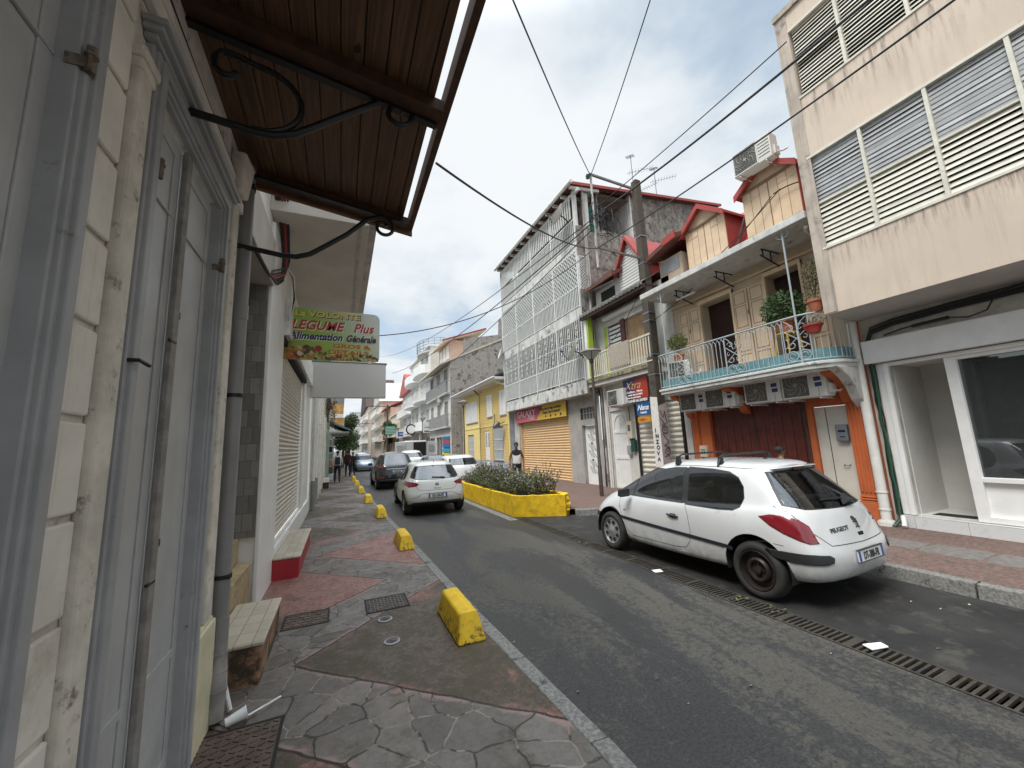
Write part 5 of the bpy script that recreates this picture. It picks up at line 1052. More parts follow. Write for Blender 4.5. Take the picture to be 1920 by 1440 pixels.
roller(fgn, 14.20, 19.0, .14, 2.95, -.12, 'roller_shutter', mat('peach_shutter', (.72, .50, .27), .5, var=.06, vs=3, dirt=((.52, .36, .2), .66, 5)), T4, pitch=.115, amp=.018)
[fgn.box(MB(), a, b, .12, 2.95, -.12, .0).build('shutter_guide', mat('peach_guide', (.6, .42, .24), .5), T4) for a, b in ((14.12, 14.2), (19.0, 19.12))]
m_ = MB(); fgn.box(m_, 19.15, 19.8, .12, 3.5, -.02, .03); m_.build('side_post', M_concl, T4)
m_ = MB(); fgn.box(m_, 12.32, 13.18, .14, 2.43, -.16, -.13); d_ = m_.build('door', M_whitep, T4); d_['label'] = 'white metal door with diagonal bars'
m_ = MB()
for j in range(3):
    z = .55+j*.62
    for q in (-1, 1):
        for k in range(2): m_.bar(fgn.p(12.75+q*.09-.14+k*.12, z+.04, -.115), fgn.p(12.75+q*.09+.10+k*.06, z+.30, -.115), .016); m_.bar(fgn.p(12.75+q*.09+.14-k*.12, z+.56, -.112), fgn.p(12.75+q*.09-.10-k*.06, z+.30, -.112), .016)
m_.build('door_grille', M_gback, d_); m_ = MB(); [m_.tube([fgn.p(12.75, z, -.12), fgn.p(12.75, z, -.09)], .03, 8) for z in (1.1, 1.75)]; m_.build('door_knob', M_iron, d_)
m_ = MB(); fgn.box(m_, 12.25, 13.25, 2.68, 3.14, -.09, -.07); tn = m_.build('transom', M_acg, T4); m_ = MB(); [fgn.box(m_, 12.25+.2*k, 12.28+.2*k, 2.68, 3.14, -.07, -.03) for k in range(6)]; fgn.box(m_, 12.25, 13.25, 2.90, 2.93, -.07, -.03); m_.build('glass_blocks', M_glou, tn)
m_ = MB(); m_.tube([(8.95, 11.98, 3.7), (8.9, 11.95, 6.), (8.86, 11.9, 11.9)], .05, 8); m_.build('downpipe', M_pvc, T4, smooth=True); m_ = MB(); m_.tube([(8.8, 11.86, 3.7), (8.8, 11.86, 12.)], .045, 8); m_.build('downpipe', M_conc, T4, smooth=True)
S5 = thing('shop_sign', 'long pink and yellow shop sign hanging over the peach roller shutter', 'sign', (8.78, 17, 2.95))
def gal(t, P, out, b):
    x, y, z = t.sep(P); a = t.math('ADD', y, t.math('MULTIPLY', t.math('SUBTRACT', z, 3.2), 1.0)); c = t.mix(t.ramp(z, 2.98, 3.4), (.55, .13, .16), (.36, .03, .08)); return t.mix(t.ramp(a, 16.55, 16.6), (.66, .43, .05), c)
m_ = MB(); m_.box(8.76, 8.80, 14.12, 19.35, 2.92, 3.58); m_.build('panel', mat('galaxy_sign', (.5, .3, .1), .45, extra=gal), S5)
pinkw = flat('pale_pink', (.75, .62, .62), .5)
text('lettering', 'GALAXY', pinkw, .50, (8.76, 19.2, 3.18), YD, UD, S5, bold=.004, sx=1.15); text('lettering', 'Plus', pinkw, .42, (8.76, 17.9, 3.0), YD, UD, S5, shear=.45, sx=1.15)
text('lettering', 'Mèches, soins du visage Cosmétique', mblk, .17, (8.76, 16.5, 3.36), YD, UD, S5, bold=.004, sx=.80); text('lettering', 'Tissage, Tresse & Accessoire', mblk, .17, (8.76, 16.2, 3.18), YD, UD, S5, bold=.004, sx=.80)
m_ = MB(); [m_.tube([(8.755, 15.9-.45*k, 3.05), (8.75, 15.9-.45*k, 3.05)], .05+.015*(k % 2), 8) for k in range(4)]; m_.build('sign_emblem', mblk, S5)
def dish(label, c, aim, r=.42):
    T = thing('satellite_dish', label, 'satellite dish', c); c = Vector(c); a = Vector(aim).normalized(); q = a.to_track_quat('Z', 'Y'); m_ = MB(); pr = [(.02, -.01), (r*.5, .025), (r*.85, .075), (r, .11), (r*1.02, .115), (r*.98, .095), (r*.5, .01), (.02, -.03)]
    v = []; m_.lathe((0, 0, 0), pr, 24); m_.v = [tuple(c+q @ Vector((x, y*1.08, z))) for x, y, z in m_.v]; m_.build('reflector', M_pvc, T, smooth=True)
    m_ = MB(); tip = c+a*r*1.25+(q @ Vector((0, -.35*r, 0))); m_.tube([c+(q @ Vector((0, -r, .1))), tip], .014, 6); m_.tube([tip, tip-a*.1], .03, 8); m_.build('feed_arm', M_iron, T)
    m_ = MB(); m_.tube([c, c-a*.15, c-a*.15+Vector((.25, 0, -.2))], .025, 6); m_.build('mount', M_iron, T)
dish('white satellite dish leaning out under the roof of the grilled building', (7.95, 12.3, 10.95), (-.80, .42, .50))
dish('round satellite dish on the corner of the grilled building near the street lamp', (8.0, 12.0, 5.2), (-.75, .5, .35), .40)
dish('small satellite dish at the far edge of the grilled building', (8.3, 19.9, 6.95), (-.9, .2, .3), .32)
def antenna(label, x, y, z, h_, seed):
    T = thing('tv_antenna', label, 'antenna', (x, y, z)); m_ = MB(); m_.tube([(x, y, z), (x, y, z+h_)], .018, 6); m_.build('mast', M_steel, T)
    m_ = MB(); rg_ = random.Random(seed); a = rg_.uniform(0, 3)
    for zz_, L in ((z+h_*.95, .9), (z+h_*.6, 1.1)):
        d = Vector((math.cos(a), math.sin(a), .55 if zz_ > z+h_*.8 else 0)).normalized(); s_ = Vector((-math.sin(a), math.cos(a), 0)); p_ = Vector((x, y, zz_)); m_.tube([p_-d*L*.8, p_+d*L*.2], .012, 4)
        for k in range(9): q = p_-d*L*.8+d*L*k/9; m_.tube([q-s_*.18, q+s_*.18], .006, 4)
        a += 1.7
    m_.build('aerial', M_steel, T)
antenna('thin television antenna standing left on the roof above the utility pole', 11.7, 11.95, 12.4, 2.1, 3); antenna('second television antenna with crossed arms on the roof right of the utility pole', 13.1, 12.0, 12.6, 1.7, 8); antenna('short television antenna with bent arms behind the others', 12.6, 12.6, 12.7, 1.1, 14)

# ---------------------------------------------------------------- utility pole with arms and insulators
U = thing('utility_pole', 'tall weathered square utility pole with posters and graffiti, in front of the salon', 'utility pole', (8.5, 8.6, .15))
PXc, PYc = 8.52, 8.60
M_pole = mat('old_pole', (.085, .068, .050), .9, var=.4, vs=3, streak=.6, dirt=((.045, .04, .03), .52, 3), bump=.5, bs=14)
m_ = MB(); m_.hexa([(PXc-.17, PYc-.15, .1), (PXc+.17, PYc-.15, .1), (PXc+.17, PYc+.15, .1), (PXc-.17, PYc+.15, .1), (PXc-.11, PYc-.11, 10.05), (PXc+.11, PYc-.11, 10.05), (PXc+.11, PYc+.11, 10.05), (PXc-.11, PYc+.11, 10.05)]); m_.build('pole', M_pole, U, bevel=.02)
m_ = MB(); m_.hexa([(PXc-.176, PYc-.15, 1.0), (PXc-.171, PYc-.15, 1.0), (PXc-.171, PYc+.15, 1.0), (PXc-.176, PYc+.15, 1.0), (PXc-.166, PYc-.142, 2.98), (PXc-.161, PYc-.142, 3.0), (PXc-.161, PYc+.142, 3.05), (PXc-.166, PYc+.142, 2.9)]); m_.build('poster', mat('torn_poster', (.68, .66, .62), .8, var=.1, vs=8, dirt=((.3, .28, .25), .60, 9)), U)
m_ = MB(); m_.hexa([(PXc-.165, PYc-.158, .9), (PXc+.165, PYc-.158, .9), (PXc+.165, PYc-.152, .9), (PXc-.165, PYc-.152, .9), (PXc-.155, PYc-.150, 2.75), (PXc+.155, PYc-.150, 2.85), (PXc+.155, PYc-.144, 2.85), (PXc-.155, PYc-.144, 2.75)]); m_.build('poster', mat('pinkish_paint', (.44, .38, .36), .8, var=.2, vs=7, dirt=((.2, .16, .15), .60, 8)), U)
for k, ch in enumerate('INZOVA'): text('graffiti', ch, mblk, .16, (PXc-.172+.0006*k, PYc+.05, 2.0-k*.165), YD, UD, U, off=.006, bold=.008)
m_ = MB(); rg = random.Random(2)
def gl_(pts): m_.tube([(PXc+p, PYc-.163+(q-.9)*.0042, q) for p, q in pts], .012, 4)
for (cx_0, cz_0, r) in ((0.0, 2.06, .10), (.03, 1.45, .09)): gl_([(cx_0+r*1.1*math.cos(R(a)), cz_0+r*math.sin(R(a))) for a in range(0, 361, 30)]); gl_([(cx_0-.04, cz_0+.03), (cx_0, cz_0-.02), (cx_0+.05, cz_0+.02)])
gl_([(-.12, 2.62), (-.03, 2.42), (.05, 2.60), (.1, 2.3), (.0, 2.2)]); gl_([(-.1, 1.95), (.1, 1.72), (-.08, 1.62), (.12, 1.55)]); gl_([(-.12, 2.4), (.0, 2.25), (-.1, 2.18)]); gl_([(-.1, 1.3), (.05, 1.36), (.12, 1.22)]); m_.build('graffiti', mblk, U)
for z in (3.7, 4.3, 5.35, 5.6, 7.2, 8.1):
    m_ = MB(); w_ = .16-.005*z; [m_.bar(a, b_, .025) for a, b_ in (((PXc-w_, PYc-w_, z), (PXc+w_, PYc-w_, z)), ((PXc-w_, PYc-w_, z), (PXc-w_, PYc+w_, z)))]; m_.build('steel_band', M_steel, U)
MX, MY = 6.85, 8.72
m_ = MB(); m_.bar((PXc, PYc, 9.75), (MX-.05, MY, 9.95), .06, .06); m_.build('cross_arm', mat('galv_arm', (.22, .21, .19), .6, metal=.4, var=.3, vs=7), U); m_ = MB(); m_.bar((PXc, PYc, 7.38), (MX-.05, MY, 7.55), .05, .05); m_.bar((7.45, MY, 7.55), (7.75, MY+.2, 7.5), .04); m_.bar((7.45, MY+.12, 7.66), (7.75, MY+.3, 7.6), .04); m_.build('cross_arm', MATS['galv_arm'], U)
m_ = MB(); m_.tube([(MX, MY, 9.97), (MX, MY, 6.9)], .035, 8); m_.build('insulator_mast', M_concl, U)
M_ins = flat('green_glass', (.02, .14, .10), .15, spec=.9)
for k, z in enumerate((9.85, 9.25, 8.75, 8.55, 8.25, 8.1)):
    m_ = MB(); m_.lathe((MX-.11, MY, z), [(.02, -.09), (.06, -.06), (.035, -.03), (.065, 0), (.04, .03), (.055, .05), (.015, .08)], 12); m_.bar((MX, MY, z-.02), (MX-.1, MY, z-.02), .02); m_.build('insulator', M_ins, U, smooth=True)
rg = random.Random(31)
def sag(a, b_, s, n=22): a, b_ = Vector(a), Vector(b_); return [a.lerp(b_, k/n)-Vector((0, 0, s*4*(k/n)*(1-k/n))) for k in range(n+1)]
m_ = MB()
for k in range(16):
    p = [Vector((MX+rg.uniform(-.15, .9), MY+rg.uniform(-.2, .3), rg.uniform(7.9, 9.1))) for _ in range(5)]; q = []
    for i in range(len(p)-1): q += [p[i].lerp(p[i+1], t_) for t_ in (0, .33, .66)]
    m_.tube(q, .008, 4)
for (c0, c1, r) in ((7.5, 8.35, .38), (7.35, 8.3, .28)): m_.tube([(c0+r*math.cos(R(a)), MY, c1+r*math.sin(R(a))) for a in range(-60, 200, 20)], .010, 4)
m_.build('tangled_wires', M_cable, U)
# ---------------------------------------------------------------- overhead cables (each a thing)
def cam_ray(px, py):
    c = [(px-960)/721, (py-720)/721, 1.0]; return Vector([sum(ROT[i][k]*c[k] for k in range(3)) for i in range(3)])
def wire(label, a, b_, s, r, mt=None): o = MB().tube(sag(a, b_, s), r, 6).build('overhead_cable', mt or M_cable); tag(o, label, 'cable')
def far_pt(px, py, y=None, x=None): d = cam_ray(px, py); t_ = (y/d.y) if y is not None else x/d.x; return (d.x*t_, d.y*t_, 1.87+d.z*t_)
A = (MX, MY, 9.9)
wire('left-hand cable rising steeply from the insulator mast over the street', A, far_pt(945, -40, y=3.4), .1, .012)
wire('right-hand cable rising steeply from the insulator mast to the top of the sky', A, far_pt(1235, -50, x=5.0), .1, .012)
B1 = (MX, MY, 8.55)
wire('thin high cable running from the pole tangle towards the roof of the beige building', (MX+.05, MY, 8.8), far_pt(1475, 78, x=7.4), .05, .012)
wire('thick black cable crossing in front of the top louvres of the beige building', B1, far_pt(1700, -60, x=6.2), .12, .022)
wire('black cable crossing in front of the beige building between its two louvre bands', (MX, MY, 7.5), far_pt(1830, -30, x=5.8), .10, .014)
wire('cable running from the pole down the street past the lattice galleries', (MX, MY, 8.5), far_pt(712, 668, y=60), 1.2, .016)
wire('lower cable running down the street in front of the barred galleries', (MX, MY, 8.2), far_pt(745, 745, y=55), .9, .016)
wire('thick cable running down the street from the tangle to the far poles', (MX, MY, 8.4), far_pt(735, 700, y=45), .8, .020)
wire('long sagging cable from the low pole arm across the street to the wooden canopy', (MX, MY, 7.5), far_pt(818, 306, y=3.4), .25, .013)
wire('cable sagging across the street from the tall grilled building to the green sign side', far_pt(1110, 470, y=11.5), far_pt(700, 630, y=12.5), .75, .016)
wire('thin dark cable from the roof dormers down to the utility pole', (8.9, 4.9, 7.2), (PXc, PYc, 5.3), .25, .010)
wire('second thin dark cable from the right dormer to the left end of the canopy slab', (8.9, 4.7, 7.25), (8.6, 7.0, 6.05), .1, .010)
wire('black cable loop over the right dormer towards the beige building', (8.9, 4.85, 7.22), (8.95, 3.85, 6.9), -.12, .014)
wire('thin cable from the pole down to the narrow house', (PXc, PYc, 6.7), (8.8, 11.5, 5.0), .25, .010)
wire('far cable strung across the street towards the left houses', far_pt(705, 764, y=62), far_pt(625, 785, y=40), .5, .02); wire('second far cable strung across the street', far_pt(705, 764, y=62), far_pt(640, 805, y=58), .4, .018)

# ---------------------------------------------------------------- planter with bushes
PL = thing('planter', 'long yellow painted concrete planter with a broken end at the roadside', 'planter', (4.8, 12, 0))
po = [(4.08, 9.38), (5.22, 8.72), (5.42, 8.86), (5.42, 14.6), (4.08, 14.6)]; pi_ = [(4.22, 9.48), (5.20, 8.92), (5.28, 8.98), (5.28, 14.4), (4.22, 14.4)]
m_ = MB(); n = 5; rg = random.Random(77)
def subd(p, k=5): 
    q = []
    for (a, b_), (c, d) in zip(p, p[1:]+p[:1]): q += [(a+(c-a)*i/k, b_+(d-b_)*i/k) for i in range(k)]
    return q
PO, PI = subd(po, 8), subd(pi_, 8); N_ = len(PO); zt_ = [.53+rg.uniform(-.012, .012) for _ in PO]
m_.add([(x, y, -.02) for x, y in PO]+[(x+(-.015 if x < 4.2 else 0), y, z) for (x, y), z in zip(PO, zt_)]+[(x, y, z-.01) for (x, y), z in zip(PI, zt_)]+[(x, y, .35) for x, y in PI],
       [(i, (i+1) % N_, N_+(i+1) % N_, N_+i) for i in range(N_)]+[(N_+i, N_+(i+1) % N_, 2*N_+(i+1) % N_, 2*N_+i) for i in range(N_)]+[(2*N_+i, 2*N_+(i+1) % N_, 3*N_+(i+1) % N_, 3*N_+i) for i in range(N_)])
m_.build('wall', mat('planter_paint', (.76, .48, .010), .6, var=.25, vs=6, extra=lambda t, P, out, b: t.mix(t.ramp(t.noise(P, 7, 6, .75), .66, .69, 0, .9), t.mix(t.ramp(t.voro(t.vmath('ADD', P, t.vmath('SCALE', t.comb(t.noise(P, 5, 3), t.noise(P, 6, 3), t.noise(P, 7, 3)), None, .4)), 2.2, 'DISTANCE_TO_EDGE'), 0, .012, .85, 0), out, (.22, .15, .03)), (.30, .27, .20)), dirt=((.34, .22, .03), .60, 5), bump=.5, bs=9), PL, bevel=.012, segs=2)
m_ = MB(); m_.quad(*[(x, y, .46) for x, y in pi_]); m_.build('soil', mat('soil', (.05, .035, .025), .95, var=.4, vs=9), PL)
m_ = MB()
for k in range(8): x = 5.27+rg.uniform(-.04, .06); y = 8.84+rg.uniform(-.03, .05); z = .12+k*.045; m_.hexa([(x-.09, y-.07, z), (x+.08, y-.08, z), (x+.09, y+.07, z), (x-.08, y+.08, z), (x-.06, y-.05, z+.06), (x+.07, y-.06, z+.07), (x+.05, y+.05, z+.06), (x-.06, y+.06, z+.05)])
m_.build('broken_end', MATS['planter_paint'], PL, bevel=.01)
M_lav = mat('greygreen_leaf', (.135, .17, .07), .7, var=.5, vs=14, vcol=(.08, .105, .04)); M_stem = flat('brown_stem', (.10, .075, .05), .8); M_flo = mat('mauve_flower', (.34, .28, .33), .7, var=.3, vs=20)
def bush(seed):
    rg_ = random.Random(seed); T = thing('flowering_bush', '', 'bush', (0, 0, 0), group='bushes in the yellow planter')
    st, lf, fl = MB(), MB(), MB()
    for k in range(46):
        a = rg_.uniform(0, 6.28); r = rg_.uniform(0, .22); x, y = r*math.cos(a), r*math.sin(a); h_ = rg_.choice([rg_.uniform(.25, .5), rg_.uniform(.3, .62), rg_.uniform(.45, .80)]); lean = Vector((math.cos(a), math.sin(a), 0))*rg_.uniform(.03, .30); p0 = Vector((x, y, 0)); p1 = p0+lean*.45+Vector((0, 0, h_*.6)); p2 = p0+lean+Vector((rg_.uniform(-.05, .05), rg_.uniform(-.05, .05), h_))
        st.tube([p0, p1, p2], .0045, 3, False)
        for j in range(17):
            t_ = rg_.uniform(.1, 1); q = p0.lerp(p1, t_*2) if t_ < .5 else p1.lerp(p2, t_*2-1); d = Vector((rg_.gauss(0, 1), rg_.gauss(0, 1), rg_.gauss(.3, .7))).normalized(); s_ = d.cross(Vector((rg_.gauss(0, 1), rg_.gauss(0, 1), 1))).normalized(); l = rg_.uniform(.035, .075); lf.add([q, q+d*l*.5+s_*l*.22, q+d*l, q+d*l*.5-s_*l*.22], [(0, 1, 2, 3)])
        if rg_.random() < .28:
            for j in range(4): q = p2+Vector((rg_.gauss(0, .012), rg_.gauss(0, .012), rg_.gauss(0, .03))); d = Vector((rg_.gauss(0, 1), rg_.gauss(0, 1), rg_.gauss(0, 1))).normalized()*.02; s_ = d.orthogonal(); fl.add([q-d, q-s_, q+d, q+s_], [(0, 1, 2, 3)])
    lf.cur = 1; lf.add(fl.v, fl.f); lf.build('foliage', [M_lav, M_flo], T, recalc=False); st.build('stems', M_stem, T); return T
bs_ = [bush(1), bush(2), bush(3)]; k = 0
lab = 'grey-green straggly flowering bush in the long yellow roadside planter'
for j in range(13):
    for i in range(3):
        if rg.random() < .14: continue
        x = 4.42+i*.33+rg.uniform(-.06, .06); y = 9.45+j*.385+rg.uniform(-.08, .08)
        if i == 0 and y < 9.75 or y < 9.30: y += .28
        o_ = bs_[k] if k < 3 else dup(bs_[k % 3], (0, 0, 0), lab)
        o_['label'] = lab; o_.location = (x, y, .46); o_.rotation_euler = (0, 0, rg.uniform(0, 6.28)); s_ = rg.uniform(.78, 1.15); o_.scale = (s_*rg.uniform(.9, 1.2), s_, s_*rg.uniform(.55, 1.08)); k += 1

# ---------------------------------------------------------------- street lamps
def lamp():
    T = thing('street_lamp', '', 'street lamp', (0, 0, 0), group='street lamps on the right pavement'); M_l = mat('brown_lamp_post', (.085, .065, .055), .5, metal=.3, var=.2, vs=5)
    m_ = MB(); m_.tube([(0, 0, 0), (0, 0, .9), (0, 0, .92), (0, 0, 4.18)], .05, 12, True, [.062, .062, .05, .042]); m_.build('post', M_l, T, smooth=True)
    m_ = MB(); m_.lathe((0, 0, 0), [(.05, 4.15), (.075, 4.2), (.06, 4.28)], 12); [m_.bar((.05*math.cos(a), .05*math.sin(a), 4.24), (.30*math.cos(a), .30*math.sin(a), 4.52), .022) for a in (0, 2.09, 4.19)]; m_.build('bracket', M_l, T)
    m_ = MB(); m_.lathe((0, 0, 0), [(.09, 4.28), (.28, 4.50)], 16); m_.build('diffuser', mat('lamp_diffuser', (.42, .42, .40), .4, var=.05), T, smooth=True)
    m_ = MB(); m_.lathe((0, 0, 0), [(.30, 4.50), (.34, 4.52), (.33, 4.56), (.10, 4.62), (.02, 4.63)], 20); m_.build('cap', mat('lamp_cap', (.30, .28, .26), .5), T, smooth=True); return T
l1 = lamp(); l1.location = (7.32, 10.05, .15); l1['label'] = 'nearest brown street lamp, by the white front doors'
dup(l1, (7.25, 24.2, .15), 'street lamp in front of the yellow clapboard house', 1.0); dup(l1, (7.2, 38.0, .15), 'third street lamp, by the white curved balconies'); dup(l1, (7.2, 56.0, .15), 'farthest street lamp, beside the green cross sign')

# ---------------------------------------------------------------- yellow clapboard house
fy = RF(8.65); Yh = thing('yellow_house', 'yellow clapboard two storey house with white shutters', 'house', (8.65, 25, .15))
def clap(t, P, out, b):
    x, y, z = t.sep(P); fr = t.math('FRACT', t.math('DIVIDE', z, .19)); t.put(b.inputs['Normal'], t.bump(fr, .9, .03)); k = t.ramp(fr, .0, .10)
    return t.mix(k, (.30, .22, .06), out)
M_yel = mat('yellow_clapboard', (.80, .60, .23), .65, var=.06, vs=2, extra=clap); M_yelp = mat('yellow_render', (.80, .65, .27), .75, var=.06, vs=2)
hy = [(21.0, 22.6, .95, 2.95, .08), (23.3, 24.4, .15, 2.75, .08), (26.6, 27.8, .15, 2.6, .08)]
mb = MB(); fy.wall(mb, 20.0, 24.9, .85, 5.5, [(20.95, 22.7, .85, 2.9, .1), (23.3, 24.2, .85, 2.75, .08)]); mb.build('wall', M_yel, Yh)
mb = MB(); fy.wall(mb, 24.9, 28.9, .85, 5.5, [(26.5, 27.9, .85, 2.6, .1)]); mb.build('wall', M_yelp, Yh); mb = MB(); fy.wall(mb, 20.0, 28.9, -.1, .85, [(20.95, 22.7, .15, .85, .1), (23.3, 24.2, .15, .85, .08), (26.5, 27.9, .15, .85, .1)]); mb.box(8.65, 13, 19.99, 20.0, 0, 5.5); mb.build('base', mat('bluegrey_base', (.38, .41, .48), .7), Yh)
for y0, y1, z0, z1, n in ((20.4, 21.3, 3.55, 5.0, 1), (22.6, 23.5, 3.6, 5.0, 1), (25.5, 28.2, 3.45, 4.9, 3)):
    for k in range(n):
        a = y0+(y1-y0)*k/n; b_ = a+(y1-y0)/n-.08*(n > 1); m_ = MB(); fy.box(m_, a, b_, z0, z1, 0, .05); w_ = m_.build('shutter', M_whitep, Yh, bevel=.01); m_ = MB(); fy.box(m_, (a+b_)/2-.01, (a+b_)/2+.01, z0+.05, z1-.05, .05, .055); fy.box(m_, a-.03, b_+.03, z0-.06, z0-.01, 0, .06); m_.build('sill', M_gback, w_)
for y0, y1, z1 in ((20.95, 22.7, 2.9), (26.5, 27.9, 2.6)):
    m_ = MB(); fy.box(m_, y0, y1, .15, z1, -.1, -.06); d_ = m_.build('door', flat('slate_door', (.20, .23, .26), .5), Yh); m_ = MB(); n = 9
    for k in range(n): u = y0+.1+(y1-y0-.2)*k/(n-1); fy.box(m_, u-.012, u+.012, .2, z1-.1, -.06, -.03)
    for z in (.9, 1.5, 2.1): fy.box(m_, y0+.1, y1-.1, z, z+.03, -.06, -.03)
    m_.build('grille', M_whitep, d_)
m_ = MB(); fy.box(m_, 23.3, 24.2, .15, 2.75, -.08, -.04); d_ = m_.build('door', M_whitep, Yh); m_ = MB(); [fy.box(m_, a, a+.2, 1.7, 2.6, -.04, -.03) for a in (23.42, 23.86)]; m_.build('pane', M_glou, d_)
m_ = MB(); [fy.box(m_, *q, 0, .06) for q in ((24.85, 24.95, 0, 5.4), (28.8, 28.95, 0, 5.4), (19.95, 20.05, 0, 5.4))]; fy.box(m_, 20, 28.9, 2.98, 3.04, 0, .03); m_.build('trim', M_yelp, Yh)
m_ = MB(); m_.tube([(8.6, 24.9, .3), (8.6, 24.9, 5.2), (8.2, 24.7, 5.5), (7.95, 24.6, 5.6)], .04, 8); m_.build('downpipe', M_roofd, Yh); m_ = MB(); m_.tube([(8.6, 19.98, 5.2), (8.3, 20.3, 5.3), (7.95, 20.6, 5.6)], .05, 8); m_.build('downpipe', M_pvc, Yh)
m_ = MB(); m_.hexa([(7.85, 20.0, 5.68), (13, 20.0, 7.2), (13, 29.4, 7.2), (7.85, 29.4, 5.68), (7.85, 20.0, 5.74), (13, 20.0, 7.3), (13, 29.4, 7.3), (7.85, 29.4, 5.74)]); m_.build('roof', mat('dark_shingle', (.07, .06, .055), .8, var=.3, vs=3), Yh); m_ = MB(); m_.box(7.88, 8.65, 20.0, 29.4, 5.52, 5.67); m_.build('eave', M_whitep, Yh); m_ = MB(); m_.tube([(7.82, 20.0, 5.65), (7.82, 29.4, 5.65)], .06, 8); m_.build('gutter', M_whitep, Yh, smooth=True)
ld = thing('wall_lamp', 'black floodlight on a long arm at the corner of the yellow house', 'lamp', (8.4, 20.3, 3.0)); m_ = MB(); m_.tube([(8.6, 22.2, 3.7), (8.1, 20.9, 2.9), (8.5, 20.3, 3.1)], .025, 5); m_.build('arm', M_iron, ld); m_ = MB(); m_.hexa([(7.95, 20.7, 2.85), (8.3, 20.5, 2.8), (8.3, 21., 2.8), (8., 21., 2.85), (8.05, 20.75, 3.05), (8.3, 20.6, 3.15), (8.3, 20.9, 3.15), (8.05, 20.9, 3.05)]); m_.build('head', M_iron, ld)

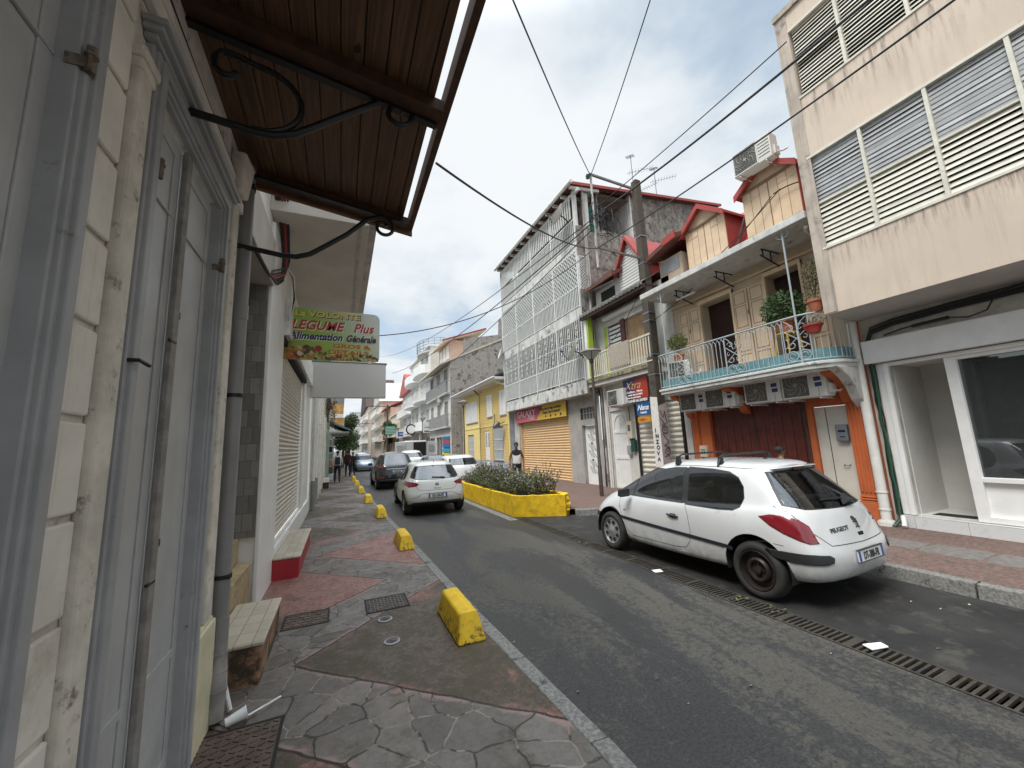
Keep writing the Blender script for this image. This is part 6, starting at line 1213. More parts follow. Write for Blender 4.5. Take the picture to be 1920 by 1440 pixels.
# ---------------------------------------------------------------- buildings farther down the street
def far_building(name, label, side, x, y0, y1, zs, wallm, trim, seed, balc='rect', bx=.8, roof='flat', ground=None, rail=None, nb=None, roofm=None, party=None, cat='building', wfill=None):
    rg_ = random.Random(seed); fr = RF(x) if side == 'R' else LF(x); sg = 1 if side == 'R' else -1; T = thing(name, label, cat, (x, (y0+y1)/2, .15)); L = y1-y0; nb = nb or max(2, round(L/2.6)); holes = []; wl = []
    for fi, (z0, z1) in enumerate(zip(zs, zs[1:])):
        for k in range(nb):
            c = y0+L*(k+.5)/nb; w_ = min(1.1, L/nb*.45)
            if fi == 0: h = (c-L/nb*.36, c+L/nb*.36, .15, z1-.75)
            elif balc and k % 2 == 0: h = (c-w_/2, c+w_/2, z0+.05, z0+2.1)
            else: h = (c-w_/2, c+w_/2, z0+.9, z0+2.1)
            holes.append(h+(.18,)); wl.append((fi, k, h))
    mb = MB(); fr.wall(mb, y0, y1, -.1, zs[-1]+.5, holes); mb.box(x, x+sg*7, y0, y0+.01, -.1, zs[-1]+.5); mb.box(x, x+sg*7, y1-.01, y1, -.1, zs[-1]+.5); mb.box(x, x+sg*7, y0, y1, zs[-1]+.3, zs[-1]+.31); mb.build('wall', wallm, T)
    if party: mb = MB(); mb.prism(party, y0-.06, y0-.012, 'y'); mb.build('party_wall', mat('stained_render', (.43, .39, .35), .9, var=.25, vs=2.2, streak=.4, dirt=((.13, .12, .11), .51, 2.2), bump=.3, bs=10), T)
    for fi, k, h in wl:
        m_ = MB(); mt = (ground[(k) % len(ground)] if (fi == 0 and ground) else (wfill or rg_.choice([M_glou, M_whitep, M_dark, M_gback])))
        fr.box(m_, h[0], h[1], h[2], h[3], -.17, -.13); w_ = m_.build('window' if fi else 'shop_front', mt, T)
        m_ = MB(); [fr.box(m_, *q, -.13, .03) for q in ((h[0]-.05, h[0]+.02, h[2], h[3]+.04), (h[1]-.02, h[1]+.05, h[2], h[3]+.04), (h[0], h[1], h[3], h[3]+.06), ((h[0]+h[1])/2-.02, (h[0]+h[1])/2+.02, h[2], h[3]))]; m_.build('frame', trim, w_)
    for fi, z in enumerate(zs[1:-1] if balc else []):
        segs = [(y0+.1, y1-.1)] if balc == 'rect' else [(y0+L*j/2+.15, y0+L*(j+1)/2-.15) for j in range(2)]
        for a, b_ in segs:
            n = 14; X0_ = x-sg*bx
            if balc == 'round': out = [(x, a)]+[(x-sg*bx*(math.sin(math.pi*t_/n)**.5), a+(b_-a)*(1-math.cos(math.pi*t_/n))/2) for t_ in range(1, n)]+[(x, b_)]
            else: out = [(x, a), (X0_, a), (X0_, b_), (x, b_)]
            m_ = MB(); m_.prism(out, z-.08, z+.07, 'z'); bl = m_.build('balcony', trim, T)
            m_ = MB()
            if balc == 'round' and fi % 2 == 0:
                for (p, q), (r_, s_) in zip(out, out[1:]): m_.hexa([(p, q, z+.07), (r_, s_, z+.07), (r_+sg*.06, s_, z+.07), (p+sg*.06, q, z+.07), (p, q, z+.8), (r_, s_, z+.8), (r_+sg*.06, s_, z+.8), (p+sg*.06, q, z+.8)])
            else:
                for hh in ((1.0,) if rail != 'bars3' else (.5, .75, 1.0)): m_.tube([(p, q, z+hh) for p, q in out], .03, 4)
                for (p, q), (r_, s_) in zip(out, out[1:]):
                    d_ = math.hypot(r_-p, s_-q); nn = max(1, int(d_/.16))
                    for j in range(nn): t_ = j/nn; m_.box(p+(r_-p)*t_-.014, p+(r_-p)*t_+.014, q+(s_-q)*t_-.014, q+(s_-q)*t_+.014, z+.07, z+1.0)
            m_.build('balcony_railing', trim if rail != 'dark' else M_glou, bl)
    zt = zs[-1]+.5; m_ = MB()
    if roof == 'flat': m_.box(x-sg*.25, x+sg*7, y0-.05, y1+.05, zt-.03, zt+.14)
    elif roof == 'lean': m_.hexa([(x-sg*.9, y0-.1, zt-.2), (x+sg*5, y0-.1, zt+2.4), (x+sg*5, y1+.1, zt+2.4), (x-sg*.9, y1+.1, zt-.2), (x-sg*.9, y0-.1, zt-.08), (x+sg*5, y0-.1, zt+2.55), (x+sg*5, y1+.1, zt+2.55), (x-sg*.9, y1+.1, zt-.08)])
    elif roof == 'gable': m_.prism([(y0-.3, zt-.1), (y1+.3, zt-.1), ((y0+y1)/2, zt+(y1-y0)*.3)], min(x-sg*.5, x+sg*8), max(x-sg*.5, x+sg*8), 'x')
    m_.build('roof', roofm or trim, T); return T
yl = flat('shop_yellow', (.66, .52, .08), .5); or_ = flat('shop_orange', (.55, .22, .06), .5); bl_ = flat('shop_blue', (.04, .16, .30), .5)
M_w1 = mat('white_facade', (.66, .65, .61), .8, var=.12, vs=1.2, dirt=((.36, .35, .32), .62, 1.6)); M_w2 = mat('cream_facade', (.60, .54, .44), .8, var=.12, vs=1.2, dirt=((.34, .30, .25), .62, 1.5)); M_w3 = mat('pink_facade', (.52, .36, .29), .8, var=.12, vs=1.2); M_w4 = mat('grey_facade', (.42, .41, .39), .85, var=.2, vs=1.2, streak=.4)
M_slate = flat('slate_paint', (.12, .16, .17), .5)
cA = far_building('balcony_house', 'house with slate barred balconies and a high stained grey party wall', 'R', 7.9, 29.9, 38.0, [.15, 3.4, 6.1, 8.0], M_w1, M_concl, 5, 'rect', .35, 'lean', [yl, M_dark, bl_], 'dark', 3, M_w2, party=[(7.9, 0), (14.5, 0), (14.5, 13.0), (12.3, 12.6), (12.2, 11.2), (9.1, 10.6), (9.0, 9.4), (7.9, 8.6)])
m_ = MB(); m_.box(8.6, 11.5, 32.5, 36.5, 9.2, 11.2); dd = m_.build('dormer', M_w3, cA); m_ = MB(); m_.hexa([(7.9, 32.2, 10.9), (12, 32.2, 12.3), (12, 37, 12.3), (7.9, 37, 10.9), (7.9, 32.2, 11.05), (12, 32.2, 12.45), (12, 37, 12.45), (7.9, 37, 11.05)]); m_.build('dormer_roof', M_w2, dd); m_ = MB(); m_.hexa([(7.86, 32.15, 10.98), (12, 32.15, 12.38), (12, 32.2, 12.38), (7.86, 32.2, 10.98), (7.86, 32.15, 11.1), (12, 32.15, 12.5), (12, 32.2, 12.5), (7.86, 32.2, 11.1)]); m_.build('roof_edge', M_roof, dd); m_ = MB(); [m_.box(8.56, 8.6, 32.7+k*1.2, 33.6+k*1.2, 9.6, 10.8) for k in range(3)]; m_.build('dormer_window', M_whitep, dd)
m_ = MB(); [m_.box(7.75, 7.8, 31.0, 34.0, z, z+.35) for z in (2.5, 2.1, 1.7, 1.3, .9)]; 
adv = thing('poster_panel', 'tall shop panel striped orange, blue and yellow at the corner of the balcony house', 'sign', (7.8, 31.5, .2)); 
for z, c in ((2.35, flat('p0', (.03, .15, .35), .5)), (2.05, flat('p1', (.45, .07, .04), .5)), (1.75, flat('p2', (.02, .15, .4), .5)), (1.4, flat('p3', (.02, .35, .55), .5)), (1.05, flat('p4', (.70, .55, .03), .5)), (.6, flat('p5', (.02, .25, .40), .5))): m_ = MB(); m_.box(7.78, 7.85, 30.2, 32.4, z-.0, z+.29 if z > .7 else z+.43); m_.build('band', c, adv)
far_building('balcony_building', 'white building with rounded balconies and a terrace rail on top', 'R', 8.1, 38.2, 50.5, [.15, 3.6, 6.6, 9.4, 11.6], M_w1, M_whitep, 6, 'round', 1.1, 'flat', [or_, M_whitep, yl], 'bars3', 4)
tr = thing('terrace', 'roof terrace slab with curved steel rail on the rounded balcony building', 'terrace', (8, 41, 11.5)); m_ = MB(); out = [(9.5, 38.0)]+[(9.5-2.2*math.sin(R(a)), 41-3*math.cos(R(a))) for a in range(10, 171, 16)]+[(9.5, 44)]; m_.prism(out, 11.6, 11.8, 'z'); m_.build('slab', M_concl, tr); m_ = MB(); [m_.tube([(p, q, 11.8+h) for p, q in out], .035, 5) for h in (.3, .6, .9, 1.2)]; [m_.tube([(p, q, 11.8), (p, q, 13.0)], .03, 4) for p, q in out]; m_.build('railing', M_steel, tr)
far_building('white_building', 'narrow white building with a clock-like round sign', 'R', 8.4, 50.8, 60, [.15, 3.4, 6.2, 9.0], M_w1, M_whitep, 7, 'rect', .9, 'gable', [M_dark, M_whitep], None, 3, M_roof)
far_building('beige_balcony_house', 'beige house with a deep concrete awning and green sign', 'R', 8.0, 60.3, 72, [.15, 3.6, 6.8], M_w2, M_w2, 8, 'rect', 1.6, 'flat', [M_whitep, M_dark], None, 4)
far_building('terracotta_house', 'terracotta house with red roof and wooden balconies far down the street', 'R', 8.0, 72.3, 84, [.15, 3.4, 6.4, 8.8], M_w3, M_w2, 9, 'rect', 1.1, 'lean', [yl, M_dark], None, 4, M_roof)
far_building('pale_building', 'pale building with tall cream posts far down the right side', 'R', 7.6, 84.5, 102, [.15, 3.5, 6.4, 9.2, 11.4], M_w2, M_whitep, 10, 'rect', 1.2, 'gable', [M_dark, or_], None, 5, M_concl)
far_building('long_pale_building', 'long pale pink building with a low gable at the end of the street', 'R', 6.0, 103, 135, [.15, 3.5, 6.4, 9.4, 12.2], mat('pale_pink_facade', (.62, .54, .48), .8, var=.1), M_whitep, 11, 'rect', 1.2, 'gable', [M_dark], None, 8, M_roofd)
far_building('tower_block', 'farthest grey-white apartment building closing the street', 'R', 2.5, 140, 180, [.15, 3.5, 6.5, 9.5, 12.5, 14.], M_w1, M_whitep, 12, 'rect', 1.2, 'flat', [M_dark], None, 8)
gs = thing('green_sign', 'green illuminated grid sign above the far right pavement', 'sign', (6.7, 58, 4.5)); m_ = MB(); m_.box(5.7, 7.1, 58, 58.2, 3.9, 5.1); m_.build('panel', flat('sign_dkgreen', (.03, .26, .17), .5), gs); m_ = MB(); [m_.box(5.75, 7.05, 57.97, 58, 4.0+k*.22, 4.06+k*.22) for k in range(5)]; m_.build('bars', M_whitep, gs)
rs_ = thing('round_sign', 'round white sign with black rim on the white curved building', 'sign', (7.3, 44, 4)); m_ = MB(); m_.lathe((6.6, 41.0, 3.75), [(.55, 0), (.55, .1)], 20, 'y'); m_.build('rim', M_iron, rs_); m_ = MB(); m_.lathe((6.6, 40.98, 3.75), [(.42, 0), (.42, .02)], 20, 'y'); m_.build('face', M_whitep, rs_)
ws = thing('hanging_sign', 'small white hanging sign with dark lettering bar beside the street lamp', 'sign', (7.2, 39, 3.5)); m_ = MB(); m_.box(7.0, 7.75, 36.6, 36.7, 3.2, 4.2); m_.build('panel', M_whitep, ws); m_ = MB(); m_.box(7.08, 7.68, 36.58, 36.6, 3.3, 3.4); m_.box(7.12, 7.6, 36.58, 36.6, 3.7, 3.75); m_.build('lettering', M_acg, ws)
rg = random.Random(91)
for i, (y, x, z, w_, h_, c, l) in enumerate(((53, 7.3, 3.4, .9, .6, 'blue', 'small blue hanging shop sign on the clock-like sign building'), (66, 6.6, 3.3, 1.0, .7, 'red', 'red hanging shop sign beyond the green sign'), (76, 6.9, 3.5, .9, 1.2, 'white', 'tall white hanging sign on the terracotta house'), (88, 6.3, 3.2, 1.2, .6, 'green', 'dark green hanging sign far down the right side'), (49, -.2, 3.4, .8, .6, 'yellow', 'yellow hanging sign far down the left side'))):
    T = thing('hanging_sign', l, 'sign', (x, y, z)); cc = dict(blue=(.04, .12, .38), red=(.4, .04, .03), white=(.7, .7, .68), green=(.03, .2, .1), yellow=(.66, .5, .06))[c]; MB().box(x-w_/2, x+w_/2, y, y+.08, z, z+h_).build('panel', flat('sign_'+c, cc, .5), T); m_ = MB(); m_.box(x-w_*.35, x+w_*.35, y-.02, y, z+h_*.45, z+h_*.6); m_.build('lettering', M_whitep if c != 'white' else M_acg, T)
for i, (y, z) in enumerate(((33, 5.6), (52, 5.0), (58, 7.6), (68, 5.1), (79, 4.8))): dup(a3, (7.7 if y < 40 else 8.05, y, z), '%s air conditioner along the distant right hand facades, counted from the camera' % ['first', 'second', 'third', 'fourth', 'fifth'][i])['group'] = 'air conditioners on the distant facades'
# far utility poles
for (x, y, h_, l) in ((6.4, 62, 8.6, 'dark far utility pole with a cross arm beside the terracotta houses'), (5.4, 84, 7.4, 'pale far utility pole near the end of the street')):
    T = thing('utility_pole', l, 'utility pole', (x, y, 0)); m_ = MB(); m_.tube([(x, y, 0), (x, y, h_)], .16, 8, True, [.2, .13]); m_.build('pole', M_pole if y < 70 else M_w2, T); m_ = MB(); m_.bar((x+.6, y, h_-.3), (x-2.4, y, h_-.2), .09); m_.build('cross_arm', M_iron, T)

# ---------------------------------------------------------------- left side farther down
far_building('stone_fronted_house', 'white plastered house with pipes beyond the roller shutter', 'L', -.86, 13.25, 18.6, [.13, 3.5, 6.0], M_w1, M_plaster, 13, None, .5, 'flat', [M_whitep, M_gback], None, 2, wfill=M_whitep)
far_building('old_shop_house', 'weathered cream house with stone pilasters on the left', 'L', -.88, 18.7, 25.4, [.13, 3.6, 6.2], M_plaster2, M_plaster, 14, None, .5, 'flat', [M_whitep, M_dark, M_gback], None, 3)
for i, (y, r, mt, l) in enumerate(((13.6, .055, M_pvc, 'cream pipe rising from a dark grey sleeve beyond the roller shutter'), (15.2, .04, M_whitep, 'thin white pipe on the plastered house front'))):
    T = thing('drainpipe', l, 'drainpipe', (-.8, y, .13)); m_ = MB(); m_.tube([(-.78, y, .9), (-.78, y, 4.3)], r, 8); m_.build('pipe', mt, T); m_ = MB(); m_.tube([(-.77, y-.02, .13), (-.77, y-.02, 1.0)], r+.015, 8); m_.build('sleeve', M_pipe, T)
for i, y in enumerate((16.9, 18.65, 21.0, 23.2)):
    T = thing('pilaster', ['first', 'second', 'third', 'fourth'][i]+' grooved plaster pilaster from the camera beyond the roller shutter', 'pilaster', (-.85, y, .13)); m_ = MB(); [m_.box(-.9, -.78+.01*(k % 2), y-.22, y+.22, .13+k*.4, .51+k*.4) for k in range(9)]; m_.build('shaft', M_plaster, T)
T = thing('mint_post', 'pale mint green door frame post on the left pavement edge', 'post', (-.7, 25.2, .13)); m_ = MB(); m_.box(-.85, -.66, 25.0, 25.3, .13, 3.6); m_.build('post', flat('mint', (.36, .50, .44), .6), T)
T = thing('white_crate', 'small white box on the left pavement by the wall', 'box', (-.6, 21, .13)); m_ = MB(); m_.box(-.82, -.5, 20.8, 21.1, .42, .62); m_.build('box', M_whitep, T); m_ = MB(); m_.box(-.8, -.52, 20.82, 21.08, .13, .42); m_.build('base', M_roofd, T)
vine = MB(); leaves(vine, (-.6, 23.8, 4.3), (.28, .9, 1.2), 900, .13, random.Random(8)); o_ = vine.build('climbing_plant', mat('dry_vine', (.14, .11, .06), .9, var=.5, vs=6), recalc=False); tag(o_, 'dry brownish climbing plant hanging over the left house fronts', 'climbing plant')
sh = far_building('dark_shop', 'dark open shop front with goods under a blue-grey awning', 'L', -.95, 26, 33, [.13, 3.3, 4.6], mat('charcoal_wall', (.10, .095, .09), .8, var=.3, vs=3), M_acg, 15, None, .5, 'flat', [M_dark, M_acg], None, 3)
aw = thing('blue_awning', 'blue-grey sloping awning over the left pavement', 'awning', (-.4, 27, 3.4)); m_ = MB(); m_.hexa([(-.95, 26.2, 3.72), (.50, 26.2, 3.08), (.50, 31, 3.08), (-.95, 31, 3.72), (-.95, 26.2, 3.84), (.50, 26.2, 3.2), (.50, 31, 3.2), (-.95, 31, 3.84)]); m_.build('roof', mat('bluegrey_awning', (.14, .21, .27), .6, var=.15), aw); m_ = MB(); m_.box(-.9, .45, 26.3, 30.9, 2.95, 3.06); m_.build('valance', M_concl, aw)
rg = random.Random(44); cols = [M_whitep, M_acg, or_, M_gback, M_dark, M_w3]
for k in range(14): T = MB(); z = .13+.42*(k % 7); y = 26.6+.9*(k//7); T.box(-.95, -.45-.02*k, y, y+.6, z, z+.36); o_ = T.build('goods_crate', cols[k % 6], bevel=.02); tag(o_, '%s crate of the %s stack of goods at the dark open shop front' % (['lowest', 'second', 'third', 'fourth', 'fifth', 'sixth', 'top'][k % 7], 'near' if k < 7 else 'far'), 'crate', 'goods stacked outside the dark shop')
far_building('white_corner_building', 'white building with a projecting top storey behind the blue awning', 'L', -.75, 34, 44, [.13, 3.4, 6.4, 8.2], M_w1, M_whitep, 16, 'rect', .9, 'flat', [M_dark], None, 4)
ob = thing('orange_banner', 'orange and white banner hung on the white corner building', 'banner', (-.3, 33, 5)); m_ = MB(); m_.box(-.75, .1, 33.9, 33.95, 3.9, 5.6); m_.build('cloth', mat('orange_cloth', (.60, .33, .10), .7, var=.3, vs=3), ob); m_ = MB(); m_.box(-.75, .1, 33.88, 33.9, 4.5, 4.8); m_.build('band', M_whitep, ob)
far_building('far_left_building', 'grey-white house with tall chimneys farther down the left side', 'L', -1.2, 46, 60, [.13, 3.2, 5.4], M_w4, M_w1, 17, 'rect', .8, 'flat', [M_dark], None, 4)
far_building('far_left_row', 'pale row of houses at the far end of the left side', 'L', -2.2, 62, 100, [.13, 3.2, 6.0], M_w1, M_w2, 18, 'rect', .8, 'flat', [M_dark], None, 8)
M_tree = mat('tree_green', (.055, .095, .025), .7, var=.5, vs=1.5, vcol=(.10, .14, .035)); M_trunk = mat('trunk', (.13, .10, .07), .9, var=.3, vs=8)
def tree(label, x, y, h_, r, seed, palm=False):
    rg_ = random.Random(seed); T = thing('street_tree', label, 'tree', (x, y, .1)); m_ = MB(); m_.tube([(x, y, .1), (x+.05, y, h_*.5), (x, y+.1, h_*.7)], .12, 8, True, [.16, .11, .07]); [m_.tube([(x, y, h_*.45), (x+rg_.uniform(-.6, .6)*r, y+rg_.uniform(-.6, .6)*r, h_*.8)], .04, 5) for _ in range(5)]; m_.build('trunk', M_trunk, T)
    m_ = MB()
    for k in range(10): c = (x+rg_.uniform(-.6, .6)*r, y+rg_.uniform(-.6, .6)*r, h_*.68+rg_.uniform(-.25, .3)*h_); leaves(m_, c, (r*.42, r*.42, r*.36), 330, .24, rg_, .5)
    m_.build('crown', M_tree, T, recalc=False)
tree('nearest leafy street tree behind the pedestrians on the left', .15, 45, 5.6, 1.5, 1); tree('taller street tree at the far left kerb', .55, 56, 6.6, 1.6, 2); tree('small street tree far down the left kerb', 1.2, 70, 4.6, 1.6, 3); tree('leafy tree between the far right houses by the green sign', 6.9, 64, 6.0, 1.3, 4); tree('tree at the very end of the street', 1.5, 95, 6, 2.2, 6)
# ---------------------------------------------------------------- cars
M_tyre = mat('tyre', (.030, .0285, .027), .8, var=.3, vs=8); M_black = flat('black_plastic', (.022, .022, .024), .5); M_rimd = mat('rusty_black_rim', (.034, .024, .022), .45, metal=.2, var=.4, vs=12); M_rims = flat('silver_hubcap', (.42, .42, .42), .35, .5)
M_red = flat('red_lamp', (.17, .008, .014), .12, spec=.9, coat=.6); M_lens = flat('clear_lens', (.55, .56, .56), .1); M_cg = glass('car_glass', (.012, .014, .014), .90, (.60, .66, .62)); M_cgd = glass('dark_car_glass', (.012, .013, .014), .5, (.40, .42, .41)); M_seat = flat('seat_fabric', (.035, .036, .04), .9); M_plate = flat('plate_white', (.62, .64, .64), .4); M_bluep = flat('plate_blue', (.03, .08, .30), .4)
def paint(name, c, dirt_=.0): return mat(name, c, .3, var=.05, vs=2, space='object', coat=1., extra=lambda t, P, out, b: t.mix(t.math('MULTIPLY', t.ramp(t.sep(P)[2], .62, .24, 0, .55), t.ramp(t.noise(P, 5, 6, .7), .35, .6)), out, (.27, .25, .22)), dirt=((c[0]*.72, c[1]*.70, c[2]*.66), .60, 2.4) if dirt_ else None)
BASE = [  # yr, zr, yf, zf, wr, wm, wf, zb, corner rear, corner front
 (.16, .27, 4.00, .20, .72, .80, .66, .0, .16, .22), (.05, .30, 4.14, .24, .78, .855, .74, .0, .16, .28), (.005, .44, 4.20, .40, .82, .872, .78, .0, .18, .34), (.015, .58, 4.19, .55, .835, .880, .79, .0, .20, .38),
 (.045, .66, 4.13, .66, .84, .880, .78, .0, .22, .42), (.09, .80, 4.02, .76, .835, .872, .76, .0, .24, .44), (.14, .93, 3.90, .835, .80, .855, .72, .0, .25, .40), (.19, 1.005, 3.74, .905, .765, .82, .69, -.015, .24, .30), (.235, 1.045, 3.46, .985, .725, .785, .67, -.02, .22, .22),
 (.36, 1.18, 3.16, 1.145, .675, .73, .625, .0, .22, .24), (.52, 1.32, 2.84, 1.305, .62, .665, .575, .01, .20, .24), (.64, 1.425, 2.50, 1.43, .56, .60, .52, .015, .16, .20), (.70, 1.475, 2.28, 1.485, .47, .52, .43, .018, .14, .16), (.82, 1.495, 2.02, 1.505, .23, .28, .21, .02, .12, .12)]
def car_mesh(levels, sub):
    v, fcs = [], []; 
    for (yr, zr, yf, zf, wr, wm, wf, zb, cr, cf) in levels:
        half = []
        half += [(0, yr), (.5*wr, yr+cr*.12), (.84*wr, yr+cr*.45), (wr, yr+cr*1.2)]
        a, b_ = yr+cr*1.2, yf-cf*1.2
        for i in range(1, 7): 
            t_ = i/6; w_ = wr*(1-t_)*(1-2*t_)+wm*4*t_*(1-t_)+wf*t_*(2*t_-1); half.append((w_, a+(b_-a)*t_))
        half += [(.84*wf, yf-cf*.45), (.5*wf, yf-cf*.12), (0, yf)]
        def Z(y): t_ = (y-yr)/(yf-yr); return zr+(zf-zr)*t_+zb*4*t_*(1-t_)
        for i, (x, y) in enumerate(half): v.append((-x, y, Z(y)))
        for (x, y) in half[-2:0:-1]: v.append((x, y, Z(y)))
    n = 24; k = len(levels)
    for j in range(k-1):
        for i in range(n): fcs.append((j*n+i, j*n+(i+1) % n, (j+1)*n+(i+1) % n, (j+1)*n+i))
    b = (k-1)*n; cs = []
    for i in range(1, 12):
        p = v[b+i]; v.append((0, p[1], p[2]+.006)); cs.append(len(v)-1)
    for i in range(1, 11): fcs.append((b+i, b+i+1, cs[i], cs[i-1])); fcs.append((b+n-i-1, b+n-i, cs[i-1], cs[i]))
    fcs += [(b, b+1, cs[0]), (b, cs[0], b+n-1), (b+11, b+12, cs[10]), (b+12, b+13, cs[10])]
    me = bpy.data.meshes.new('cage'); me.from_pydata(v, [], fcs); o = bpy.data.objects.new('cage', me); COL.objects.link(o); md = o.modifiers.new('s', 'SUBSURF'); md.levels = sub; md.render_levels = sub
    bm_ = bmesh.new(); bm_.from_mesh(me); bmesh.ops.recalc_face_normals(bm_, faces=bm_.faces); bm_.to_mesh(me); bm_.free(); bpy.context.view_layer.update()
    out = bpy.data.meshes.new_from_object(o.evaluated_get(bpy.context.evaluated_depsgraph_get())); bpy.data.objects.remove(o); return out
VIEW = {'side': (Vector((0, 1, 0)), Vector((1, 0, 0))), 'rear': (Vector((1, 0, 0)), Vector((0, 1, 0))), 'front': (Vector((1, 0, 0)), Vector((0, -1, 0))), 'obl': (Vector((.64, -.77, 0)), Vector((.77, .64, 0))), 'oblf': (Vector((.77, .64, 0)), Vector((.64, -.77, 0)))}
def make_car(name, label, spec, group=None, cat='car'):
    sx, sy, sz = spec.get('scale', (1, 1, 1)); lv = [tuple(l) for l in spec.get('levels', BASE)]; base = car_mesh(lv, spec.get('sub', 2)); T = thing(name, label, cat, (0, 0, 0), group=group)
    bm = bmesh.new(); bm.from_mesh(base); bm.normal_update(); ref = bm.copy(); bvh = BVHTree.FromBMesh(ref); ref.faces.ensure_lookup_table(); bm.faces.ensure_lookup_table()
    lay = bm.faces.layers.int.new('cls'); wy = spec.get('wheels', (.76, 3.37)); wr_ = spec.get('wr', .315); ar_ = spec.get('arch', .37)
    feats = []; names = ['body']
    arch = lambda yc: [(yc+ar_*math.cos(R(a)), wr_+.01+ar_*math.sin(R(a))) for a in range(0, 360, 15)]
    F_ = [('cut', 'side', arch(wy[0])), ('cut', 'side', arch(wy[1]))]+spec['feats']
    for cls, vw, poly in F_:
        for sgn in ((1, -1) if vw in ('side', 'obl', 'oblf') else (1,)):
            U_, V_ = VIEW[vw]; U_, V_ = U_.copy(), V_.copy()
            if vw == 'side': V_ = V_*sgn
            elif sgn < 0: U_.x *= -1; V_.x *= -1
            feats.append((cls, U_, V_, poly))
    for cls, U_, V_, poly in feats:
        us = [p[0] for p in poly]; vs_ = [p[1] for p in poly]; m_ = .12
        for (a, b_) in zip(poly, poly[1:]+poly[:1]):
            lo_u, hi_u = min(a[0], b_[0])-m_, max(a[0], b_[0])+m_; lo_v, hi_v = min(a[1], b_[1])-m_, max(a[1], b_[1])+m_
            fs_ = []
            for f_ in bm.faces:
                if f_.normal.dot(V_) > -.05: continue
                c = f_.calc_center_median(); u = c.dot(U_)
                if lo_u < u < hi_u and lo_v < c.z < hi_v: fs_.append(f_)
            if not fs_: continue
            e = {x for f_ in fs_ for x in f_.edges}; vv = {x for f_ in fs_ for x in f_.verts}
            d = U_*(b_[0]-a[0])+Vector((0, 0, b_[1]-a[1])); nn = d.cross(V_); co = U_*a[0]+Vector((0, 0, a[1]))
            if nn.length < 1e-6: continue
            bmesh.ops.bisect_plane(bm, geom=list(vv)+list(e)+fs_, plane_co=co, plane_no=nn, dist=1e-5); bm.normal_update()
    def inside(u, v, poly):
        c = False
        for (x1, y1), (x2, y2) in zip(poly, poly[1:]+poly[:1]):
            if (y1 > v) != (y2 > v) and u < (x2-x1)*(v-y1)/(y2-y1)+x1: c = not c
        return c
    for cls, U_, V_, poly in feats:
        if cls not in names: names.append(cls)
        ci = names.index(cls); us = [p[0] for p in poly]; lo, hi = min(us), max(us)
        for f_ in bm.faces:
            if f_.normal.dot(V_) > -.05: continue
            c = f_.calc_center_median(); u = c.dot(U_)
            if lo <= u <= hi and inside(u, c.z, poly): f_[lay] = ci
    if 'cut' in names: bmesh.ops.delete(bm, geom=[f_ for f_ in bm.faces if f_[lay] == names.index('cut')], context='FACES')
    def ref_normal(co):
        loc, nr, idx, dd = bvh.find_nearest(co)
        if idx is None: return Vector((0, 0, 1))
        f_ = ref.faces[idx]; w_ = interpolate.poly_3d_calc([x.co for x in f_.verts], loc); n_ = Vector((0, 0, 0))
        for q, x in zip(w_, f_.verts): n_ += x.normal*q
        return n_.normalized()
    mats_ = spec['mats']; parts = {}
    for ci, cls in enumerate(names):
        if cls == 'cut': continue
        fs_ = [f_ for f_ in bm.faces if f_[lay] == ci]
        if not fs_: continue
        groups = [fs_]
        if cls in spec.get('split', ()):  # two sides as separate parts
            groups = [[f_ for f_ in fs_ if f_.calc_center_median().x < 0], [f_ for f_ in fs_ if f_.calc_center_median().x >= 0]]
        for gfs in groups:
            if not gfs: continue
            idx = {}; vv = []; ff = []
            off = spec.get('offs', {}).get(cls, 0)
            for f_ in gfs:
                q = []
                for x in f_.verts:
                    if x.index not in idx or vv[idx[x.index]][0] is not x: idx[x.index] = len(vv); vv.append((x, x.co.copy()))
                    q.append(idx[x.index])
                ff.append(q)
            ns = [ref_normal(c) for _, c in vv]; nm = cls.rstrip('0123456789'); me = bpy.data.meshes.new(nm)
            me.from_pydata([((c+n_*off).x*sx, (c+n_*off).y*sy, (c+n_*off).z*sz) for (_, c), n_ in zip(vv, ns)], [], ff); me.materials.append(mats_.get(cls, mats_['body'])); me.shade_smooth(); me.update()
            try: me.normals_split_custom_set_from_vertices([(n_.x, n_.y, n_.z) for n_ in ns])
            except Exception: pass
            o = bpy.data.objects.new(nm, me); COL.objects.link(o); o.parent = T; parts.setdefault(cls, []).append(o)
            if off: md = o.modifiers.new('s', 'SOLIDIFY'); md.thickness = off*1.6; md.offset = -1
    bm.verts.ensure_lookup_table()
    def hit(u, v, vw, sgn=1):
        U_, V_ = VIEW[vw]; U_, V_ = U_.copy(), V_.copy()
        if vw == 'side': V_ = V_*sgn
        elif sgn < 0: U_.x *= -1; V_.x *= -1
        o_ = U_*u+Vector((0, 0, v))-V_*6; loc, nr, idx, dd = bvh.ray_cast(o_, V_)
        if loc is None: return None, None
        return loc, ref_normal(loc)
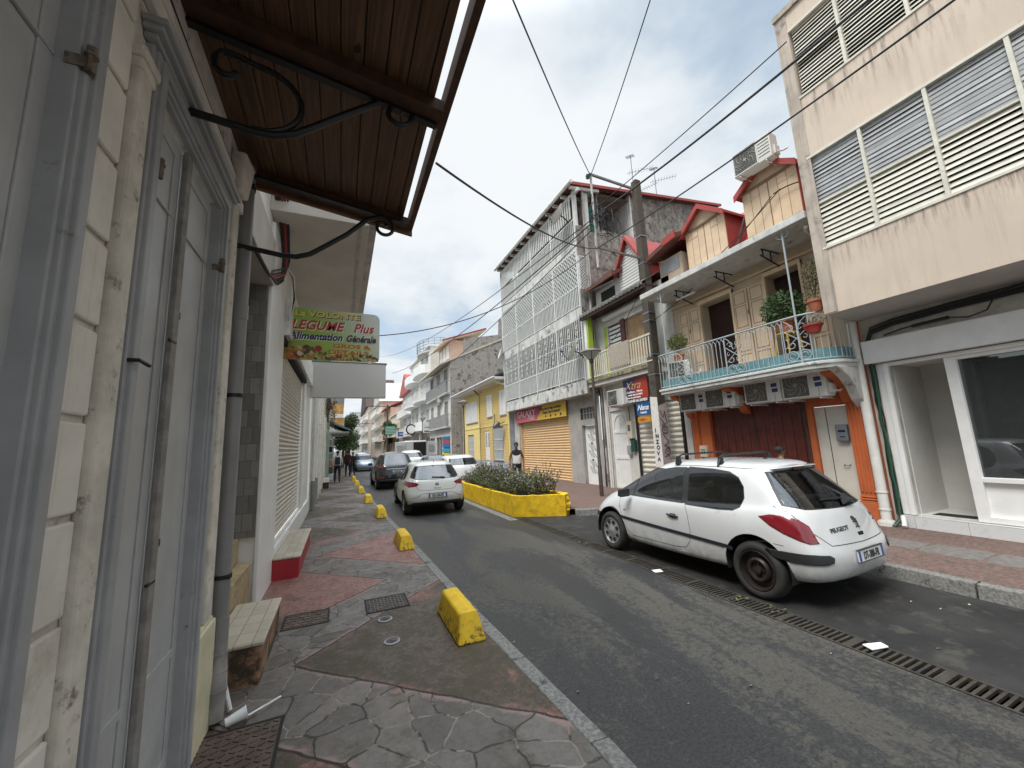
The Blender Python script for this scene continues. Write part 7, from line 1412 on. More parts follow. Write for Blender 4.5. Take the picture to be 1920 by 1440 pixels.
    def ribbon(name_, pts, vw, w_, mt, off=.0015, both=True, closed=False, parent=None):
        for sgn in ((1, -1) if both and vw != 'rear' else (1,)):
            P = []; pp = pts+[pts[0]] if closed else pts
            for (a, b_) in zip(pp, pp[1:]):
                n_ = max(1, int(math.hypot(b_[0]-a[0], b_[1]-a[1])/.04)); P += [(a[0]+(b_[0]-a[0])*i/n_, a[1]+(b_[1]-a[1])*i/n_) for i in range(n_)]
            P.append(pp[-1]); m_ = MB(); row = []
            H = [hit(u, v, vw, sgn) for u, v in P]; H = [h for h in H if h[0] is not None]
            for i, (l, n_) in enumerate(H):
                d = (H[min(i+1, len(H)-1)][0]-H[max(i-1, 0)][0])
                if d.length < 1e-6: continue
                s_ = d.normalized().cross(n_)*w_/2; c = l+n_*off; row.append((c-s_, c+s_))
            for a, b_ in zip(row, row[1:]): m_.quad(*[(p.x*sx, p.y*sy, p.z*sz) for p in (a[0], a[1], b_[1], b_[0])])
            if m_.f: m_.build(name_, mt, parent or T, recalc=False, rel=False)
    # wheels
    for wi, y in enumerate(wy):
        for s_ in (-1, 1):
            mt = spec['rims'][wi]; xo = s_*spec.get('track', .845)*sx; W_ = .19; r = wr_*sz; yy, z = y*sy, r
            t_ = MB(); prf = [(r*.66, .03), (r*.70, .0), (r*.74, -.012), (r*.86, -.016), (r*.93, -.004), (r*.985, .02), (r, .05), (r, W_-.04), (r*.97, W_), (r*.6, W_)]
            t_.lathe((xo, yy, z), [(a, -s_*b_) for a, b_ in prf], 40, 'x', False); w = t_.build('wheel', M_tyre, T, smooth=True)
            m_ = MB()
            if mt == 'steel':
                m_.lathe((xo, yy, z), [(r*.70, -s_*.0), (r*.68, s_*.012), (r*.655, s_*.010), (r*.64, -s_*.02), (r*.60, -s_*.065), (r*.47, -s_*.06), (r*.42, -s_*.02), (r*.36, -s_*.008), (r*.30, -s_*.015), (r*.26, -s_*.05), (r*.15, -s_*.05), (r*.13, -s_*.005), (.001, s_*.0)], 32, 'x', False); m_.build('rim', M_rimd, w, smooth=True, rel=False)
                m_ = MB(); [m_.tube([(xo-s_*.044, yy+r*.20*math.cos(R(a)), z+r*.20*math.sin(R(a))), (xo-s_*.03, yy+r*.20*math.cos(R(a)), z+r*.20*math.sin(R(a)))], .011, 6) for a in range(0, 360, 90)]; m_.build('wheel_bolts', M_black, w, rel=False)
            else:
                m_.lathe((xo, yy, z), [(r*.68, -s_*.002), (r*.65, s_*.004), (r*.62, -s_*.02), (r*.2, -s_*.005), (r*.12, s_*.01), (.001, s_*.012)], 32, 'x', False); m_.build('rim', M_rims if mt == 'hub' else M_rimd, w, smooth=True, rel=False)
                m_ = MB(); n = 8; m_.tube([(xo+s_*.008, yy, z), (xo-s_*.012, yy, z)], r*.05, 8)
                for a in range(n):
                    th = 2*math.pi*(a+.5)/n; c = Vector((xo, yy+r*.46*math.cos(th), z+r*.46*math.sin(th))); m_.tube([c+Vector((s_*.0045, 0, 0)), c-Vector((s_*.012, 0, 0))], r*.095, 8)
                m_.build('hub_holes', M_black, w, rel=False)
            m_ = MB(); n = 18
            for k in range(n):
                a0, a1 = R(-12+204*k/n), R(-12+204*(k+1)/n); ra = ar_*1.0; yc, zc = y*sy, (wr_+.01)*sz; x0, x1 = s_*.87*sx, s_*.48*sx
                x0 = s_*(abs(x0)-.03); p = lambda x, a: (x, yc+ra*sy*math.cos(a), zc+ra*sz*math.sin(a)); m_.quad(p(x0, a0), p(x1, a0), p(x1, a1), p(x0, a1)); m_.quad(p(x1, a0), (x1, yc, zc), p(x1, a1))
            m_.build('wheel_well', M_dark, T, recalc=False)
            ribbon('wheel_arch', [(y+(ar_+.012)*math.cos(R(a)), wr_+.01+(ar_+.012)*math.sin(R(a))) for a in range(-8, 189, 7)], 'side', .02, mats_['body'] if not spec.get('archm') else spec['archm'], .004, both=False) if s_ == 1 and False else None
    # underbody and cabin
    L = 4.2*sy; m_ = MB(); m_.box(-.66*sx, .66*sx, .62*sy, L-.45*sy, .20*sz, .32*sz); m_.box(-.47*sx, .47*sx, .3*sy, L-.5*sy, .30*sz, .62*sz); m_.build('underbody', M_dark, T)
    if spec.get('cabin'):
        m_ = MB()
        for x in (-.36, .36):
            m_.hexa([(x-.24, 1.55, .60), (x+.24, 1.55, .60), (x+.24, 2.05, .62), (x-.24, 2.05, .62), (x-.24, 1.55, .74), (x+.24, 1.55, .74), (x+.24, 2.05, .76), (x-.24, 2.05, .76)]); m_.hexa([(x-.23, 1.38, .7), (x+.23, 1.38, .7), (x+.23, 1.56, .7), (x-.23, 1.56, .7), (x-.19, 1.22, 1.18), (x+.19, 1.22, 1.18), (x+.19, 1.32, 1.18), (x-.19, 1.32, 1.18)]); m_.box(x-.12, x+.12, 1.17, 1.27, 1.20, 1.36)
        m_.hexa([(-.6, .62, .68), (.6, .62, .68), (.6, .78, .68), (-.6, .78, .68), (-.52, .52, 1.08), (.52, .52, 1.08), (.52, .62, 1.08), (-.52, .62, 1.08)])
        [m_.box(x-.12, x+.12, .50, .58, 1.08, 1.2) for x in (-.33, .33)]; m_.build('seat', M_seat, T, bevel=.04, segs=3)
        m_ = MB(); m_.hexa([(-.66, 2.65, .7), (.66, 2.65, .7), (.66, 3.2, .7), (-.66, 3.2, .7), (-.66, 2.72, .93), (.66, 2.72, .93), (.66, 3.1, .95), (-.66, 3.1, .95)]); m_.box(-.72, .72, .3, 3.0, .55, .62); m_.build('dashboard', M_seat, T, bevel=.03)
        m_ = MB(); m_.tube([(-.36+.18*math.cos(R(a)), 2.50+.05*math.sin(R(a)), .94+.17*math.sin(R(a))) for a in range(0, 361, 20)], .014, 6); m_.tube([(-.54, 2.5, .94), (-.18, 2.5, .94)], .018, 6); m_.tube([(-.36, 2.5, .94), (-.36, 2.75, .86)], .03, 6); m_.build('steering_wheel', M_black, T)
    # mirrors
    for s_ in (-1, 1):
        ym, zm, xm = spec.get('mirror', (2.86, .985, .93)); xm *= s_*sx; m_ = MB(); m_.hexa([(xm-.10, ym*sy-.03, zm*sz-.055), (xm+.10, ym*sy-.03, zm*sz-.055), (xm+.08, ym*sy+.08, zm*sz-.045), (xm-.08, ym*sy+.08, zm*sz-.045), (xm-.10, ym*sy-.03, zm*sz+.075), (xm+.10, ym*sy-.03, zm*sz+.075), (xm+.07, ym*sy+.07, zm*sz+.06), (xm-.07, ym*sy+.07, zm*sz+.06)]); m_.bar((xm-s_*.06, ym*sy+.02, zm*sz-.03), (xm-s_*.15, ym*sy+.04, zm*sz-.03), .03); m_.build('wing_mirror', spec.get('mirm', M_black), T, bevel=.02, segs=3)
    ref_ = (hit, ribbon, T, (sx, sy, sz)); spec['_bm'] = (bm, ref); return T, hit, ribbon, parts
def flat_text(T, hit, body, mt, size, u, v, vw, w=None, sgn=1, bold=.002, scl=(1, 1, 1), sxt=1., nudge=.002):
    l, n = hit(u, v, vw, sgn); l = Vector((l.x*scl[0], l.y*scl[1], l.z*scl[2])); U_ = VIEW[vw][0].copy(); xd = (U_-n*U_.dot(n)).normalized(); ud = n.cross(xd).normalized()
    return text('lettering', body, mt, size, l, xd, ud, None, off=nudge, bold=bold, align='CENTER', sx=sxt)
def mirr(p): return [(-a, b) for a, b in p]
# white three door hatchback parked on the right
W307 = paint('white_car_paint', (.58, .585, .58), 1)
f_win1 = [(3.22, .935), (3.16, 1.01), (3.02, 1.10), (2.82, 1.205), (2.58, 1.295), (2.32, 1.362), (2.05, 1.40), (1.84, 1.408), (1.78, .945)]
f_win2 = [(1.70, .942), (1.76, 1.408), (1.35, 1.395), (1.12, 1.37), (.99, 1.31), (.91, 1.21), (.885, 1.09), (.92, .99), (1.0, .95), (1.2, .938)]
f_pill = [(1.79, .94), (1.85, 1.412), (1.75, 1.412), (1.69, .94)]
grow = lambda poly, d: [(sum(p[0] for p in poly)/len(poly)+(a-sum(p[0] for p in poly)/len(poly))*(1+d), sum(p[1] for p in poly)/len(poly)+(b-sum(p[1] for p in poly)/len(poly))*(1+d*2.4)) for a, b in poly]
rwin = [(-.50, 1.375), (0, 1.39), (.50, 1.375), (.60, 1.20), (.67, 1.045), (.55, 1.01), (0, .995), (-.55, 1.01), (-.67, 1.045), (-.60, 1.20)]
tl307 = [(-1.04, .915), (-.93, .945), (-.80, .945), (-.68, .915), (-.59, .85), (-.555, .755), (-.53, .685), (-.62, .680), (-.70, .705), (-.84, .765), (-.95, .83)]
tstrip = [(-1.02, .585), (-.60, .585), (-.46, .575), (-.42, .55), (-.43, .505), (-.50, .485), (-.80, .485), (-.95, .50)]
spec = dict(sub=3, feats=[('frame1', 'side', grow(f_win1, .016)), ('frame2', 'side', grow(f_win2, .03)), ('side_window1', 'side', f_win1), ('side_window2', 'side', f_win2), ('pillar', 'side', f_pill), ('window_seal', 'rear', grow(rwin, .03)), ('rear_window', 'rear', rwin), ('tail_light', 'obl', tl307), ('bumper_strip1', 'obl', tstrip), ('bumper_strip2', 'oblf', [(1.72, .57), (2.45, .57), (2.45, .49), (1.76, .49)]),
    ('windscreen', 'front', [(-.56, 1.38), (.56, 1.38), (.68, 1.0), (.3, .955), (-.3, .955), (-.68, 1.0)]), ('headlight', 'oblf', [(-3.6, .62), (-3.25, .60), (-3.0, .66), (-2.95, .80), (-3.3, .78), (-3.6, .70)] and [(2.1, .60), (2.75, .60), (2.75, .72), (2.3, .80), (2.05, .78)])],
    mats=dict(body=W307, frame1=M_black, frame2=M_black, window_seal=M_black, side_window1=M_cg, side_window2=M_cgd, pillar=M_black, rear_window=M_cg, windscreen=M_cg, tail_light=M_red, bumper_strip1=M_black, bumper_strip2=M_black, headlight=M_lens), split=('tail_light', 'bumper_strip1', 'bumper_strip2', 'headlight', 'side_window1', 'side_window2', 'pillar'), offs={'bumper_strip1': .012, 'bumper_strip2': .012, 'tail_light': .005},
    rims=('steel', 'hub'), cabin=True, wr=.312, arch=.385)
C1, hit, rib, prt = make_car('parked_car', 'white three door hatchback with roof bars and black rear wheel, parked over the drain grate', spec)
for p in ('side_window1', 'side_window2', 'bumper_strip1', 'bumper_strip2'): 
    for o in prt.get(p, []): o.name = p[:-1]
GAP = flat('panel_gap', (.035, .035, .035), .7); MLD = flat('dark_moulding', (.018, .02, .028), .5)
rib('panel_gap', [(1.72, .935), (1.66, .80), (1.63, .60), (1.66, .46), (1.74, .37), (1.9, .345), (2.85, .325), (2.97, .40), (3.04, .55), (3.16, .74), (3.20, .93)], 'side', .007, GAP)
rib('window_divider', [(2.86, .94), (2.84, 1.19)], 'side', .022, M_black, .003); rib('arch_lip', [(.76+.396*math.cos(R(a)), .322+.396*math.sin(R(a))) for a in range(-2, 178, 6)], 'side', .022, W307, .007); rib('arch_lip', [(3.37+.396*math.cos(R(a)), .322+.396*math.sin(R(a))) for a in range(0, 182, 6)], 'side', .022, W307, .007)
rib('side_moulding', [(1.02, .50), (1.1, .512), (1.60, .535), (2.4, .562), (3.10, .583)], 'side', .045, MLD, .010)
rib('panel_gap', [(.42, .64), (.62, .655), (.72, .64)], 'side', .006, GAP); rib('panel_gap', [(-.72, 1.03), (-.70, .90), (-.67, .80), (-.57, .70), (-.52, .655), (0, .645), (.52, .655), (.57, .70), (.67, .80), (.70, .90), (.72, 1.03)], 'rear', .008, GAP)
rib('panel_gap', [(3.30, .885), (3.2, .93), (3.1, .95)], 'side', .006, GAP); rib('roof_seam', [(.80, 1.42), (1.2, 1.435), (1.8, 1.44), (2.1, 1.42)], 'side', .010, GAP)
rib('panel_gap', [(.05, .33), (.3, .325), (.4, .36)], 'side', .004, GAP)
def on(u, v, vw, sgn=1, off=0): l, n = hit(u, v, vw, sgn); return l+n*off
m_ = MB(); 
for s_ in (1, -1): 
    a, b = on(2.02, .765, 'side', s_, .018), on(1.82, .755, 'side', s_, .018); m_ = MB(); m_.tube([a, a.lerp(b, .5)+Vector((-.012*s_, 0, 0)), b], .013, 8); m_.tube([on(1.96, .76, 'side', s_, .002), on(1.87, .757, 'side', s_, .002)], .030, 10); m_.build('door_handle', M_black, C1, smooth=True, rel=False)
p = on(3.02, .70, 'side', 1, .002); m_ = MB(); m_.tube([p+Vector((.004, 0, 0)), p-Vector((.006, 0, 0))], .014, 8); m_.build('indicator', M_acg, C1, rel=False)
m_ = MB(); a, b = on(-.13, 1.35, 'rear', off=.02), on(.13, 1.35, 'rear', off=.02); m_ = MB(); m_.bar(on(-.12, 1.395, 'rear', off=.012), on(.12, 1.395, 'rear', off=.012), .03, .02); m_.build('brake_light', M_red, C1, bevel=.004, rel=False)
m_ = MB(); m_.add([on(x, z, 'rear', off=.0)+Vector((0, dy, dz)) for x, z, dy, dz in ((-.47, 1.385, .05, .02), (0, 1.40, .04, .02), (.47, 1.385, .05, .02), (.42, 1.39, -.04, .03), (0, 1.40, -.09, .035), (-.42, 1.39, -.04, .03))]+[on(x, z, 'rear', off=.0)+Vector((0, dy, dz)) for x, z, dy, dz in ((-.47, 1.385, .12, .05), (0, 1.40, .12, .055), (.47, 1.385, .12, .05), (.42, 1.39, -.03, .042), (0, 1.40, -.08, .048), (-.42, 1.39, -.03, .042))], [(0, 1, 4, 5), (1, 2, 3, 4), (6, 11, 10, 7), (7, 10, 9, 8), (5, 4, 10, 11), (4, 3, 9, 10), (0, 5, 11, 6), (3, 2, 8, 9)]); m_.build('spoiler', W307, C1, bevel=.01, segs=3, rel=False)
m_ = MB(); m_.tube([on(.10, 1.01, 'rear', off=.03), on(.18, 1.03, 'rear', off=.035)], .028, 8); m_.hexa([on(.0, 1.0, 'rear', off=.02), on(.22, 1.01, 'rear', off=.02), on(.22, 1.01, 'rear', off=.06), on(.0, 1.0, 'rear', off=.05), on(.08, 1.06, 'rear', off=.02), on(.2, 1.09, 'rear', off=.02), on(.2, 1.09, 'rear', off=.04), on(.08, 1.06, 'rear', off=.04)]); m_.tube([on(.14, 1.05, 'rear', off=.035), on(-.28, 1.07, 'rear', off=.02)], .009, 6); m_.build('wiper', M_black, C1, rel=False)
for yb in (1.30, 2.02):
    m_ = MB(); zr_ = 1.46; pt = [on(yb, 1.435, 'side', 1, .01), Vector((-.52, yb, 1.56)), Vector((-.44, yb, 1.585)), Vector((.44, yb, 1.585)), Vector((.52, yb, 1.56)), on(yb, 1.435, 'side', -1, .01)]
    m_.tube(pt, .016, 8); [m_.hexa([(x-.03, yb-.045, 1.44), (x+.03, yb-.045, 1.44), (x+.03, yb+.045, 1.44), (x-.03, yb+.045, 1.44), (x*.98-.018, yb-.025, 1.57), (x*.98+.018, yb-.025, 1.57), (x*.98+.018, yb+.025, 1.57), (x*.98-.018, yb+.025, 1.57)]) for x in (-.535, .535)]; m_.build('roof_bar', M_black, C1, bevel=.006, rel=False)
m_ = MB(); m_.hexa([(-.02, 1.02, 1.47), (.02, 1.02, 1.47), (.02, 1.12, 1.48), (-.02, 1.12, 1.48), (-.006, .99, 1.53), (.006, .99, 1.53), (.006, 1.02, 1.53), (-.006, 1.02, 1.53)]); m_.build('roof_aerial', M_black, C1, rel=False)
# plate, badge, lettering, lock recess
def plate(T, hit, u, v, body, w_=.52, h_=.11, scl=(1, 1, 1)):
    l, n = hit(u, v, 'rear'); l = Vector((l.x*scl[0], l.y*scl[1], l.z*scl[2])); n = Vector((0, -1, .06)).normalized(); ud = Vector((0, .06, 1)).normalized(); xd = Vector((1, 0, 0)); c = l+n*.016; 
    m_ = MB(); Pt = lambda a, b_, d: c+xd*a+ud*b_+n*d; m_.hexa([Pt(-w_/2, -h_/2, -.01), Pt(w_/2, -h_/2, -.01), Pt(w_/2, -h_/2, .004), Pt(-w_/2, -h_/2, .004), Pt(-w_/2, h_/2, -.01), Pt(w_/2, h_/2, -.01), Pt(w_/2, h_/2, .004), Pt(-w_/2, h_/2, .004)]); pl_ = m_.build('number_plate', M_plate, T, rel=False)
    for s_ in (-1, 1): m_ = MB(); a = s_*(w_/2-.022); m_.hexa([Pt(a-.02, -h_/2+.004, .004), Pt(a+.02, -h_/2+.004, .004), Pt(a+.02, -h_/2+.004, .006), Pt(a-.02, -h_/2+.004, .006), Pt(a-.02, h_/2-.004, .004), Pt(a+.02, h_/2-.004, .004), Pt(a+.02, h_/2-.004, .006), Pt(a-.02, h_/2-.004, .006)]); m_.build('plate_band', M_bluep, pl_, rel=False)
    m_ = MB(); e = .008; [m_.hexa([Pt(a, b_, -.012), Pt(c_, b_, -.012), Pt(c_, b_, .008), Pt(a, b_, .008), Pt(a, d_, -.012), Pt(c_, d_, -.012), Pt(c_, d_, .008), Pt(a, d_, .008)]) for a, c_, b_, d_ in ((-w_/2-e, w_/2+e, -h_/2-e, -h_/2), (-w_/2-e, w_/2+e, h_/2, h_/2+e))]; m_.build('plate_frame', M_black, pl_, rel=False)
    t_ = text('lettering', body, mblk, .105, c-ud*.037, xd, ud, None, off=.007, bold=.0025, align='CENTER', sx=.68); t_.parent = pl_
plate(C1, hit, .02, .525, 'DT-388-FR')
m_ = MB(); l, n = hit(.02, .515, 'rear'); 
dk = flat('badge_dark', (.09, .09, .085), .35, .6)
t_ = flat_text(C1, hit, 'PEUGEOT', dk, .060, -.30, .775, 'rear', bold=.002, sxt=1.15); t_.parent = C1
t_ = flat_text(C1, hit, '307', dk, .055, .55, .84, 'rear', bold=.002); t_.parent = C1; t_ = flat_text(C1, hit, 'HDi', dk, .035, .56, .79, 'rear', bold=.001); t_.parent = C1
# rampant emblem
l, n = hit(.02, .83, 'rear'); xd = Vector((1, 0, 0)); ud = n.cross(xd).normalized(); m_ = MB()
def em(pts, r=.006): m_.tube([l+xd*a+ud*b_+n*.006 for a, b_ in pts], r, 5)
em([(-.028, .052), (-.008, .062), (.012, .05), (.022, .03), (.02, .005), (.028, -.02), (.02, -.045), (.034, -.055)], .009); em([(-.028, .052), (-.034, .042), (-.02, .04)]); em([(.012, .03), (-.012, .024), (-.03, .03)]); em([(.01, .012), (-.014, .004), (-.034, .008)]); em([(.02, -.01), (.002, -.022), (-.008, -.045), (-.024, -.05)], .007); em([(.028, -.02), (.044, -.005), (.04, .02), (.05, .034)], .005)
m_.build('emblem', dk, C1, rel=False)
m_ = MB(); p = on(.03, .715, 'rear', off=.001); m_.hexa([p+Vector(q) for q in ((-.055, -.004, -.022), (.055, -.004, -.022), (.055, .02, -.022), (-.055, .02, -.022), (-.055, -.002, .022), (.055, -.002, .022), (.055, .02, .022), (-.055, .02, .022))]); m_.build('tailgate_lock', M_dark, C1, bevel=.008, rel=False)
ang = R(2.0); rw = Vector((-.845, .73, 0)); cs_, sn_ = math.cos(ang), math.sin(ang); C1.location = (4.375-(rw.x*cs_-rw.y*sn_), 3.18-(rw.x*sn_+rw.y*cs_), .002); C1.rotation_euler = (0, 0, ang); C1.scale = (1, .96, 1)

# white hatchback driving away, seen from behind
WIB = paint('pearl_white_paint', (.57, .56, .53), 1)
w1 = [(3.0, .955), (2.75, 1.12), (2.45, 1.25), (2.15, 1.35), (1.86, 1.38), (1.80, .955)]; w2 = [(1.72, .955), (1.78, 1.38), (1.35, 1.36), (1.08, 1.29), (.95, 1.16), (1.05, 1.0)]
rw2 = [(-.52, 1.36), (0, 1.375), (.52, 1.36), (.62, 1.20), (.67, 1.07), (.55, 1.02), (0, 1.0), (-.55, 1.02), (-.67, 1.07), (-.62, 1.20)]
tl2 = [(-.80, .965), (-.58, .93), (-.49, .885), (-.56, .825), (-.76, .80), (-.85, .86)]
sp2 = dict(sub=2, scale=(1.0, .965, .96), feats=[('frame', 'side', grow(w1, .03)), ('frame', 'side', grow(w2, .04)), ('side_window', 'side', w1), ('side_window', 'side', w2), ('window_seal', 'rear', grow(rw2, .04)), ('rear_window', 'rear', rw2), ('tail_light', 'rear', tl2), ('tail_light', 'rear', mirr(tl2)), ('windscreen', 'front', [(-.56, 1.38), (.56, 1.38), (.68, 1.0), (-.68, 1.0)]), ('lower_bumper', 'rear', [(-.80, .30), (-.66, .385), (.66, .385), (.80, .30), (.8, .2), (-.8, .2)])],
    mats=dict(body=WIB, frame=M_black, window_seal=M_black, side_window=M_cgd, rear_window=M_cg, windscreen=M_cgd, tail_light=M_red, lower_bumper=M_black), split=('tail_light', 'side_window'), rims=('hub', 'hub'), cabin=False, wr=.325, arch=.375)
C2, hit2, rib2, p2_ = make_car('moving_car', 'white hatchback driving away in the lane beside the yellow planter', sp2)
rib2('panel_gap', [(-.66, 1.0), (-.64, .90), (-.52, .74), (-.44, .70), (.44, .70), (.52, .74), (.64, .90), (.66, 1.0)], 'rear', .009, GAP); rib2('bumper_crease', [(-.78, .50), (-.62, .50), (-.42, .62), (.42, .62), (.62, .50), (.78, .50)], 'rear', .010, GAP); rib2('panel_gap', [(1.74, .94), (1.68, .6), (1.8, .36), (2.9, .34), (3.1, .6), (3.14, .92)], 'side', .007, GAP); rib2('bumper_crease', [(-.78, .40), (-.66, .385), (.66, .385), (.78, .40)], 'rear', .010, GAP)
plate(C2, hit2, 0, .555, 'EG-104-PS', scl=(1, .965, .96)); s2 = (1, .965, .96)
t_ = flat_text(C2, hit2, 'I B I Z A', dk, .05, 0, .735, 'rear', bold=.002, scl=s2, sxt=1.1); t_.parent = C2
l, n = hit2(0, .86, 'rear'); m_ = MB(); [m_.bar(Vector((l.x, l.y*.965, l.z*.96))+Vector((a, -.008, b_)), Vector((l.x, l.y*.965, l.z*.96))+Vector((c, -.008, d_)), .016, .01) for a, b_, c, d_ in ((-.045, .035, .045, .035), (-.045, .035, -.05, .0), (-.05, 0, .05, .0), (.05, 0, .045, -.035), (-.045, -.035, .045, -.035), (-.03, .015, .04, .018), (-.04, -.018, .03, -.016))]; m_.build('emblem', flat('chrome', (.5, .5, .5), .2, .9), C2, rel=False)
m_ = MB(); m_.bar((-.0, .55, 1.42), (-.0, .62, 1.50), .014); m_.build('roof_aerial', M_black, C2, rel=False); m_ = MB(); a = hit2(.25, 1.03, 'rear')[0]; m_.bar(Vector((.25, a.y*.965-.02, a.z*.96+.01)), Vector((-.12, a.y*.965, a.z*.96+.03)), .025); m_.build('wiper', M_black, C2, rel=False)
ang = R(-1.5); rw = Vector((-.845, .76*.965, 0)); cs_, sn_ = math.cos(ang), math.sin(ang); C2.location = (1.67-(rw.x*cs_-rw.y*sn_), 11.75-(rw.x*sn_+rw.y*cs_), .002); C2.rotation_euler = (0, 0, ang)

# black SUV ahead
BK_ = flat('black_car_paint', (.012, .012, .014), .18, coat=.8)
rw3 = [(-.56, 1.36), (.56, 1.36), (.64, 1.12), (.60, 1.06), (-.60, 1.06), (-.64, 1.12)]; tl3 = [(-.86, 1.0), (-.45, .97), (-.42, .94), (-.60, .91), (-.86, .88)]; tl4 = [(-.80, .46), (-.56, .46), (-.56, .52), (-.80, .54)]
sp3 = dict(sub=2, scale=(1.06, 1.06, 1.10), feats=[('side_window', 'side', w1), ('side_window', 'side', w2), ('rear_window', 'rear', rw3), ('tail_light', 'rear', tl3), ('tail_light', 'rear', mirr(tl3)), ('reflector', 'rear', tl4), ('reflector', 'rear', mirr(tl4)), ('trim_band', 'rear', [(-.45, .83), (.45, .83), (.45, .855), (-.45, .855)]), ('windscreen', 'front', [(-.56, 1.38), (.56, 1.38), (.68, 1.0), (-.68, 1.0)])],
    mats=dict(body=BK_, side_window=M_cgd, rear_window=M_cgd, windscreen=M_cgd, tail_light=M_red, reflector=M_red, trim_band=flat('chrome', (.5, .5, .5), .2, .9)), split=('tail_light', 'reflector', 'side_window'), rims=('hub', 'hub'), wr=.335, arch=.385)
C3, hit3, rib3, _p = make_car('moving_car', 'shiny black sport utility car ahead of the white hatchback in the lane', sp3); plate(C3, hit3, 0, .74, 'FB-230-LM', scl=(1.06, 1.06, 1.10)); rib3('lower_trim', [(-.7, .40), (.7, .40)], 'rear', .03, flat('silver_trim', (.35, .35, .36), .3, .8)); l = hit3(0, .96, 'rear')[0]; m_ = MB(); m_.lathe((0, l.y*1.06-.012, .96*1.1), [(.045, 0), (.05, .01)], 16, 'y'); m_.build('emblem', MATS['chrome'], C3, rel=False)
C3.location = (2.45, 19.1, .002); C3.rotation_euler = (0, 0, R(1))
# parked and distant cars
def simple(name, label, col, loc, rz, scale, rims=('hub', 'hub'), glassm=None):
    sp = dict(sub=1, scale=scale, feats=[('side_window', 'side', w1), ('side_window', 'side', w2), ('rear_window', 'rear', rw3), ('tail_light', 'rear', tl2), ('tail_light', 'rear', mirr(tl2)), ('windscreen', 'front', [(-.56, 1.36), (.56, 1.36), (.66, 1.0), (-.66, 1.0)]), ('headlight', 'front', [(-.74, .66), (-.42, .64), (-.42, .76), (-.72, .80)]), ('headlight', 'front', [(.74, .66), (.42, .64), (.42, .76), (.72, .80)])], mats=dict(body=col, side_window=M_cgd, rear_window=M_cgd, windscreen=M_cgd, tail_light=M_red, headlight=M_lens), split=('tail_light', 'headlight', 'side_window'), rims=rims)
    T, h, r, p = make_car(name, label, sp); T.location = loc; T.rotation_euler = (0, 0, rz); plate(T, h, 0, .53, 'AB-417-KD' if scale[0] > 1 else 'CR-962-TH', scl=scale); return T
simple('parked_car', 'white car parked beyond the yellow planter, half hidden by the bushes', W307, (4.95, 16.3, 0), 0, (1.02, 1.0, .97)); simple('parked_car', 'dark grey parked car between two white ones on the right', flat('darkgrey_paint', (.05, .05, .055), .2, coat=.8), (5.1, 22.0, 0), 0, (.98, 1, .93)); simple('parked_car', 'white tall parked car right of the black one', W307, (4.7, 28.0, 0), 0, (1.04, 1.05, 1.12)); simple('parked_car', 'small silver car parked beyond the other right side cars', flat('silver_paint', (.38, .39, .40), .25, .4, coat=.7), (5.2, 45.0, 0), 0, (1, 1, 1))
simple('parked_car', 'light blue-silver car coming towards the camera beyond the pedestrians', flat('blue_silver', (.42, .50, .58), .25, .3, coat=.7), (1.85, 41.0, 0), R(182), (1, 1, 1)); simple('parked_car', 'white car behind the light blue-silver one far down the street', W307, (2.3, 55.0, 0), R(181), (1, 1, 1.02))
V = thing('van', 'white van with open dark rear doors parked far down on the right', 'van', (6.2, 35.5, 0)); m_ = MB(); m_.box(5.1, 7.1, 35.5, 40, .35, 2.5); m_.build('body', W307, V, bevel=.12, segs=3); m_ = MB(); m_.box(5.9, 7.0, 35.44, 35.49, .7, 2.35); m_.build('cargo_opening', M_dark, V)
for s_ in (5.15, 7.05): m_ = MB(); m_.lathe((s_, 36.2, .35), [(.34, -.1), (.34, .1)], 20, 'x'); m_.build('wheel', M_tyre, V)
for x0, x1 in ((4.3, 5.12), (7.08, 7.9)): m_ = MB(); m_.box(x0, x1, 35.4, 35.47, .6, 2.4); d_ = m_.build('rear_door', W307, V, bevel=.02); m_ = MB(); m_.box(x0+.15, x1-.15, 35.37, 35.39, 1.5, 2.1); m_.build('window', M_glou, d_)

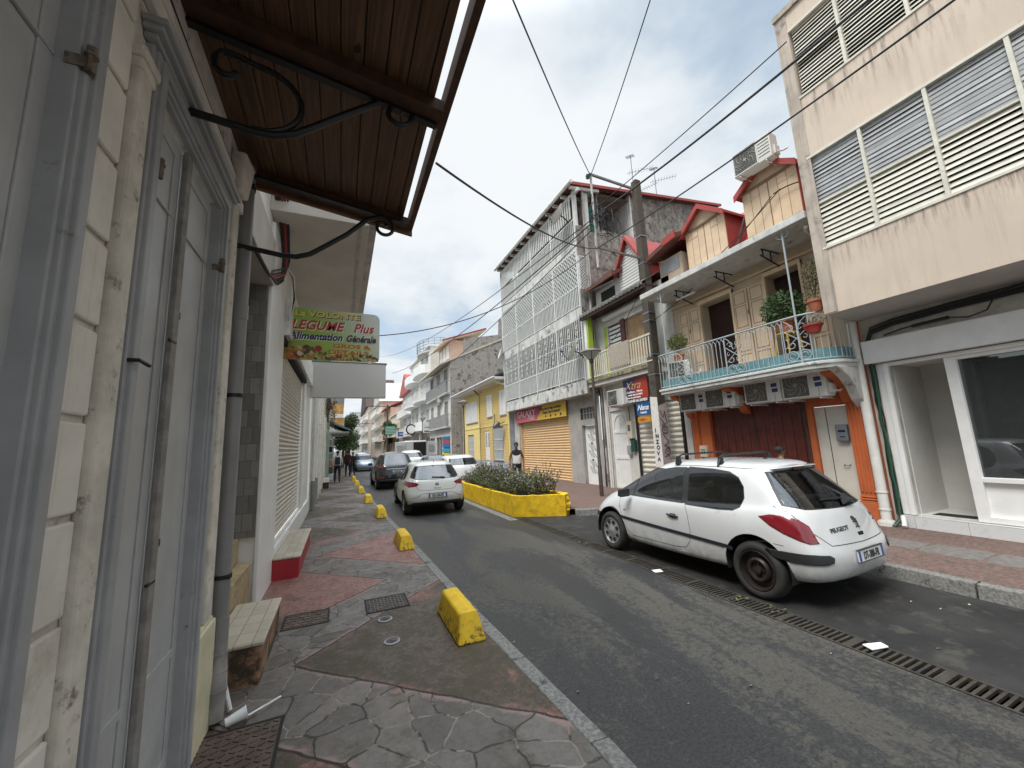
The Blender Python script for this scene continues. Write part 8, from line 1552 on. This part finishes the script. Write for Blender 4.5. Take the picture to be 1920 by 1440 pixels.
# ---------------------------------------------------------------- people
skinm = mat('dark_skin', (.20, .098, .058), .5, var=.1, vs=12, space='object'); hairm = mat('black_hair', (.012, .010, .009), .8, var=.3, vs=60)
def person(label, loc, rz, pose, mats_fn, hair=True, extra=None, shoe=None, face=True):
    """one skinned body; pose is a dict of joint -> (x,y,z), facing -y, feet at 0"""
    T = thing('person', label, 'person', (0, 0, 0)); J = {}; 
    def jt(n, p, r): J[n] = (Vector(p), r)
    D = dict(pelvis=((0, 0, .93), .135), waist=((0, -.005, 1.06), .125), chest=((0, 0, 1.28), .155), neck0=((0, .01, 1.44), .085), neck=((0, 0, 1.50), .052), chin=((0, -.02, 1.56), .062), head=((0, -.005, 1.645), .088), crown=((0, .005, 1.725), .062),
        shL=((.17, .01, 1.40), .062), elL=((.24, .02, 1.13), .042), wrL=((.25, -.04, .89), .027), haL=((.25, -.06, .84), .030), shR=((-.17, .01, 1.40), .062), elR=((-.24, .02, 1.13), .042), wrR=((-.25, -.04, .89), .027), haR=((-.25, -.06, .84), .030),
        hiL=((.095, 0, .86), .095), knL=((.11, -.01, .48), .062), anL=((.115, .02, .10), .040), toL=((.13, -.13, .035), .035), hiR=((-.095, 0, .86), .095), knR=((-.11, -.01, .48), .062), anR=((-.115, .02, .10), .040), toR=((-.13, -.13, .035), .035))
    for k, v_ in pose.items(): D[k] = (v_, D[k][1])
    names = list(D); idx = {k: i for i, k in enumerate(names)}; E_ = [('pelvis', 'waist'), ('waist', 'chest'), ('chest', 'neck0'), ('neck0', 'neck'), ('neck', 'chin'), ('chin', 'head'), ('head', 'crown'), ('chest', 'shL'), ('shL', 'elL'), ('elL', 'wrL'), ('wrL', 'haL'), ('chest', 'shR'), ('shR', 'elR'), ('elR', 'wrR'), ('wrR', 'haR'), ('pelvis', 'hiL'), ('hiL', 'knL'), ('knL', 'anL'), ('anL', 'toL'), ('pelvis', 'hiR'), ('hiR', 'knR'), ('knR', 'anR'), ('anR', 'toR')]
    vs_ = [D[k][0] for k in names]; rs_l = [D[k][1] for k in names]; ed = [(idx[a], idx[b]) for a, b in E_]
    for s_, h_ in ((1, 'haL'), (-1, 'haR')):   # five fingers per hand
        hb = Vector(D[h_][0]); wrp = Vector(D['wrL' if s_ > 0 else 'wrR'][0]); d = (hb-wrp).normalized(); 
        for k in range(4):
            o1 = hb+d*.03+Vector((0, (k-1.5)*.017, 0)); o2 = o1+d*(.035+.006*(1.5-abs(k-1.5)))+Vector((-s_*.008, 0, 0)); o3 = o2+d*.028+Vector((-s_*.016, 0, 0)); b0 = len(vs_); vs_ += [tuple(o1), tuple(o2), tuple(o3)]; rs_l += [.0095, .0085, .0075]; ed += [(idx[h_], b0), (b0, b0+1), (b0+1, b0+2)]
        o1 = hb+Vector((0, -.03, .005)); o2 = o1+d*.03+Vector((-s_*.01, -.012, 0)); b0 = len(vs_); vs_ += [tuple(o1), tuple(o2)]; rs_l += [.011, .009]; ed += [(idx[h_], b0), (b0, b0+1)]
    me = bpy.data.meshes.new('body'); me.from_pydata(vs_, ed, []); o = bpy.data.objects.new('body', me); COL.objects.link(o); sk = o.modifiers.new('skin', 'SKIN'); sk.use_smooth_shade = True
    for i, r in enumerate(rs_l):
        q = me.skin_vertices[0].data[i]; q.radius = (r, r); 
        if i == 0: q.use_root = True
    for k, (rx, ry) in dict(chest=(.185, .125), waist=(.15, .11), pelvis=(.16, .12), neck0=(.10, .07), head=(.078, .098), chin=(.055, .07), crown=(.06, .075)).items(): me.skin_vertices[0].data[idx[k]].radius = (rx, ry)
    sb = o.modifiers.new('sub', 'SUBSURF'); sb.levels = 2; sb.render_levels = 2; bpy.context.view_layer.update(); m2 = bpy.data.meshes.new_from_object(o.evaluated_get(bpy.context.evaluated_depsgraph_get())); bpy.data.objects.remove(o)
    ml = []; 
    for p in m2.polygons:
        c = p.center; mt = mats_fn(c)
        if mt not in ml: ml.append(mt)
    m2.materials.clear(); [m2.materials.append(q) for q in ml]
    for p in m2.polygons: p.material_index = ml.index(mats_fn(p.center)); p.use_smooth = True
    bo = bpy.data.objects.new('body', m2); COL.objects.link(bo); bo.parent = T
    hc = Vector(D['head'][0])
    if face:
        m_ = MB(); m_.hexa([(hc.x-.013, hc.y-.085, hc.z-.03), (hc.x+.013, hc.y-.085, hc.z-.03), (hc.x+.017, hc.y-.06, hc.z-.03), (hc.x-.017, hc.y-.06, hc.z-.03), (hc.x-.006, hc.y-.088, hc.z+.015), (hc.x+.006, hc.y-.088, hc.z+.015), (hc.x+.008, hc.y-.07, hc.z+.02), (hc.x-.008, hc.y-.07, hc.z+.02)]); m_.v = [(x, y-(.022 if z < hc.z else 0) if y < hc.y-.08 else y, z) for x, y, z in m_.v]; m_.build('nose', skinm, bo, bevel=.006, rel=False)
        for s_ in (-1, 1):
            m_ = MB(); m_.lathe((hc.x+s_*.030, hc.y-.079, hc.z+.012), [(.001, .008), (.009, .004), (.013, -.004), (.009, -.01)], 10, 'y'); m_.v = [(x, y, hc.z+.012+(z-hc.z-.012)*.6) for x, y, z in m_.v]; m_.build('eye', flat('eye_white', (.35, .33, .31), .3), bo, rel=False)
            m_ = MB(); m_.lathe((hc.x+s_*.082, hc.y+.005, hc.z-.005), [(.001, 0), (.018, .004), (.026, 0), (.001, -.008)], 10, 'x'); m_.build('ear', skinm, bo, smooth=True, rel=False); m_ = MB(); m_.tube([(hc.x+s_*.045, hc.y-.08, hc.z+.028), (hc.x+s_*.028, hc.y-.088, hc.z+.033), (hc.x+s_*.014, hc.y-.088, hc.z+.029)], .003, 5); m_.build('eyebrow', hairm, bo, rel=False)
        m_ = MB(); m_.tube([(hc.x-.022, hc.y-.080, hc.z-.055), (hc.x, hc.y-.089, hc.z-.057), (hc.x+.022, hc.y-.080, hc.z-.055)], .0055, 6); m_.build('mouth', flat('lips', (.11, .035, .03), .5), bo, rel=False)
    if hair:
        m_ = MB(); rg_ = random.Random(5); n1_, n2_ = 9, 18; b = len(m_.v)
        for i in range(n1_+1):
            a = math.pi*.62*i/n1_
            for j in range(n2_): 
                th = 2*math.pi*j/n2_; fr = max(0, -math.sin(th)); aa = a*(1-.38*fr); r = .099+rg_.uniform(-.003, .003); m_.v.append((hc.x+.90*r*math.sin(aa)*math.cos(th), hc.y+.008+1.10*r*math.sin(aa)*math.sin(th), hc.z+.012+1.05*r*math.cos(aa)))
        for i in range(n1_):
            for j in range(n2_): m_.f.append((b+i*n2_+j, b+i*n2_+(j+1) % n2_, b+(i+1)*n2_+(j+1) % n2_, b+(i+1)*n2_+j)); m_.mi.append(0)
        m_.build('hair', hairm, bo, smooth=True, rel=False)
    if extra: extra(T, bo, D)
    T.location = loc; T.rotation_euler = (0, 0, rz); return T
def clothes(top, bottom, sleeve, hem=.98, cuff=.08, shoe=M_black, arm=None):
    def fn(c):
        ax = abs(c.x)
        if c.z < cuff+.02 and c.z < .10: return shoe
        if c.z > 1.475 or (ax > sleeve) : return skinm
        if c.z > hem-.0*ax and not (ax > .2 and c.z < .92): return top(c) if callable(top) else top
        if ax > .2 and c.z < 1.0 and c.z > .70: return skinm
        if c.z > cuff: return bottom
        return skinm
    return fn
jean = flat('dark_trousers', (.018, .020, .030), .9); tank = mat('black_top', (.012, .012, .013), .9); whitet = flat('white_shirt', (.62, .61, .58), .9)
person('person in a black and white tank top standing behind the yellow planter', (6.12, 13.6, .15), R(-25), dict(elR=(-.26, .03, 1.14), haR=(-.24, -.03, .82), elL=(.25, .04, 1.14)), clothes(lambda c: whitet if c.z < 1.27 else tank, tank, .17, .96, .5))
def pack(T, bo, D):
    m_ = MB(); m_.hexa([(-.15, .12, 1.0), (.15, .12, 1.0), (.14, .30, 1.02), (-.14, .30, 1.02), (-.12, .11, 1.42), (.12, .11, 1.42), (.11, .24, 1.40), (-.11, .24, 1.40)]); m_.build('backpack', flat('backpack', (.014, .014, .022), .8), T, bevel=.04, segs=3, rel=False)
    m_ = MB(); [m_.tube([(x, .12, 1.40), (x, -.02, 1.49), (x*1.1, -.14, 1.36), (x*1.2, -.10, 1.1)], .016, 6) for x in (-.10, .10)]; m_.build('backpack_strap', MATS['backpack'], T, rel=False)
person('person in a white T-shirt with a dark backpack walking away on the left pavement', (-.18, 23.9, .13), R(180), dict(knL=(.11, -.06, .48), toL=(.12, -.16, .04), anR=(-.11, .08, .12), toR=(-.115, -.04, .035), elR=(-.25, -.04, 1.13), haR=(-.25, -.16, .9), wrR=(-.25, -.13, .93)), clothes(whitet, jean, .27, .96), extra=pack)
def bag(T, bo, D): m_ = MB(); h = D['haL'][0]; m_.hexa([(h[0]-.06, h[1]-.18, .30), (h[0]+.06, h[1]-.18, .30), (h[0]+.06, h[1]+.18, .30), (h[0]-.06, h[1]+.18, .30), (h[0]-.02, h[1]-.08, .68), (h[0]+.02, h[1]-.08, .68), (h[0]+.02, h[1]+.08, .68), (h[0]-.02, h[1]+.08, .68)]); m_.tube([(h[0], h[1]-.06, .68), (h[0], h[1], .84), (h[0], h[1]+.06, .68)], .008, 5); m_.build('shopping_bag', M_paper, T, bevel=.03, rel=False)
person('person in a dark maroon shirt and jeans walking away behind the one with the backpack', (.42, 28.6, .13), R(178), dict(), clothes(flat('maroon', (.06, .014, .016), .9), jean, .27, .96))
person('person in dark clothes carrying white shopping bags far along the pavement', (.80, 31.5, .0), R(170), dict(), clothes(jean, jean, .27, .96), extra=bag)
person('distant person in a pale shirt walking in the road far down the street', (2.9, 62, 0), R(10), dict(), clothes(whitet, jean, .27, .96)); person('distant person in grey on the far right pavement', (6.8, 50, .15), R(-10), dict(), clothes(flat('grey_shirt2', (.25, .25, .27), .9), jean, .27, .96))
person('person with short hair walking behind the parked white hatchback, only the head showing', (8.05, 5.02, .15), R(60), dict(), clothes(flat('grey_shirt', (.2, .2, .21), .9), jean, .27, .96)).scale = (.88, .88, .81)
